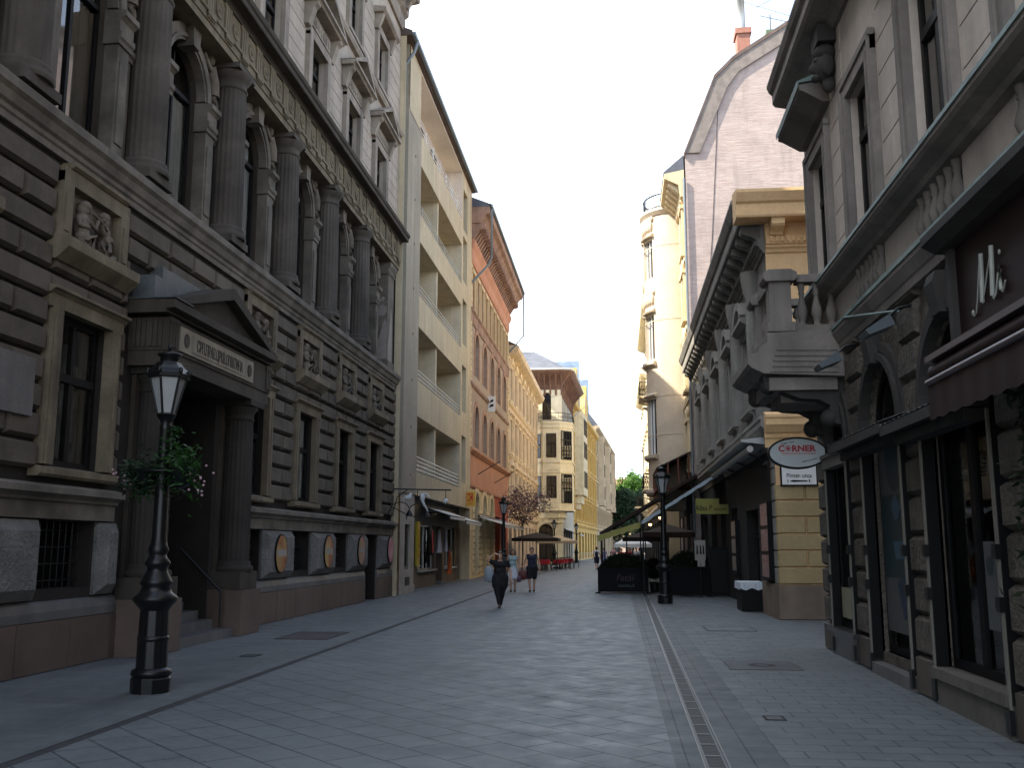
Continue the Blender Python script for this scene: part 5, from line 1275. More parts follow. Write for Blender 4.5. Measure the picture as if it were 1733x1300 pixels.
def make_plate():
    r = empty('street_sign', (4.57, 25.22, 3.29), 'white street name plate in a black frame on the yellow block wall', 'sign')
    m = MB(); m.box(-.46, .46, -.03, .03, 0, .55); m.build('frame', 'black', r, FS); m = MB(); m.box(-.42, .42, .03, .035, .04, .51); m.build('plate', 'white', r, FS)
    text('lettering', 'Pintér utca', .15, 'black', r, FS, (0, .037, .22), sx=.95)
    q = MB(); q.ext([(-.24, .13), (-.15, .105), (.2, .12), (.2, .14), (-.15, .155)], .036, .04); q.box(-.29, -.27, .036, .04, .09, .17); q.box(.24, .26, .036, .04, .09, .17); q.build('arrow', 'black', r, FS)
make_plate()

# ================================================================== right: low classical building on the alley corner
def make_classical():
    root = empty('classical_house', (4.0, 25.3, 0), 'two storey classical house, dirty grey to the street and ochre to the alley', 'building')
    L = 22.6; H = 9.6
    W = [3.9, 7.5, 11.3, 15.1, 18.9]
    w = MB(); w.wall(0, L, 4.3, H+1.3, [(c, 5.95, 1.15, 1.95, False, .3) for c in W]); w.quad((L, 0, 0), (L, -9, 0), (L, -9, 11), (L, 0, 11)); w.quad((0, -9, 0), (L, -9, 0), (L, -9, 11), (0, -9, 11))
    w.build('street_wall', 'r2', root, FR)
    w = MB(); w.wall(.0, 9, .0, H+1.3, [], w=0); w.build('alley_wall', 'r2o', root, FS)
    b = MB(); b.block(-.06, 4.5, 0, .86, -.05, .06, .02); b.block(4.5, 9, 0, .86, -.05, .06, .02); b.build('base', 'r2base', root, FS)
    b = MB(); b.box(0, 2.6, 0, .065, 0, .86); b.build('street_base', 'r2base', root, FR)
    k = MB()
    for i in range(6):
        z = .862+.415*i; u = -.04
        xs = [.74, .74, 1.45, 1.45, 1.45] if i % 2 else [1.5, 1.45, 1.45, 1.45, 1.45]
        for x in xs: k.block(u+.012, u+x-.012, z+.012, z+.403, -.01, .06, .025); u += x
    k.build('rusticated_block', 'r2y', root, FS)
    k = MB()
    for i in range(8): k.block(.0, .42, .87+.415*i, .865+.415*i+.4, -.01, .05, .025)
    k.build('corner_block', 'r2', root, FR)
    # ground storey to the street: near-black shops
    ops = [(4.6, .12, 2.6, 2.75, False, .6), (9.0, .7, 1.7, 2.4, False, .3), (12.6, .1, 1.6, 3.0, False, .6), (16.2, .5, 2.4, 2.6, False, .4), (20.2, .1, 2.2, 3.0, False, .5)]
    w = MB(); w.wall(0, L, 0, 4.31, ops); w.build('ground_wall', 'r2dark', root, FR)
    for c, z, ww, h, *_ in ops: window(root, FR, (c, -.28, z), ww, h, trans=h*.72, mull=1, fw=.08, frame='wood', name='shopfront', glass='shopglass')
    # band cornice, dentils, crown cornice on both sides
    for fr, a, bq, mt in ((FR, -.22, L, 'r2'), (FS, -.22, 9, 'r2o')):
        m = MB(); m.prof([(-.02, 4.28), (.04, 4.28), (.06, 4.5), (.1, 4.52), (.1, 4.62), (.16, 4.66), (.26, 4.8), (.3, 4.84), (.3, 5.0), (.33, 5.02), (.33, 5.1), (-.02, 5.2)], a if fr is FS else 0, bq)
        m.prof([(-.02, 9.42), (.05, 9.42), (.08, 9.5), (.14, 9.54), (.14, 9.6), (.2, 9.62), (.2, 9.82), (-.02, 9.82)], 0, bq)
        m.prof([(-.02, 10.2), (.66, 10.2), (.68, 10.25), (.68, 10.55), (.74, 10.6), (.84, 10.82), (.84, 10.9), (-.02, 11.05)], -.8 if fr is FS else 0, bq)
        u = .1
        while u < bq:
            m.box(u, u+.07, .2, .26, 9.66, 9.8); m.box(u, u+.06, .1, .15, 4.53, 4.61); u += .14
        u = .1
        while u < bq: m.prof([(-.02, 9.82), (.25, 9.83), (.3, 9.9), (.55, 9.98), (.6, 10.04), (.6, 10.195), (-.02, 10.195)], u, u+.34); u += .95
        m.box(0, bq, -.02, .12, 9.82, 10.2); m.build('cornice', mt, root, fr)
    t = MB()
    for i, c in enumerate(W):
        for sx in (-1, 1): t.box(c+sx*.75-.14, c+sx*.75+.14, -.02, .1, 5.7, 8.1); t.box(c+sx*.75-.18, c+sx*.75+.18, -.02, .16, 7.95, 8.15)
        t.box(c-.75, c+.75, -.02, .09, 7.9, 8.14); t.prof([(-.02, 8.15), (.2, 8.15), (.36, 8.25), (.36, 8.36), (-.02, 8.38)], c-1.05, c+1.05)
        t.prof([(-.02, 5.55), (.14, 5.55), (.2, 5.62), (.2, 5.72), (-.02, 5.75)], c-1.0, c+1.0)
        t.archring(c, 8.0, .8, 1.02, -.02, .34, 12, .5, pi-.5) 
        t.archring(c, 8.0, .3, .8, -.02, .12, 12, .5, pi-.5); t.ell((c, .14, 8.52), (.2, .14, .14))
    for u in (1.9, 5.7, 9.4, 13.2, 17.0, 20.8):
        t.box(u-.22, u+.22, -.02, .1, 5.2, 9.4); t.box(u-.3, u+.3, -.02, .18, 5.2, 5.5)
        t.lathe(u, .12, [(.2, 5.5), (.2, 8.4), (.18, 8.6), (.24, 8.8), (.3, 9.2), (.3, 9.41)], 16)
    t.build('window_surround', 'r2', root, FR)
    for i, c in enumerate(W): window(root, FR, (c, -.25, 5.95), 1.15, 1.95, trans=1.3, mull=1, fw=.08, frame='wood', glass='darkglass', room=False)
    r = MB(); r.add([(0+.1, .8, 10.95), (L, .8, 10.95), (L, -4.5, 12.4), (4, -4.5, 12.4), (0, -9, 10.95), (L, -9, 10.95)], [(0, 1, 2, 3), (0, 3, 4), (3, 2, 5, 4)]); r.build('roof', 'rooftile', root, FR)
make_classical()
def menu_case(u, z, w, h, label, cols):
    r = empty('menu_case', (4.0, u, z), label, 'menu case', 'menu display cases'); m = MB(); m.box(-w/2, w/2, 0, .14, 0, h); m.build('case', 'black', r, FR)
    m = MB()
    k = 3
    for i in range(k): z0 = .06+h*i/k; m.quad((-w/2+.06, .144, z0), (w/2-.06, .144, z0), (w/2-.06, .144, z0+h/k-.1), (-w/2+.06, .144, z0+h/k-.1))
    m.build('menu_sheet', litho('menu_print', cols, 8), r, FR)
menu_case(26.6, .95, 1.3, 2.0, 'black menu case with coloured pages at the alley corner', [(.2, .12, .08), (.5, .42, .38), (.3, .06, .05), (.4, .4, .45)])
menu_case(33.6, .95, 1.2, 1.7, 'black menu case between the restaurant door and shop window', [(.1, .08, .05), (.35, .3, .25), (.05, .05, .06)])
rb = empty('rolled_awning', (4.0, 31.0, 4.3), 'rolled up pale awning under the band cornice of the classical house', 'awning')
m = MB(); m.tube([(-5, .5, .02), (5, .5, .02)], .09, 10); m.build('roll', 'awnwhite', rb, FR); m = MB(); m.prof([(.0, .12), (.72, .2), (.74, .26), (0, .34)], -5.05, 5.05); m.build('cover', plain('pale_cover', (.45, .46, .46)), rb, FR)
m = MB(); [m.tube([(u, 0, -.2), (u, .45, 0)], .03) for u in (-4, -1.3, 1.3, 4)]; m.build('awning_arm', 'iron', rb, FR)

# ================================================================== right: tall house with gable wall and round bay
def make_gable_house():
    root = empty('gable_house', (3.7, 48, 0), 'tall house with bare pinkish gable wall and a sunlit round bay', 'building')
    G = [(0.0, 0), (.08, 21.6), (1.72, 25.75), (2.68, 26.7), (5.35, 28.4), (9.5, 30.8), (15, 25), (15, 0)]
    g = MB(); g.ext(G, -14, 0); g.build('gable_wall', 'gable', root, FS)
    v = MB(); e = [(0.02, 21.65), (1.7, 25.85), (2.66, 26.82), (5.33, 28.52), (9.5, 30.95)]; inn = [(.82, 21.65), (2.35, 25.2), (2.95, 26.0), (5.75, 27.75), (9.9, 30.2)]
    for i in range(4): v.ext([e[i], inn[i], inn[i+1], e[i+1]], .002, .12)
    v.build('verge', mat('grey_verge_render', (.2, .175, .16), var=.25, scale=3, streak=.2, bump=.5), root, FS)
    r = MB(); 
    for i in range(4): r.ext([e[i], (e[i][0]+.02, e[i][1]-.2), (e[i+1][0]+.02, e[i+1][1]-.2), e[i+1]], -13, .16)
    r.build('roof', 'rooftile', root, FS)
    c = MB(); c.box(2.98, 3.65, -1.2, -.3, 26.4, 28.3); c.box(2.9, 3.73, -1.28, -.22, 28.3, 28.6); c.build('chimney', mat('red_chimney_brick', (.33, .16, .12), var=.2, scale=6, streak=.2), root, FS)
    c = MB(); c.lathe(3.3, -.75, [(.2, 28.6), (.2, 30.6), (.24, 30.62), (.24, 30.7)], 12); c.build('flue', 'chrome', root, FS)
    a = MB(); a.tube([(4.75, -.5, 27.6), (4.75, -.5, 29.4)], .025); a.tube([(4.2, -.4, 29.3), (5.9, -.6, 28.9)], .015); a.tube([(4.0, -.5, 29.8), (5.6, -.5, 30.6)], .012); a.tube([(3.4, -.5, 30.2), (6.4, -.5, 29.0)], .01); a.build('aerial', 'iron', root, FS)
    c = MB(); c.tube([(1.9, .013, 25), (1.3, .013, 17), (.7, .013, 11)], .012); c.build('cable', 'black', root, FS)
    h = MB(); h.box(4.5, 4.9, -1.6, -.4, 27.9, 28.5); h.build('roof_hatch', plain('green_hatch', (.1, .14, .08)), root, FS)
    # street front
    w = MB(); w.wall(0, 11, 0, 4.4, [(2.0, .2, 2.4, 3.2, False, .4), (6, .2, 2.6, 3.2, False, .4), (9.4, .2, 2.0, 3.2, False, .4)], w=.03); w.build('shop_front_wall', 'r2dark', root, FR)
    w = MB(); w.wall(0, 11, 4.4, 20.4, [(1.2, z, 1.0, 2.3, False, .3) for z in (5.6, 9.6, 13.2, 16.6)]+[(10, z, 1.0, 2.3, False, .3) for z in (5.6, 9.6, 13.2, 16.6)]  , w=.03)
    w.quad((11, .03, 0), (11, -14, 0), (11, -14, 21), (11, .03, 21)); w.quad((0, .03, 0), (0, 0, 0), (0, 0, 20.4), (0, .03, 20.4)); w.build('street_wall', 'lit', root, FR)
    for u in (1.2, 10):
        for z in (5.6, 9.6, 13.2, 16.6): window(root, FR, (u, -.2, z), 1.0, 2.3, trans=1.5, mull=1, frame='wood', glass='darkglass', room=False)
    for u, ww in ((2.0, 2.4), (6, 2.6), (9.4, 2.0)): window(root, FR, (u, -.3, .2), ww, 3.2, trans=2.4, mull=1, frame='wood', glass='darkglass', room=False, name='shop_window')
    t = MB()
    for z in (5.6, 9.6, 13.2, 16.6):
        for sx in (-1, 1): t.box(1.2+sx*.62-.1, 1.2+sx*.62+.1, .02, .16, z-.1, z+2.3)
        t.box(.4, 2.0, .02, .22, z+2.3, z+2.5); t.box(.4, 2.0, .02, .25, z-.22, z-.08)
        for i in range(5): t.ell((.6+.3*i, .1, z+2.8+.12*sin(i*2)), (.16, .1, .2), 8, 6)
    for z in (8.9, 12.5, 16.0): t.box(.0, 11, .02, .12, z, z+.2)
    t.build('stucco_ornament', 'lit', root, FR)
    e = MB(); e.prof([(0, 19.3), (.2, 19.4), (.3, 20.0), (.9, 20.3), (1.0, 20.35), (1.0, 20.6), (0, 20.8)], -.03, 4.2)
    for i in range(5): e.prof([(.1, 19.6), (.3, 19.65), (.8, 20.1), (.8, 20.3), (.1, 20.3)], .25+.8*i, .65+.8*i)
    e.prof([(0, 19.3), (.2, 19.4), (.3, 20.0), (.9, 20.3), (1.0, 20.35), (1.0, 20.6), (0, 20.8)], 7.9, 11); e.build('eave_cornice', 'lit', root, FR)
    e = MB(); e.prof([(.0, 20.8), (1.02, 20.6), (1.04, 20.7), (.0, 21.6)], .0, 4.2); e.build('eave_roof', 'slate', root, FR)
    # round bay: half cylinder with window openings on its curve
    uc, R0 = 6.0, 1.9; N = 36; b = MB(); gl = MB(); zs = [4.6, 6.7, 9.7, 11.9, 14.4, 16.5, 18.7, 20.2]
    def pt(a, r, z): return (uc-r*sin(a), r*cos(a)+.03, z)
    A = [-pi/2+pi*i/N for i in range(N+1)]
    def isw(a, z0): return z0 in (6.7, 11.9, 16.5) and (math.radians(6) < abs(a) < math.radians(41))
    for i in range(N):
        am = (A[i]+A[i+1])/2
        for z0, z1 in zip(zs[:-1], zs[1:]):
            if isw(am, z0):
                b.quad(pt(A[i], R0, z0), pt(A[i+1], R0, z0), pt(A[i+1], R0-.3, z0), pt(A[i], R0-.3, z0)); b.quad(pt(A[i], R0, z1), pt(A[i], R0-.3, z1), pt(A[i+1], R0-.3, z1), pt(A[i+1], R0, z1))
                gl.quad(pt(A[i], R0-.22, z0), pt(A[i+1], R0-.22, z0), pt(A[i+1], R0-.22, z1), pt(A[i], R0-.22, z1))
                if not isw(am-pi/N, z0): b.quad(pt(A[i], R0, z0), pt(A[i], R0-.3, z0), pt(A[i], R0-.3, z1), pt(A[i], R0, z1))
                if not isw(am+pi/N, z0): b.quad(pt(A[i+1], R0, z0), pt(A[i+1], R0, z1), pt(A[i+1], R0-.3, z1), pt(A[i+1], R0-.3, z0))
            else: b.add([pt(A[i], R0, z0), pt(A[i+1], R0, z0), pt(A[i+1], R0, z1), pt(A[i], R0, z1)], [(0, 1, 2, 3)], True)
    def arc(m, a0, a1, P, n=18):
        AA = [math.radians(a0+(a1-a0)*i/n) for i in range(n+1)]; k = len(P)
        m.add([pt(a, R0+w_, z) for a in AA for w_, z in P], [(i*k+j, i*k+(j+1) % k, (i+1)*k+(j+1) % k, (i+1)*k+j) for i in range(n) for j in range(k)]+[tuple(range(k)), tuple(range(n*k, n*k+k))])
    o = b.build('round_bay', 'bay', root, FR); gl.build('pane', 'darkglass', o, FR)
    f = MB()
    for s in (-1, 1):
        for z0, z1 in ((6.7, 9.7), (11.9, 14.4), (16.5, 18.7)):
            for a in (7, 23, 40): q = pt(math.radians(s*a), R0-.2, 0); f.box(q[0]-.04, q[0]+.04, q[1]-.04, q[1]+.04, z0, z1)
    f.build('window_frame', 'white', o, FR)
    m = MB()
    for s in (-1, 1):
        a0, a1 = (4, 43) if s > 0 else (-43, -4)
        for z in (6.5, 11.6): arc(m, a0, a1, [(-.05, z-.1), (.1, z-.1), (.22, z), (.22, z+.16), (-.05, z+.18)])
        for z in (9.8, 14.5, 18.8): arc(m, a0, a1, [(-.05, z), (.16, z+.03), (.2, z+.12), (-.05, z+.3)])
        for z in (15.3, 19.5):
            for a in range(8, 42, 6):
                q = pt(math.radians(s*a), R0+.02, z); m.ell(q, (.14, .14, .38), 8, 6); q = pt(math.radians(s*(a+3)), R0+.02, z+.35); m.ell(q, (.12, .12, .16), 8, 6)
    arc(m, -90, 90, [(-.05, 20.0), (.06, 20.0), (.2, 20.2), (.2, 20.36), (-.1, 20.4)], 36); arc(m, -90, 90, [(-.05, 4.5), (.1, 4.5), (.2, 4.65), (.2, 4.8), (-.05, 4.9)], 36)
    for i in range(7): arc(m, -90, 90, [(-.02, 5.6+2.1*i), (.018, 5.6+2.1*i), (.018, 5.64+2.1*i), (-.02, 5.64+2.1*i)], 24) if i in (1, 2, 4, 6) else None
    m.build('bay_moulding', 'bay', o, FR)
    m = MB(); m.plan([pt(a, R0, 0)[:2] for a in A], 20.2, 20.3); m.plan([(x, y) for x, y, _ in [pt(a, R0-.2, 0) for a in A]], 4.2, 4.6); m.plan([pt(a, R0-.8, 0)[:2] for a in A], 3.7, 4.2); m.build('bay_floor', 'bay', o, FR)
    m = MB(); m.tube([pt(a, R0-.05, 21.2) for a in A], .04); m.tube([pt(a, R0-.05, 20.5) for a in A], .03)
    for a in A[::1]: m.tube([pt(a, R0-.05, 20.3), pt(a, R0-.05, 21.2)], .02, 4)
    m.build('roof_rail', 'iron', root, FR)
    m = MB(); m.tube([(-.12, .02, 20.3), (-.12, .02, 2)], .06, 8); m.build('drainpipe', 'zincpipe', root, FR)
    t = MB(); t.ext([(-1.35, 20.7), (-.75, 20.7), (-.75, 22.4), (-.95, 22.8), (-1.15, 22.8), (-1.35, 22.4)], -9.6, -9.0) if False else None
    t.box(8.2, 9.2, -.2, .4, 20.5, 23.2); t.box(8.1, 9.3, -.3, .5, 23.2, 23.5); t.box(8.4, 9.0, -.1, .3, 23.5, 24.1); t.build('roof_pier', 'lit', root, FR)
    t = MB(); t.prof([(-.4, 21), (.3, 21), (.3, 22.3), (-.4, 22.9)], 3.0, 4.6); t.build('dormer', 'slate', root, FR)
make_gable_house()
def iron_balcony(root, fr, u, z, L, d, trim):
    b = MB(); b.prof([(0, z-.5), (d*.3, z-.42), (d*.7, z-.2), (d, z-.12), (d, z), (0, z)], u-L/2, u+L/2); o = b.build('balcony', trim, root, fr)
    b = MB(); 
    for s in (-1, 1): b.prof([(0, z-1.3), (.2, z-1.2), (.35, z-.9), (d*.8, z-.45), (0, z-.45)], u+s*L*.35-.15, u+s*L*.35+.15)
    b.build('console', trim, o, fr)
    r = MB(); Q = [(u-L/2, 0), (u-L/2, d-.05), (u+L/2, d-.05), (u+L/2, 0)]
    for zz in (z+.08, z+.95): r.tube([(x, y, zz) for x, y in Q], .035)
    for (x0, y0), (x1, y1) in zip(Q[:-1], Q[1:]):
        k = max(2, int(math.hypot(x1-x0, y1-y0)/.15))
        for i in range(k+1):
            x = x0+(x1-x0)*i/k; y = y0+(y1-y0)*i/k; r.tube([(x, y, z), (x, y, z+.95)], .016, 4)
            r.tube([(x+.08*cos(a), y+.08*cos(a)*(abs(x1-x0) < .1), z+.5+.2*sin(a)) for a in [2*pi*q/8 for q in range(9)]], .02, 4)
    r.build('railing', 'iron', o, fr)
hA, fA = street_house('balcony_house', 'sunlit cream house with bulging iron balconies beyond the round bay', (2.95, 59.2), (0, 1), (-1, 0), 27, 19.4, 'lit', 'cream',
             [(5.6, 2.3, False), (9.2, 2.3, True), (12.8, 2.3, False), (16.2, 1.8, False)], 7, ground=4.5, ww=1.2, cw=1.0, roofm='slate', roofh=4, gm='r2dark')
for u, z in ((3.4, 5.3), (8.4, 11.9)): iron_balcony(hA, fA, u, z, 3.2, 1.3, 'lit')
hB, fB = street_house('far_right_house', 'sunlit buff house at the far end of the right row', (2.95, 86.4), (.004, 1), (-1, .004), 22, 17.4, 'buff', 'cream',
             [(5.6, 2.3, False), (9.4, 2.3, False), (13.0, 2.3, False)], 6, ground=4.6, ww=1.3, cw=.8, ped=False, gm='r2dark')
iron_balcony(hB, fB, 6, 5.4, 3.4, 1.3, 'cream')
def make_wood_canopy():
    r = empty('wooden_canopy', (3.65, 51.5, 4.9), 'red brown wooden framed canopy below the round bay', 'canopy')
    m = MB(); P = [(0, 1.5), (1.7, .7)]
    m.add([(-3.4, 0, 1.5), (3.4, 0, 1.5), (3.4, 1.7, .7), (-3.4, 1.7, .7), (-3.4, 0, 1.42), (3.4, 0, 1.42), (3.4, 1.7, .62), (-3.4, 1.7, .62)], [(0, 1, 2, 3), (7, 6, 5, 4), (3, 2, 6, 7), (0, 3, 7, 4), (1, 5, 6, 2)]); m.build('canopy_roof', 'maroon', r, FR)
    f = MB()
    for i in range(12): u = -3.4+6.8*i/11; f.box(u-.04, u+.04, 1.6, 1.7, -.3, .66)
    for i in range(4): f.box(-3.44, -3.36, .1+.5*i, .18+.5*i, -.3, 1.4-.24*i)
    f.box(-3.4, 3.4, 1.59, 1.71, -.4, -.28); f.box(-3.44, -3.34, 0, 1.7, -.4, -.28); f.build('canopy_frame', mat('red_brown_timber', (.12, .045, .03), streak=.2), r, FR)
    g = MB(); g.quad((-3.4, 1.65, -.3), (3.4, 1.65, -.3), (3.4, 1.65, .66), (-3.4, 1.65, .66)); g.build('pane', plain('amber_glass', (.4, .3, .16), rough=.2), r, FR)
make_wood_canopy()
# ================================================================== ground
def sheet(name, x0, x1, y0, y1, z, m):
    s = MB(); s.quad((x0, y0, z), (x1, y0, z), (x1, y1, z), (x0, y1, z)); return struct(s, name, m)
slabA = brickmat('grey_paving_diagonal', (.108, .124, .132), (.122, .139, .147), (.034, .039, .042), .62, .42, .012, 'g', rough=.62, rot=RAD(45), bump=.5, stain=.45, spec=.35)
slabB = brickmat('grey_paving_courses', (.092, .106, .113), (.108, .122, .129), (.03, .034, .036), .46, .3, .01, 'g', rough=.64, bump=.5, stain=.35, spec=.35)
slabL = brickmat('pale_worn_paving', (.104, .115, .12), (.122, .133, .137), (.06, .066, .068), .5, .36, .005, 'g', rough=.62, bump=.25, stain=.4, spec=.35)
slabC = brickmat('border_paving', (.068, .078, .084), (.088, .098, .104), (.026, .029, .031), .9, .28, .008, 'g', rough=.62, rot=RAD(90), bump=.4, stain=.3)
sheet('ground', -700, 700, -300, 900, -.012, mat('far_paving', (.2, .19, .18), var=.2, streak=0))
sheet('carriageway', -5.03, .45, -8, 250, 0, slabA)
sheet('left_pavement', -9.2, -5.17, -8, 250, .0, slabL)
sheet('right_pavement', 1.38, 16, -8, 250, .0, slabB)
sheet('border_strip', .45, 1.38, -8, 250, -.003, slabC)
sheet('kerb_strip', -5.17, -5.03, -8, 250, -.004, mat('dark_kerb_stone', (.04, .041, .043), var=.3, streak=0))
def make_drain():
    r = empty('drain_channel', (.86, 20, 0), 'slotted steel drain channel running along the paving', 'drain')
    def X(y): return .79+.19*(y-8.5)/26-.86
    for s in (-1, 1):
        m = MB(); y0, y1 = 2, 39
        pts = [(X(y0)+s*.1-.008, y0-20), (X(y0)+s*.1+.008, y0-20), (X(y1)+s*.1+.008, y1-20), (X(y1)+s*.1-.008, y1-20)]; m.plan(pts, -.002, .006); m.build('rail', plain('worn_steel_edge', (.15, .16, .165), rough=.4, metal=.3) if s < 0 else bpy.data.materials['worn_steel_edge'], r)
    m = MB(); g = MB(); y = 2.
    m.plan([(X(2)-.088, -18), (X(2)+.088, -18), (X(39)+.088, 19), (X(39)-.088, 19)], -.0029, -.0015)
    while y < 39:
        x = X(y)
        g.box(x-.086, x+.086, y-20, y-20+.045, -.002, .004); g.box(x-.086, x-.068, y-20+.03, y-20+.5, -.002, .003); g.box(x+.068, x+.086, y-20+.03, y-20+.5, -.002, .003)
        k = .06
        while k < .48: g.box(x-.068, x+.068, y-20+k, y-20+k+.01, -.002, .0); k += .06
        y += .5
    m.build('slot', 'black', r); g.build('grating', plain('grey_cast_grating', (.1, .11, .114), rough=.5, metal=.3), r)
make_drain()
def cover(name, x, y, w, d, label, m, rim):
    r = empty(name, (x, y, 0), label, 'manhole cover', 'access covers in the paving'); q = MB(); q.box(-w/2, w/2, -d/2, d/2, -.004, .006); q.build('plate', m, r)
    q = MB(); t = .03
    for a in ((-w/2-t, w/2+t, -d/2-t, -d/2), (-w/2-t, w/2+t, d/2, d/2+t), (-w/2-t, -w/2, -d/2, d/2), (w/2, w/2+t, -d/2, d/2)): q.box(*a, -.004, .0075)
    q.build('frame', rim, r)
    return r
cast = mat('cast_iron_plate', (.055, .063, .072), var=.3, streak=0, rough=.5, bump=.6, bscale=40)
cover('access_cover', 2.42, 22.5, 1.0, 1.25, 'paved rectangular access cover beyond the iron plate on the right', slabB, 'black')
r = cover('manhole_cover', 2.16, 15.7, 1.0, 1.05, 'square iron cover with a round crest in the right pavement', cast, plain('cover_frame', (.02, .021, .022), rough=.5))
q = MB(); n = 24; q.add([(.2*cos(2*pi*i/n)*k, .2*sin(2*pi*i/n)*k, .009) for k in (1, .6) for i in range(n)], [(i, (i+1) % n, n+(i+1) % n, n+i) for i in range(n)]); q.build('crest', 'black', r)
cover('access_cover', -6.2, 19.9, 1.0, 1.6, 'dark rectangular access cover on the left pavement before the portal', mat('dark_paving_plate', (.07, .065, .065), var=.3, streak=0), 'black')
cover('valve_lid', 1.62, 11.0, .16, .2, 'small dark valve lid in the right pavement nearest the camera', cast, 'black')
cover('valve_lid', -6.1, 16.2, .22, .25, 'small dark valve lid on the left pavement near the portal steps', cast, 'black')

# ================================================================== street lamps
def make_lamp():
    r = empty('street_lamp', (-5.84, 12.1, 0), 'nearest black street lamp with a flower basket, before the portal', 'street lamp', 'old style street lamps')
    b = MB()
    b.lathe(0, 0, [(.24, 0), (.245, .17), (.23, .19)], 12, sm=False); b.lathe(0, 0, [(.2, .18), (.25, .22), (.24, .27), (.19, .3)], 20)
    b.lathe(0, 0, [(.19, .3), (.185, .6), (.175, 1.0)], 48, flute=.05); b.lathe(0, 0, [(.175, .62), (.195, .64), (.195, .67), (.175, .69)], 20)
    b.lathe(0, 0, [(.175, 1.0), (.2, 1.04), (.27, 1.12), (.275, 1.16), (.2, 1.22), (.17, 1.3), (.2, 1.33), (.19, 1.37), (.13, 1.48), (.12, 1.53), (.15, 1.56), (.16, 1.6), (.11, 1.66), (.1, 1.7)], 24); b.build('base', 'iron', r)
    p = MB(); p.lathe(0, 0, [(.11, 1.7), (.13, 1.76), (.105, 1.82), (.092, 1.9), (.085, 2.6), (.07, 3.3), (.08, 3.33), (.06, 3.38), (.09, 3.44), (.12, 3.48)], 16); p.build('post', 'iron', r)
    l = MB(); n = 6
    def hx(rad, z): return [(rad*cos(2*pi*i/n+pi/6), rad*sin(2*pi*i/n+pi/6), z) for i in range(n)]
    lo, hi = hx(.11, 3.5), hx(.235, 4.0)
    for i in range(n): l.tube([lo[i], hi[i]], .016, 5); l.tube([lo[i], lo[(i+1) % n]], .018, 5); l.tube([hi[i], hi[(i+1) % n]], .025, 5)
    l.lathe(0, 0, [(.26, 3.99), (.27, 4.03), (.23, 4.1), (.17, 4.16), (.16, 4.19)], 6, a0=pi/6, a1=pi/6+2*pi, sm=False); l.lathe(0, 0, [(.12, 4.15), (.12, 4.27), (.16, 4.29), (.15, 4.31), (.05, 4.34), (.02, 4.36)], 14); l.ell((0, 0, 4.4), (.03, .03, .045), 8, 6)
    for i in range(n): l.ell((hi[i][0]*1.12, hi[i][1]*1.12, 4.06), (.03, .03, .05), 6, 5)
    o = l.build('lantern', 'iron', r)
    for i in range(n):
        g = MB(); k = .93; a, b2, c, d = lo[i], lo[(i+1) % n], hi[(i+1) % n], hi[i]
        g.quad(*[(x*k, y*k, z) for x, y, z in (a, b2, c, d)]); g.build('pane', 'lampglass', o)
    return r
lamp0 = make_lamp()
for x, y, lab in ((1.48, 32.1, 'black street lamp standing before the terrace planters on the right'), (-5.88, 51, 'black street lamp before the orange shopfront, beside the purple leaved tree'),
                  (-6.1, 96, 'black street lamp rising behind the cafe parasols by the corner house'), (-4.5, 109, 'black street lamp farthest down the left side, before the far awning'), (1.6, 71, 'black street lamp half hidden under the right hand terrace canopies')):
    c = copytree(lamp0, None, (x, y, 0), rz=random.uniform(0, 1)); c['label'] = lab
def make_basket():
    r = empty('flower_basket', (-5.84, 12.1, 2.7), 'green leafy flower basket hung round the nearest lamp post', 'plant basket')
    b = MB()
    for s in (-1, 1): b.lathe(s*.24, 0, [(.04, -.16), (.16, -.1), (.2, .06), (.21, .08)], 16)
    b.tube([(.3*cos(a), .3*sin(a), .05) for a in [2*pi*i/20 for i in range(21)]], .015); b.build('bowl', 'iron', r)
    rn = random.Random(4)
    q = MB(); d = MB(); f = MB()  # bright right and dark left leaves paint the lit and shaded sides
    for i in range(520):
        a = rn.gauss(.1, .95); rr = .08+.3*rn.random()**.6; z = rn.gauss(.12, .14)-.25*(rr > .36)*rn.random()
        q.leaf((rr*cos(a)*1.1+.08, rr*sin(a), z), rn.uniform(.03, .065), rn)
    for i in range(130): q.leaf((rn.gauss(.1, .06), rn.gauss(0, .06), .2+.45*rn.random()), .04, rn)
    for i in range(700):
        a = rn.uniform(0, 2*pi); k = rn.random()**.5; d.leaf((-.15+.42*cos(a)*k, .3*sin(a)*k, rn.gauss(.0, .13)), .05, rn)
    for i in range(60): q.leaf((rn.uniform(-.4, -.1), rn.gauss(0, .1), rn.gauss(-.2, .06)), .05, rn)
    for i in range(26): s = rn.choice((-1, 1)); f.ell((s*rn.uniform(.4, .62), rn.gauss(0, .15), rn.gauss(-.02, .1)), (.018, .018, .016), 6, 4)
    q.build('leaves', leafmat('lit_side_basket_leaf', (.022, .08, .012), (.012, .042, .009)), r); d.build('shaded_leaves', leafmat('shaded_side_basket_leaf', (.015, .03, .015), (.02, .045, .02)), r); f.build('flower', plain('pale_pink_petal', (.4, .25, .28)), r)
make_basket()

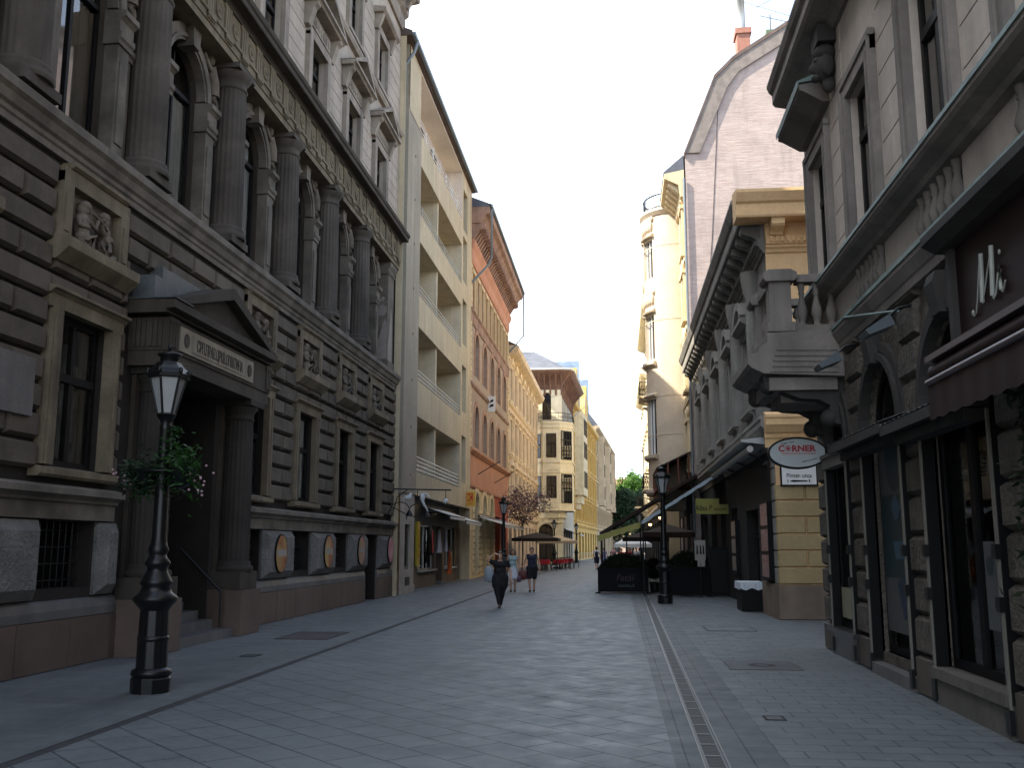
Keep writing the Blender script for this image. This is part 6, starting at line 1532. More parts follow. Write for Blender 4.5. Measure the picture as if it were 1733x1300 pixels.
# ================================================================== trees
def tree(name, loc, label, leafm, H, crown, nleaf, ls, tr=.12, seed=1, trunkh=2.2, vase=True, group=None):
    r = empty(name, loc, label, 'tree', group); rn = random.Random(seed)
    t = MB(); t.tube([(0, 0, 0), (.03, .02, trunkh*.5), (-.02, 0, trunkh)], tr, 10, tr*.7); cz = crown[2]; tips = []
    for i in range(9 if vase else 12):
        a = 2*pi*i/9+rn.uniform(-.2, .2); e = rn.uniform(.5, .95); k = rn.uniform(.3, .9)
        p1 = (crown[0]*.35*k*cos(a), crown[0]*.35*k*sin(a), trunkh+(cz-trunkh)*.5+rn.uniform(-.1, .3)); p2 = (crown[0]*e*cos(a)*.8, crown[0]*e*sin(a)*.8, cz+crown[1]*rn.uniform(-.2, .7))
        t.tube([(0, 0, trunkh*rn.uniform(.85, 1)), p1, p2], tr*.5, 6, tr*.1); tips.append(p2); tips.append(tuple((x+y)/2 for x, y in zip(p1, p2)))
    t.build('trunk', 'bark', r)
    q = MB(); clumps = []
    for i in range(max(22, int(nleaf/110))):
        a = rn.uniform(0, 2*pi); u = rn.random()**.5; z = rn.uniform(-1, 1); w = math.sqrt(max(0, 1-z*z))*rn.uniform(.55, 1.05)
        if vase and z < 0: w *= (1+z*.8)
        clumps.append((crown[0]*w*cos(a), crown[0]*w*sin(a), cz+crown[1]*z*rn.uniform(.7, 1.05)))
    clumps += tips
    for i in range(nleaf):
        c = rn.choice(clumps); s = crown[0]*.16
        q.leaf((c[0]+rn.gauss(0, s), c[1]+rn.gauss(0, s), c[2]+rn.gauss(0, s*.8)), ls*rn.uniform(.7, 1.3), rn)
    q.build('crown', leafm, r)
    return r
tree('plum_tree', (-6.75, 70, 0), 'small purple leaved tree growing before the ornate house', leafmat('purple_leaf', (.11, .06, .07), (.2, .13, .14)), 6, (2.0, 1.25, 4.7), 2100, .11, tr=.06, seed=2, trunkh=3.2)
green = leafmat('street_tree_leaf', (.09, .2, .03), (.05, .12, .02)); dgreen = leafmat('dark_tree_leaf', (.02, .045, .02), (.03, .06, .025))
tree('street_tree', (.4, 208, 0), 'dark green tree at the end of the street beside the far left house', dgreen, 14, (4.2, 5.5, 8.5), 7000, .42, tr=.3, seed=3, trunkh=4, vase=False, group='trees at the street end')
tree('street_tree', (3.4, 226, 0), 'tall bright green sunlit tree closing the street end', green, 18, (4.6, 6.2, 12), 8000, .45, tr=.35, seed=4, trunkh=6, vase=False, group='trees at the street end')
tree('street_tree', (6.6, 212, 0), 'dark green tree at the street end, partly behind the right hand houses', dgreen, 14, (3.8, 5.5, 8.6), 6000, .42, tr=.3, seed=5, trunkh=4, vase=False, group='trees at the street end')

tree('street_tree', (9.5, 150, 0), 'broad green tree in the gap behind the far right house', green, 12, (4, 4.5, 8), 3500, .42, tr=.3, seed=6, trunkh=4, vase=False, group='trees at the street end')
# ================================================================== restaurant terrace on the right
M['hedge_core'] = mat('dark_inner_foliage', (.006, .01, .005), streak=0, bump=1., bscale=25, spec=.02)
def planter(x0, x1, y, d, h, label, words):
    r = empty('planter_box', ((x0+x1)/2, y, 0), label, 'planter', 'black terrace planters'); w = (x1-x0)/2
    m = MB(); m.box(-w, w, 0, d, .06, h); m.box(-w-.02, w+.02, -.02, .04, h-.05, h); m.box(-w, -w+.06, -.01, d, 0, h+.02); m.box(w-.06, w, -.01, d, 0, h+.02); m.build('box', plain('black_planter', (.005, .005, .006), rough=.8, spec=.15), r)
    m = MB(); m.box(-w-.1, -w+.1, -.06, .2, 0, .05); m.box(w-.1, w+.1, -.06, .2, 0, .05); m.build('foot', 'black', r)
    if words:
        text('lettering', 'Fatál', .36, plain('dull_red_letter', (.02, .006, .006)), r, FS, (.05, .012, h*.5), shear=.25)
        text('lettering', 'VENDÉGLŐ', .125, plain('pale_letter', (.06, .068, .07)), r, FS, (.12, .012, h*.25))
    q = MB(); rn = random.Random(int(x0*10)+50)
    for i in range(2200):
        a = rn.random(); u = rn.uniform(-1, 1); q.leaf((u*w*.97, rn.uniform(.02, d), h-.05+(.66*(1-abs(u)**2.4*.9))*a**.7), .045, rn)
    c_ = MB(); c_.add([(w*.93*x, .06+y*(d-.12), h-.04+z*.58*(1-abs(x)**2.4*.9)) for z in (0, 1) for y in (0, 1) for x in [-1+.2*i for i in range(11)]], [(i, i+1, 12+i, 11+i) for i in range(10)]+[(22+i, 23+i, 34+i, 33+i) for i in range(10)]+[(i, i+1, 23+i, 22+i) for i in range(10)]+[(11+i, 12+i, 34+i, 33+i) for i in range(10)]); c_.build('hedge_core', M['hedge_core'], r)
    q.build('hedge', leafmat('dark_hedge_leaf', (.006, .01, .005), (.01, .017, .008)) if 'dark_hedge_leaf' not in bpy.data.materials else bpy.data.materials['dark_hedge_leaf'], r)
planter(-.78, 1.17, 38.7, .8, .96, 'black terrace planter with lettering and a rounded dark hedge', True)
planter(1.75, 3.3, 36.4, .5, 1.05, 'black planter between the street lamp and the black cabinet', False)
def slope_canopy(name, pts, y0, y1, m, label, val, vm, posts=()):
    # sheet sloping from the wall out over the terrace; pts (X,z)
    r = empty(name, (pts[-1][0], y0, pts[-1][1]), label, 'awning'); ox, oz = pts[-1]
    f = Fr((1, 0), (0, 1)); q = MB(); P = [(x-ox, z-oz) for x, z in pts]
    for (a, b), (c, d) in zip(P[:-1], P[1:]): q.add([(a, 0, b), (c, 0, d), (c, y1-y0, d), (a, y1-y0, b), (a, 0, b-.05), (c, 0, d-.05), (c, y1-y0, d-.05), (a, y1-y0, b-.05)], [(0, 1, 2, 3), (7, 6, 5, 4), (0, 4, 5, 1), (2, 6, 7, 3), (1, 5, 6, 2), (3, 7, 4, 0)])
    q.build('canopy', m, r); v = MB(); n = 24
    for (a, b), (c, d) in zip(P[:-1], P[1:]):
        T = [(a+(c-a)*i/n, b+(d-b)*i/n) for i in range(n+1)]
        v.add([(x, -.01, z+.02) for x, z in T]+[(x, -.015, z-val-.03*abs(sin(i*pi/4))) for i, (x, z) in enumerate(T)], [(i, i+1, n+2+i, n+1+i) for i in range(n)])
    a, b = P[-1]; v.quad((a, 0, b), (a, y1-y0, b), (a-.01, y1-y0, b-val), (a-.01, 0, b-val)); v.build('valance', vm, r)
    p = MB()
    for x, y in posts: p.tube([(x-ox, y-y0, -oz), (x-ox, y-y0, -.02+(0 if x-ox < .3 else .2))], .03)
    p.tube([(P[-1][0], .02, P[-1][1]-.03), (P[-1][0], y1-y0-.02, P[-1][1]-.03)], .025); p.build('post', vm if vm == 'iron' else 'iron', r)
    return r
slope_canopy('terrace_awning', [(3.95, 4.62), (.9, 2.7)], 36.6, 41.5, 'brown', 'dark sloping awning edged in pale blue behind the right street lamp', .1, plain('pale_blue_edge', (.3, .36, .4), rough=.6), [(.95, 36.8), (.95, 41)])
yel = plain('yellow_green_canvas', (.3, .28, .085), rough=.8)
slope_canopy('terrace_awning', [(.95, 2.74), (-.78, 2.2)], 38.9, 43.5, yel, 'yellow fringed awning reaching out over the planter', .2, yel, [(-.7, 43.2), (.4, 43.2)])
slope_canopy('terrace_awning', [(3.7, 5.1), (-.8, 2.42)], 45.5, 55, 'brown', 'dark brown awning sloping down behind the yellow one', .12, 'brown', [(-.7, 46), (-.7, 54)])
def parasol(loc, R0, h, m, label, square=True, drop=.45):
    r = empty('parasol', loc, label, 'parasol', 'cafe parasols'); n = 4 if square else 8; q = MB(); rad = R0*(1.414 if square else 1)
    ring = [(rad*cos(2*pi*i/n+pi/n), rad*sin(2*pi*i/n+pi/n)) for i in range(n)]
    q.add([(0, 0, h)]+[(x, y, h-drop) for x, y in ring]+[(x, y, h-drop-.22) for x, y in ring], [(0, 1+i, 1+(i+1) % n) for i in range(n)]+[(1+i, 1+n+i, 1+n+(i+1) % n, 1+(i+1) % n) for i in range(n)]); q.build('canopy', m, r)
    q = MB(); q.tube([(0, 0, .05), (0, 0, h)], .035, 8); q.box(-.35, .35, -.35, .35, 0, .1); q.build('pole', 'iron', r)
    q = MB(); [q.tube([(0, 0, h-.1), (x*.98, y*.98, h-drop-.03)], .012, 4) for x, y in ring]; q.build('rib', 'iron', r)
parasol((-6.15, 75.5, 0), 1.75, 2.85, 'brown', 'big dark brown parasol over the cafe tables')
parasol((-5.0, 82.5, 0), 1.7, 2.7, plain('beige_canvas', (.42, .33, .22), rough=.85), 'beige parasol behind the dark brown one by the red tables')
parasol((2.2, 43.6, 0), 1.1, 2.75, 'brown', 'dark brown parasol squeezed in behind the right street lamp', drop=.35)
parasol((1.6, 57.5, 0), 1.3, 2.7, 'brown', 'dark brown parasol farther along the right hand terrace', drop=.4)
parasol((.95, 62, 0), 1.15, 2.55, 'white', 'white parasol beyond the right hand terrace', drop=.6)
def table(loc, label, cloth):
    r = empty('cafe_table', loc, label, 'table', 'cafe tables with red cloths'); q = MB(); q.box(-.42, .42, -.42, .42, .72, .75); q.tube([(0, 0, .03), (0, 0, .72)], .04); q.box(-.25, .25, -.25, .25, 0, .03); q.build('frame', 'iron', r)
    return r
def cloth(loc, label):
    q = MB(); n = 40; R1 = []
    for i in range(n):
        a = 2*pi*i/n; k = 1/max(abs(cos(a)), abs(sin(a))); R1.append((.43*k*cos(a), .43*k*sin(a), a))
    q.add([(0, 0, .757)]+[(x, y, .757) for x, y, a in R1]+[(x*(1.05+.04*sin(a*9)), y*(1.05+.04*sin(a*9)), .5-.06*abs(cos(2*a))) for x, y, a in R1], [(0, 1+i, 1+(i+1) % n) for i in range(n)]+[(1+i, 1+n+i, 1+n+(i+1) % n, 1+(i+1) % n) for i in range(n)])
    o = q.build('tablecloth', 'red'); o.location = loc; tag(o, label, 'tablecloth', 'red table cloths')
def chair():
    r = empty('cafe_chair', (0, 0, 0), 'dark cafe chair', 'chair', 'dark cafe chairs round the red tables')
    q = MB(); q.box(-.2, .2, -.2, .2, .43, .46); q.build('seat', 'wood', r); q = MB()
    for x in (-.17, 0, .17): q.tube([(x, .2, .46), (x, .24, .88)], .015)
    q.tube([(-.19, .24, .88), (.19, .24, .88)], .022); q.build('backrest', 'wood', r)
    for x in (-.17, .17):
        for y in (-.17, .17): q = MB(); q.tube([(x, y, .43), (x*1.1, y*1.1, 0)], .016); q.build('leg', 'wood', r)
    return r
ch0 = chair(); first = True
for i, (x, y) in enumerate(((-5.5, 74.5), (-4.6, 78.2), (-4.5, 81.0), (-4.2, 84.2), (-5.9, 79.5))):
    pos = ['nearest the dark parasol pole', 'at the street edge under the dark parasol', 'between the two parasols', 'farthest along the street edge', 'close to the house wall'][i]
    table((x, y, 0), 'small iron cafe table '+pos, 1); cloth((x, y, 0), 'red cloth on the cafe table '+pos)
    for j, (dx, dy, a) in enumerate(((0, .75, 0), (0, -.75, pi), (.72, 0, -pi/2))):
        c = ch0 if first else copytree(ch0); first = False
        c.location = (x+dx, y+dy, 0); c.rotation_euler = (0, 0, a); c['label'] = 'dark cafe chair at the red table '+pos
# items by the classical house
r = empty('hanging_sign', (3.42, 36, 2.95), 'yellow green sign with dark lettering above the restaurant entrance', 'sign')
m = MB(); m.box(-.58, .58, -.04, .04, .0, .34); m.box(-.58, .25, -.04, .04, .34, .55); m.build('board', plain('olive_yellow_board', (.2, .19, .04), rough=.6), r, FS)
text('lettering', "Alba P", .26, 'black', r, FS, (-.3, .044, .13), sx=.9); text('lettering', "annonia", .16, 'black', r, FS, (.27, .044, .13), sx=.9); m = MB(); m.box(.55, .62, -.02, .02, .1, .14); m.box(.55, .62, -.02, .02, .4, .44); m.build('bracket', 'iron', r, FS)
r = empty('menu_board', (2.95, 36.1, 1.2), 'pale menu board with drawn figures above the right planter', 'sign'); m = MB(); m.box(-.19, .19, -.015, .015, .1, .82); m.box(-.1, .16, -.015, .015, -.12, .1); m.build('board', plain('pale_board', (.22, .21, .19)), r, FS)
m = MB(); [m.ext([(x-.035, .32), (x+.035, .32), (x+.02, .62), (x-.02, .66)], .016, .02) for x in (-.1, .02, .12)]; m.build('drawing', 'black', r, FS); m = MB(); m.tube([(0, 0, -1.2), (0, 0, .0)], .02); m.build('post', 'iron', r, FS)
r = empty('black_cabinet', (3.72, 36.9, 0), 'tall black cabinet beside the restaurant entrance', 'cabinet'); m = MB(); m.box(-.42, .28, -.3, .3, .05, 1.72); m.build('body', 'black', r, FS); m = MB(); m.block(-.38, .24, .12, 1.66, .3, .32, .02); m.build('door', 'black', r, FS); m = MB(); m.box(-.43, .29, -.31, .33, 1.72, 1.76); m.build('top', 'black', r, FS)
r = empty('serving_table', (3.72, 28.9, 0), 'small black draped serving table at the restaurant door', 'table'); m = MB(); m.box(-.3, .3, -.6, .6, .02, .78); m.build('drape', 'black', r); m = MB(); m.box(-.32, .32, -.62, .62, .78, .8); m.build('tabletop', 'wood', r)
q = MB(); n = 30; P = [(-.33+.0*i, -.63) for i in range(1)]
q.box(-.335, .335, -.635, .635, .802, .808)
for i in range(12): 
    a0 = -.335+.67*i/12; a1 = a0+.67/12; q.quad((a0, -.637-.01*(i % 2), .806), (a1, -.637-.01*((i+1) % 2), .806), (a1, -.64-.02*((i+1) % 2), .62-.03*sin(i)), (a0, -.64-.02*(i % 2), .62-.03*sin(i-1)))
q.quad((-.337, -.635, .806), (-.337, .635, .806), (-.35, .635, .62), (-.35, -.635, .6)); o = q.build('white_cloth', plain('bluish_white_cloth', (.55, .6, .66), rough=.8)); o.location = (3.72, 28.9, 0); tag(o, 'white cloth hanging over the small serving table', 'tablecloth')
for x, y, z, lab in ((1.75, 40.5, 2.95, 'lit orange lamp under the dark blue edged awning, the higher one'), (1.35, 40.8, 2.68, 'lit orange lamp under the awning, the lower one')):
    r = empty('hanging_lamp', (x, y, z), lab, 'lamp', 'lit terrace lamps'); m = MB(); m.ell((0, 0, 0), (.06, .06, .06), 10, 8); m.build('bulb', plain('lit_orange_bulb', (1, .42, .12), emit=6) if 'lit_orange_bulb' not in bpy.data.materials else bpy.data.materials['lit_orange_bulb'], r); m = MB(); m.tube([(0, 0, .05), (0, 0, .4)], .01); m.lathe(0, 0, [(.1, .03), (.03, .09)], 10); m.build('shade', 'iron', r)
def bush(loc, rad, label, tm=True):
    r = empty('potted_shrub', loc, label, 'shrub', 'dark terrace shrubs'); q = MB(); rn = random.Random(int(loc[0]*100)); q0 = MB(); q0.lathe(0, 0, [(.16, 0), (.22, .4), (.2, .4)], 14); q0.build('pot', 'black', r)
    for i in range(900):
        v = Vector((rn.gauss(0, 1), rn.gauss(0, 1), rn.gauss(0, 1))).normalized()*rad*rn.uniform(.6, 1.05); q.leaf((v.x, v.y, v.z*1.15+.5+rad), .05, rn)
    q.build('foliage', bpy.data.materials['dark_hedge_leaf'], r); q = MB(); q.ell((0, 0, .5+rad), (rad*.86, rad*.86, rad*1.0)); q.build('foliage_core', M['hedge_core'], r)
bush((2.5, 38.2, .0), .5, 'dark rounded shrub behind the black planter near the menu board'); bush((.9, 44.5, .0), .45, 'dark rounded shrub far back on the terrace below the yellow awning'); bush((3.2, 39.5, 0), .5, 'dark rounded shrub by the wall behind the black cabinet'); bush((1.45, 40.2, 0), .42, 'dark rounded shrub just behind the right street lamp')
r = empty('white_barrier', (-3.7, 121, 0), 'low pale barrier fence before the yellow house far off', 'barrier'); m = MB(); m.box(-.9, .9, -.02, .02, .95, 1.0); m.box(-.9, .9, -.02, .02, .1, .15); [m.box(-.9+.2*i-.02, -.88+.2*i, -.02, .02, 0, .95) for i in range(10)]; m.build('rail', 'white', r)
awning(103.5, 116, 3.6, 1.6, .5, -5.5, FL, 'pale awning on the corner house shops beyond the cafe', group='pale awnings on the left shops')

# ================================================================== people
def remesh(mb, name, m, root, vox=.014, smooth=4):
    me = bpy.data.meshes.new('tmp'); me.from_pydata([tuple(v) for v in mb.v], [], mb.f); o = bpy.data.objects.new('tmp', me); COL.objects.link(o)
    md = o.modifiers.new('r', 'REMESH'); md.mode = 'VOXEL'; md.voxel_size = vox; md.use_smooth_shade = True
    s = o.modifiers.new('s', 'SMOOTH'); s.factor = .5; s.iterations = smooth
    dg = bpy.context.evaluated_depsgraph_get(); dg.update(); out = bpy.data.meshes.new_from_object(o.evaluated_get(dg)); bpy.data.objects.remove(o); bpy.data.meshes.remove(me)
    out.name = name; out.materials.clear(); out.materials.append(M[m] if isinstance(m, str) else m); out.polygons.foreach_set('use_smooth', [True]*len(out.polygons))
    if name in ('top', 'trousers', 'shorts', 'skirt', 'dress'):      # cloth folds
        from mathutils import noise
        out.update(); ns = [v.normal.copy() for v in out.vertices]
        for v, q in zip(out.vertices, ns): v.co += q*.016*noise.noise(Vector((v.co.x*16+root.location.x, v.co.y*16, v.co.z*(4 if name != 'top' else 7))))
    ob = bpy.data.objects.new(name, out); COL.objects.link(ob); ob.parent = root; return ob
def limb(mb, P, Rr, fl=1.):
    for (a, b), (r0, r1) in zip(zip(P[:-1], P[1:]), zip(Rr[:-1], Rr[1:])): mb.tube([a, b], r0, 10, r1)
    for p, r in zip(P, Rr): mb.ell(p, (r*1.0, r*1.0*fl, r), 10, 8)
def hand(mb, w, d, side, s=1.):
    d = Vector(d).normalized(); x = Vector((side, 0, 0)); x = (x-d*x.dot(d)); x = x.normalized() if x.length > .1 else Vector((0, 1, 0)); y = d.cross(x); w = Vector(w)
    mb.ell(w+d*.045, (.03, .03, .045), 10, 8)
    for i, l in enumerate((.062, .075, .07, .055)):
        b = w+d*.075+y*(-.03+.02*i); c = b+d*l*.55-x*.006; mb.tube([b, c, c+d*l*.4-x*.018], .0095, 6, .008)
    t = w+d*.03+y*-.032; mb.tube([t, t+y*-.022+d*.03, t+y*-.024+d*.06-x*.01], .011, 6, .009)
SK = mat('skin', (.5, .3, .21), var=.08, streak=0, bump=0, rough=.55)
def person(loc, h, label, face=1, hair=(.03, .02, .015), longhair=False, top=None, bottom=None, kind='trousers', legs=((.02, -.1), (-.02, .14)), raise_arm=False, shoe=(.02, .02, .02), wide=1., bag=None, pack=None, hold=None, sit=False, vox=.014, sleeve=.45):
    r = empty('person', loc, label, 'person', rz=0 if face > 0 else pi); r.scale = (h/1.7,)*3
    b = MB(); HZ = .92; W = wide
    # head, neck, torso in one skin surface
    b.ell((0, -.01, 1.585), (.073, .092, .112), 16, 12); b.ell((0, -.03, 1.53), (.055, .065, .06)); b.ell((0, -.105, 1.575), (.013, .02, .02), 8, 6)
    for s in (-1, 1): b.ell((s*.075, .0, 1.58), (.012, .02, .03), 8, 6)
    b.tube([(0, .01, 1.36), (0, -.005, 1.52)], .055, 12, .05); b.ell((0, .0, 1.28), (.155*W, .1, .14)); b.ell((0, 0, 1.1), (.135*W, .1, .16)); b.ell((0, .0, .95), (.165*W, .115, .12))
    for s in (-1, 1): b.ell((s*.14*W, 0, 1.38), (.055, .055, .05)); b.tube([(0, .0, 1.42), (s*.17*W, 0, 1.385)], .045, 10)
    L = {}
    for s, (dx, dy) in zip((-1, 1), legs):
        if sit: k = (s*.1, -.42, .5); a = (s*.1, -.4, .08); hp = (s*.09, 0, .52)
        else: hp = (s*.085*W, 0, .9); a = (s*.07+dx, dy, .08+(.04 if dy > .1 else 0)); k = ((hp[0]+a[0])/2+s*.01, (hp[1]+a[1])/2-.045, .49)
        limb(b, [hp, k, a], [.088*W, .058, .036]); b.ell((a[0], a[1]-.06, .04+(a[2]-.08)), (.04, .1, .035)); L[s] = (hp, k, a)
    A = {}
    for s in (-1, 1):
        sh = (s*.175*W, 0, 1.38)
        if raise_arm and s < 0: e = (-.4, -.03, 1.45); w = (-.17, -.08, 1.66); d = (.7, .1, -.25)
        elif hold and s == hold: e = (s*.25*W, -.02, 1.12); w = (s*.24*W, -.16, .9); d = (0, -.3, -1)
        else: e = (s*.25*W, .03, 1.12); w = (s*.27*W, -.06, .87); d = (0, -.12, -1)
        limb(b, [sh, e, w], [.048, .04, .026]); hand(b, w, d, s); A[s] = (sh, e, w)
    if sit: pass
    remesh(b, 'body', SK, r, vox=.008)
    e = MB()
    for s in (-1, 1): e.ell((s*.03, -.095, 1.6), (.012, .008, .007), 8, 6)
    e.build('eyes', 'black', r); e = MB(); e.ell((0, -.098, 1.525), (.022, .007, .006), 8, 6); e.build('mouth', plain('lip', (.35, .1, .09)) if 'lip' not in bpy.data.materials else bpy.data.materials['lip'], r)
    hm = plain('hair', hair, rough=.5); q = MB(); q.ell((0, .006, 1.625), (.09, .108, .1), 14, 10)
    if longhair:
        for s in (-1, 1): q.tube([(s*.075, .01, 1.6), (s*.085, -.0, 1.45), (s*.09, -.04, 1.28)], .04, 8, .03)
        q.tube([(0, .07, 1.6), (0, .1, 1.3)], .085, 10, .07)
    else: q.ell((0, .06, 1.57), (.075, .06, .09)); 
    if raise_arm: q.ell((0, .06, 1.72), (.05, .05, .05))
    # keep the face clear: drop hair vertices in front of it
    ob = remesh(q, 'hair', hm, r, vox=.014)
    for v in ob.data.vertices:
        if v.co.y < -.045 and v.co.z < 1.65 and abs(v.co.x) < .062: v.co.y = -.03+.1*(1.65-v.co.z)
    if top:
        q = MB(); q.ell((0, 0, 1.3), (.18*W, .128, .125)); q.ell((0, .02, 1.37), (.15*W, .085, .06)); q.ell((0, 0, 1.12), (.155*W, .118, .18)); q.ell((0, 0, .97), (.18*W, .13, .12))
        for s in (-1, 1):
            sh, e_, w = A[s]; m_ = tuple(a+(b_-a)*sleeve for a, b_ in zip(sh, e_)); limb(q, [sh, m_] if sleeve > .2 else [(sh[0]*.82, sh[1], sh[2]), (sh[0]*.8, sh[1], sh[2]-.05)], [.068, .06]); q.tube([(s*.075, .01, 1.41), (sh[0], sh[1], sh[2]+.01)], .066, 10)
        remesh(q, 'top', top, r, vox=.016)
    q = MB()
    if kind == 'trousers':
        q.ell((0, 0, .94), (.19*W, .135, .12))
        for s in (-1, 1): hp, k, a = L[s]; limb(q, [hp, tuple((x+y)/2 for x, y in zip(hp, k)), k, (a[0], a[1], .12)], [.125*W, .125*W, .095, .055])
        q.tube([(0, 0, .9), (0, 0, .5)], .12*W, 12, .08)
    elif kind == 'shorts':
        q.ell((0, 0, .93), (.185*W, .135, .12))
        for s in (-1, 1): hp, k, a = L[s]; limb(q, [hp, tuple(x+(y-x)*.85 for x, y in zip(hp, k))], [.12*W, .1])
    else:
        z0 = {'skirt': .5, 'dress': .42, 'long': .22}[kind]; q.lathe(0, 0, [(.01, z0+.02), (.23*W, z0), (.22*W, z0+.15), (.19*W, .85), (.16*W, 1.02), (.01, 1.03)], 24, sy=.75)
    remesh(q, kind if kind != 'long' else 'dress', bottom, r, vox=.016)
    sm = plain('shoe', shoe, rough=.5); q = MB()
    for s in (-1, 1): a = L[s][2]; z = a[2]-.08; q.ell((a[0], a[1]-.06, .035+z), (.047, .125, .04)); q.ell((a[0], a[1]+.02, .05+z), (.044, .05, .05))
    q.build('shoes', sm, r)
    if bag:
        bm_, x, y, z, w, hh = bag
        g = empty('bag', r.location, bag_label(label), 'bag'); 
        g.location = (loc[0]+x*face, loc[1]+y*face, 0); q = MB(); q.ell((0, 0, z), (w*.55, .1, hh*.5), 14, 10); q.plan([(-w/2, -.05), (w/2, -.05), (w/2*.9, .06), (-w/2*.9, .06)], z-hh*.45, z+hh*.3); remesh(q, 'pouch', bm_, g, vox=.02)
        q = MB(); q.tube([(-w*.3, 0, z+hh*.3), (0, 0.0, z+hh*.3+.34), (w*.3, 0, z+hh*.3)], .014); q.build('strap', bm_, g)
    if pack:
        g = empty('backpack', (loc[0], loc[1]-.0, 0), 'dark blue backpack on the back of the walking man', 'bag'); q = MB(); q.ell((0, -.19, 1.2), (.13, .09, .22), 14, 10); q.plan([(-.11, -.25), (.11, -.25), (.11, -.12), (-.11, -.12)], 1.02, 1.33); remesh(q, 'pouch', pack, g, vox=.02)
        q = MB(); [q.tube([(s*.1, -.14, 1.38), (s*.11, .02, 1.45), (s*.12, .14, 1.3)], .015) for s in (-1, 1)]; q.build('strap', pack, g)
    return r
def bag_label(l): return BAGS.pop(0)
BAGS = ['pale grey shoulder bag hanging at the side of the woman in black', 'small purple handbag carried by the woman in the white skirt', 'dark red bag carried by the woman in navy']
blk = plain('black_cloth', (.008, .008, .01), rough=.85); nvy = plain('navy_top', (.018, .022, .045), rough=.85); tq = mat('pale_teal_top', (.3, .42, .42), var=.2, scale=20, streak=0, bump=0); wsk = plain('white_skirt', (.55, .57, .62), rough=.85)
person((-3.5, 29.45, 0), 1.63, 'woman in black walking toward the camera with one arm raised to her head', top=blk, bottom=blk, raise_arm=True, wide=1.28, legs=((.06, -.12), (-.07, .16)), hair=(.05, .03, .02), bag=(plain('pale_bag', (.24, .28, .32), rough=.6), -.33, .0, .98, .28, .5))
person((-4.2, 39.7, 0), 1.68, 'long haired woman in a pale teal top and short white skirt', top=tq, bottom=wsk, kind='skirt', longhair=True, sleeve=.1, hair=(.06, .04, .025), legs=((0, -.06), (.0, .1)), hold=1, bag=(plain('purple_bag', (.1, .05, .09)), .26, -.12, .5, .18, .24))
person((-3.45, 39.9, 0), 1.74, 'person in a navy sleeveless top and black shorts walking toward the camera', top=nvy, bottom=blk, kind='shorts', wide=1.15, sleeve=.1, legs=((0, -.1), (0, .1)), hair=(.02, .015, .012), hold=-1, bag=(plain('dark_red_bag', (.12, .03, .03)), -.36, .0, .66, .34, .4))
person((-1.62, 77, 0), 1.76, 'man in white shirt and dark shorts walking away with a backpack', face=-1, top=plain('white_shirt', (.6, .6, .62), rough=.9), bottom=nvy, kind='shorts', pack=nvy, hair=(.05, .02, .015))
flo = mat('blue_floral', (.22, .24, .4), var=.8, scale=14, streak=0, bump=0)
person((-1.05, 78, 0), 1.68, 'woman in a long blue floral dress walking away beside the man', face=-1, top=flo, bottom=flo, kind='long', hair=(.08, .03, .02))
for x, y, h, lab, t, k, hr in ((-.35, 84, 1.7, 'person in a patterned pink top standing beyond the hedge', (.35, .2, .24), 'trousers', (.03, .02, .02)), (.25, 66, 1.66, 'red haired person in red standing behind the planter hedge', (.4, .06, .05), 'skirt', (.2, .05, .03)),
                               (.75, 67, 1.72, 'person in dark red top standing behind the hedge beside the red haired one', (.25, .04, .05), 'trousers', (.1, .04, .03)), (1.2, 64, 1.75, 'person in a white shirt standing under the white parasol', (.55, .55, .55), 'trousers', (.02, .02, .02))):
    person((x, y, 0), h, lab, face=1, top=plain('cloth', t, rough=.9), bottom=blk, kind=k, hair=hr)

# ================================================================== sky, sun, camera
W = bpy.data.worlds.new('World'); SC.world = W; W.use_nodes = True; nt = W.node_tree
SUN_EL = math.atan2(1.12, math.hypot(1, .35)); sd = Vector((-1, -.35, 1.12)).normalized()
sky = nt.nodes.new('ShaderNodeTexSky'); sky.sky_type = 'NISHITA'; sky.sun_disc = False; sky.sun_elevation = SUN_EL; sky.sun_rotation = math.atan2(sd.x, sd.y)
sky.air_density = 1.0; sky.dust_density = 4.0; sky.ozone_density = 1.0; sky.altitude = 100
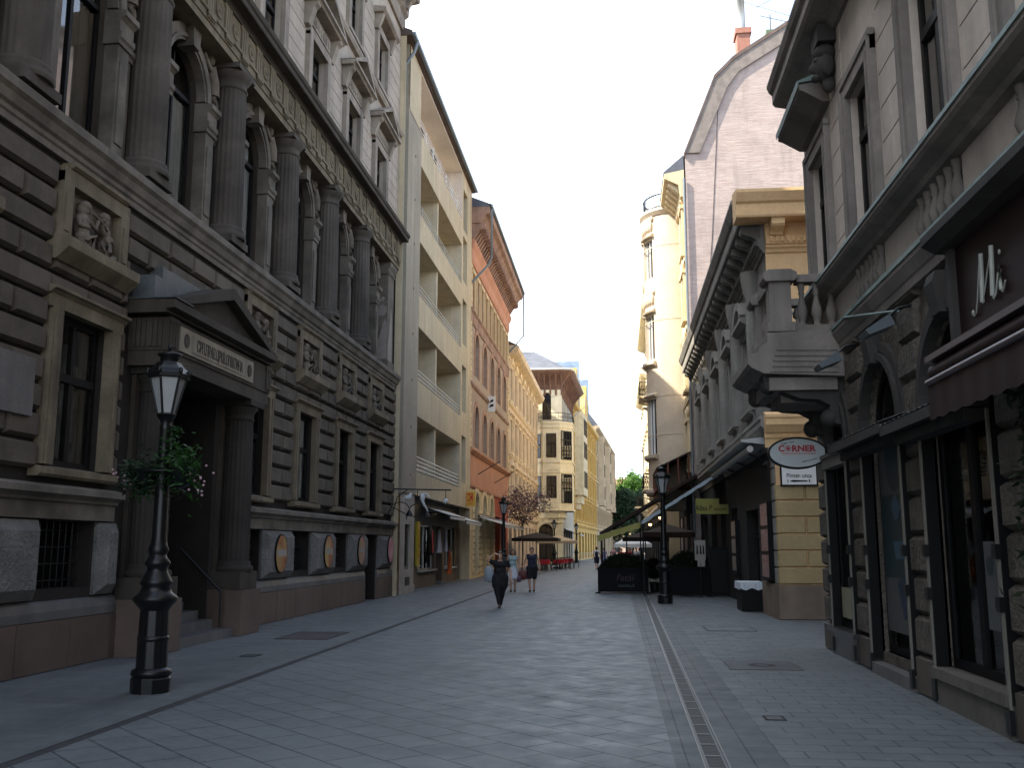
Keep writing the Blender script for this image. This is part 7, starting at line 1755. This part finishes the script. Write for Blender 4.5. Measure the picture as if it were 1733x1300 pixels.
# thin summer haze veiling the blue, thickest near the horizon
tcw = nt.nodes.new('ShaderNodeTexCoord'); sep = nt.nodes.new('ShaderNodeSeparateXYZ'); nt.links.new(tcw.outputs['Generated'], sep.inputs[0])
hz0 = _ramp(nt, sep.outputs[2], .1, .75, .95, .5)
side = _ramp(nt, sep.outputs[0], -.02, .26, 0, .62); up = _ramp(nt, sep.outputs[2], .15, .5, 0, 1)
ml = nt.nodes.new('ShaderNodeMath'); ml.operation = 'MULTIPLY'; nt.links.new(side, ml.inputs[0]); nt.links.new(up, ml.inputs[1])
sb = nt.nodes.new('ShaderNodeMath'); sb.operation = 'SUBTRACT'; nt.links.new(hz0, sb.inputs[0]); nt.links.new(ml.outputs[0], sb.inputs[1]); hz = sb.outputs[0]
veil = _ramp(nt, _noise(nt, vscale(nt, tcw.outputs['Generated'], (1, 1, 2.2)), 1.6, 5), .3, .7, -.12, .12)
ad = nt.nodes.new('ShaderNodeMath'); ad.operation = 'ADD'; ad.use_clamp = True; nt.links.new(hz, ad.inputs[0]); nt.links.new(veil, ad.inputs[1])
skyc = _mix(nt, ad.outputs[0], sky.outputs[0], (7.5, 8.4, 9.5))
nt.links.new(skyc, nt.nodes['Background'].inputs[0]); nt.nodes['Background'].inputs[1].default_value = SKY_STRENGTH
sl = bpy.data.lights.new('sun', 'SUN'); sl.energy = SUN_POWER; sl.angle = RAD(.6); sl.color = (1, .9, .74); so = bpy.data.objects.new('sun', sl); COL.objects.link(so); so.location = (-40, -10, 60)
so.rotation_euler = sd.to_track_quat('Z', 'Y').to_euler()
cd = bpy.data.cameras.new('camera'); cam = bpy.data.objects.new('camera', cd); COL.objects.link(cam); cam.location = (0, 0, 1.8)
cam.rotation_euler = (RAD(90+9.462), 0, RAD(6.091)); cd.sensor_width = 36; cd.lens = 36*1650/1733; cd.clip_end = 3000; cd.clip_start = .05
SC.camera = cam
SC.view_settings.view_transform = 'Standard'; SC.view_settings.look = 'None'; SC.view_settings.exposure = EXPOSURE; SC.view_settings.gamma = 1
SC.cycles.max_bounces = 8; SC.cycles.diffuse_bounces = 4; SC.cycles.transparent_max_bounces = 12; SC.cycles.caustics_reflective = False; SC.cycles.caustics_refractive = False
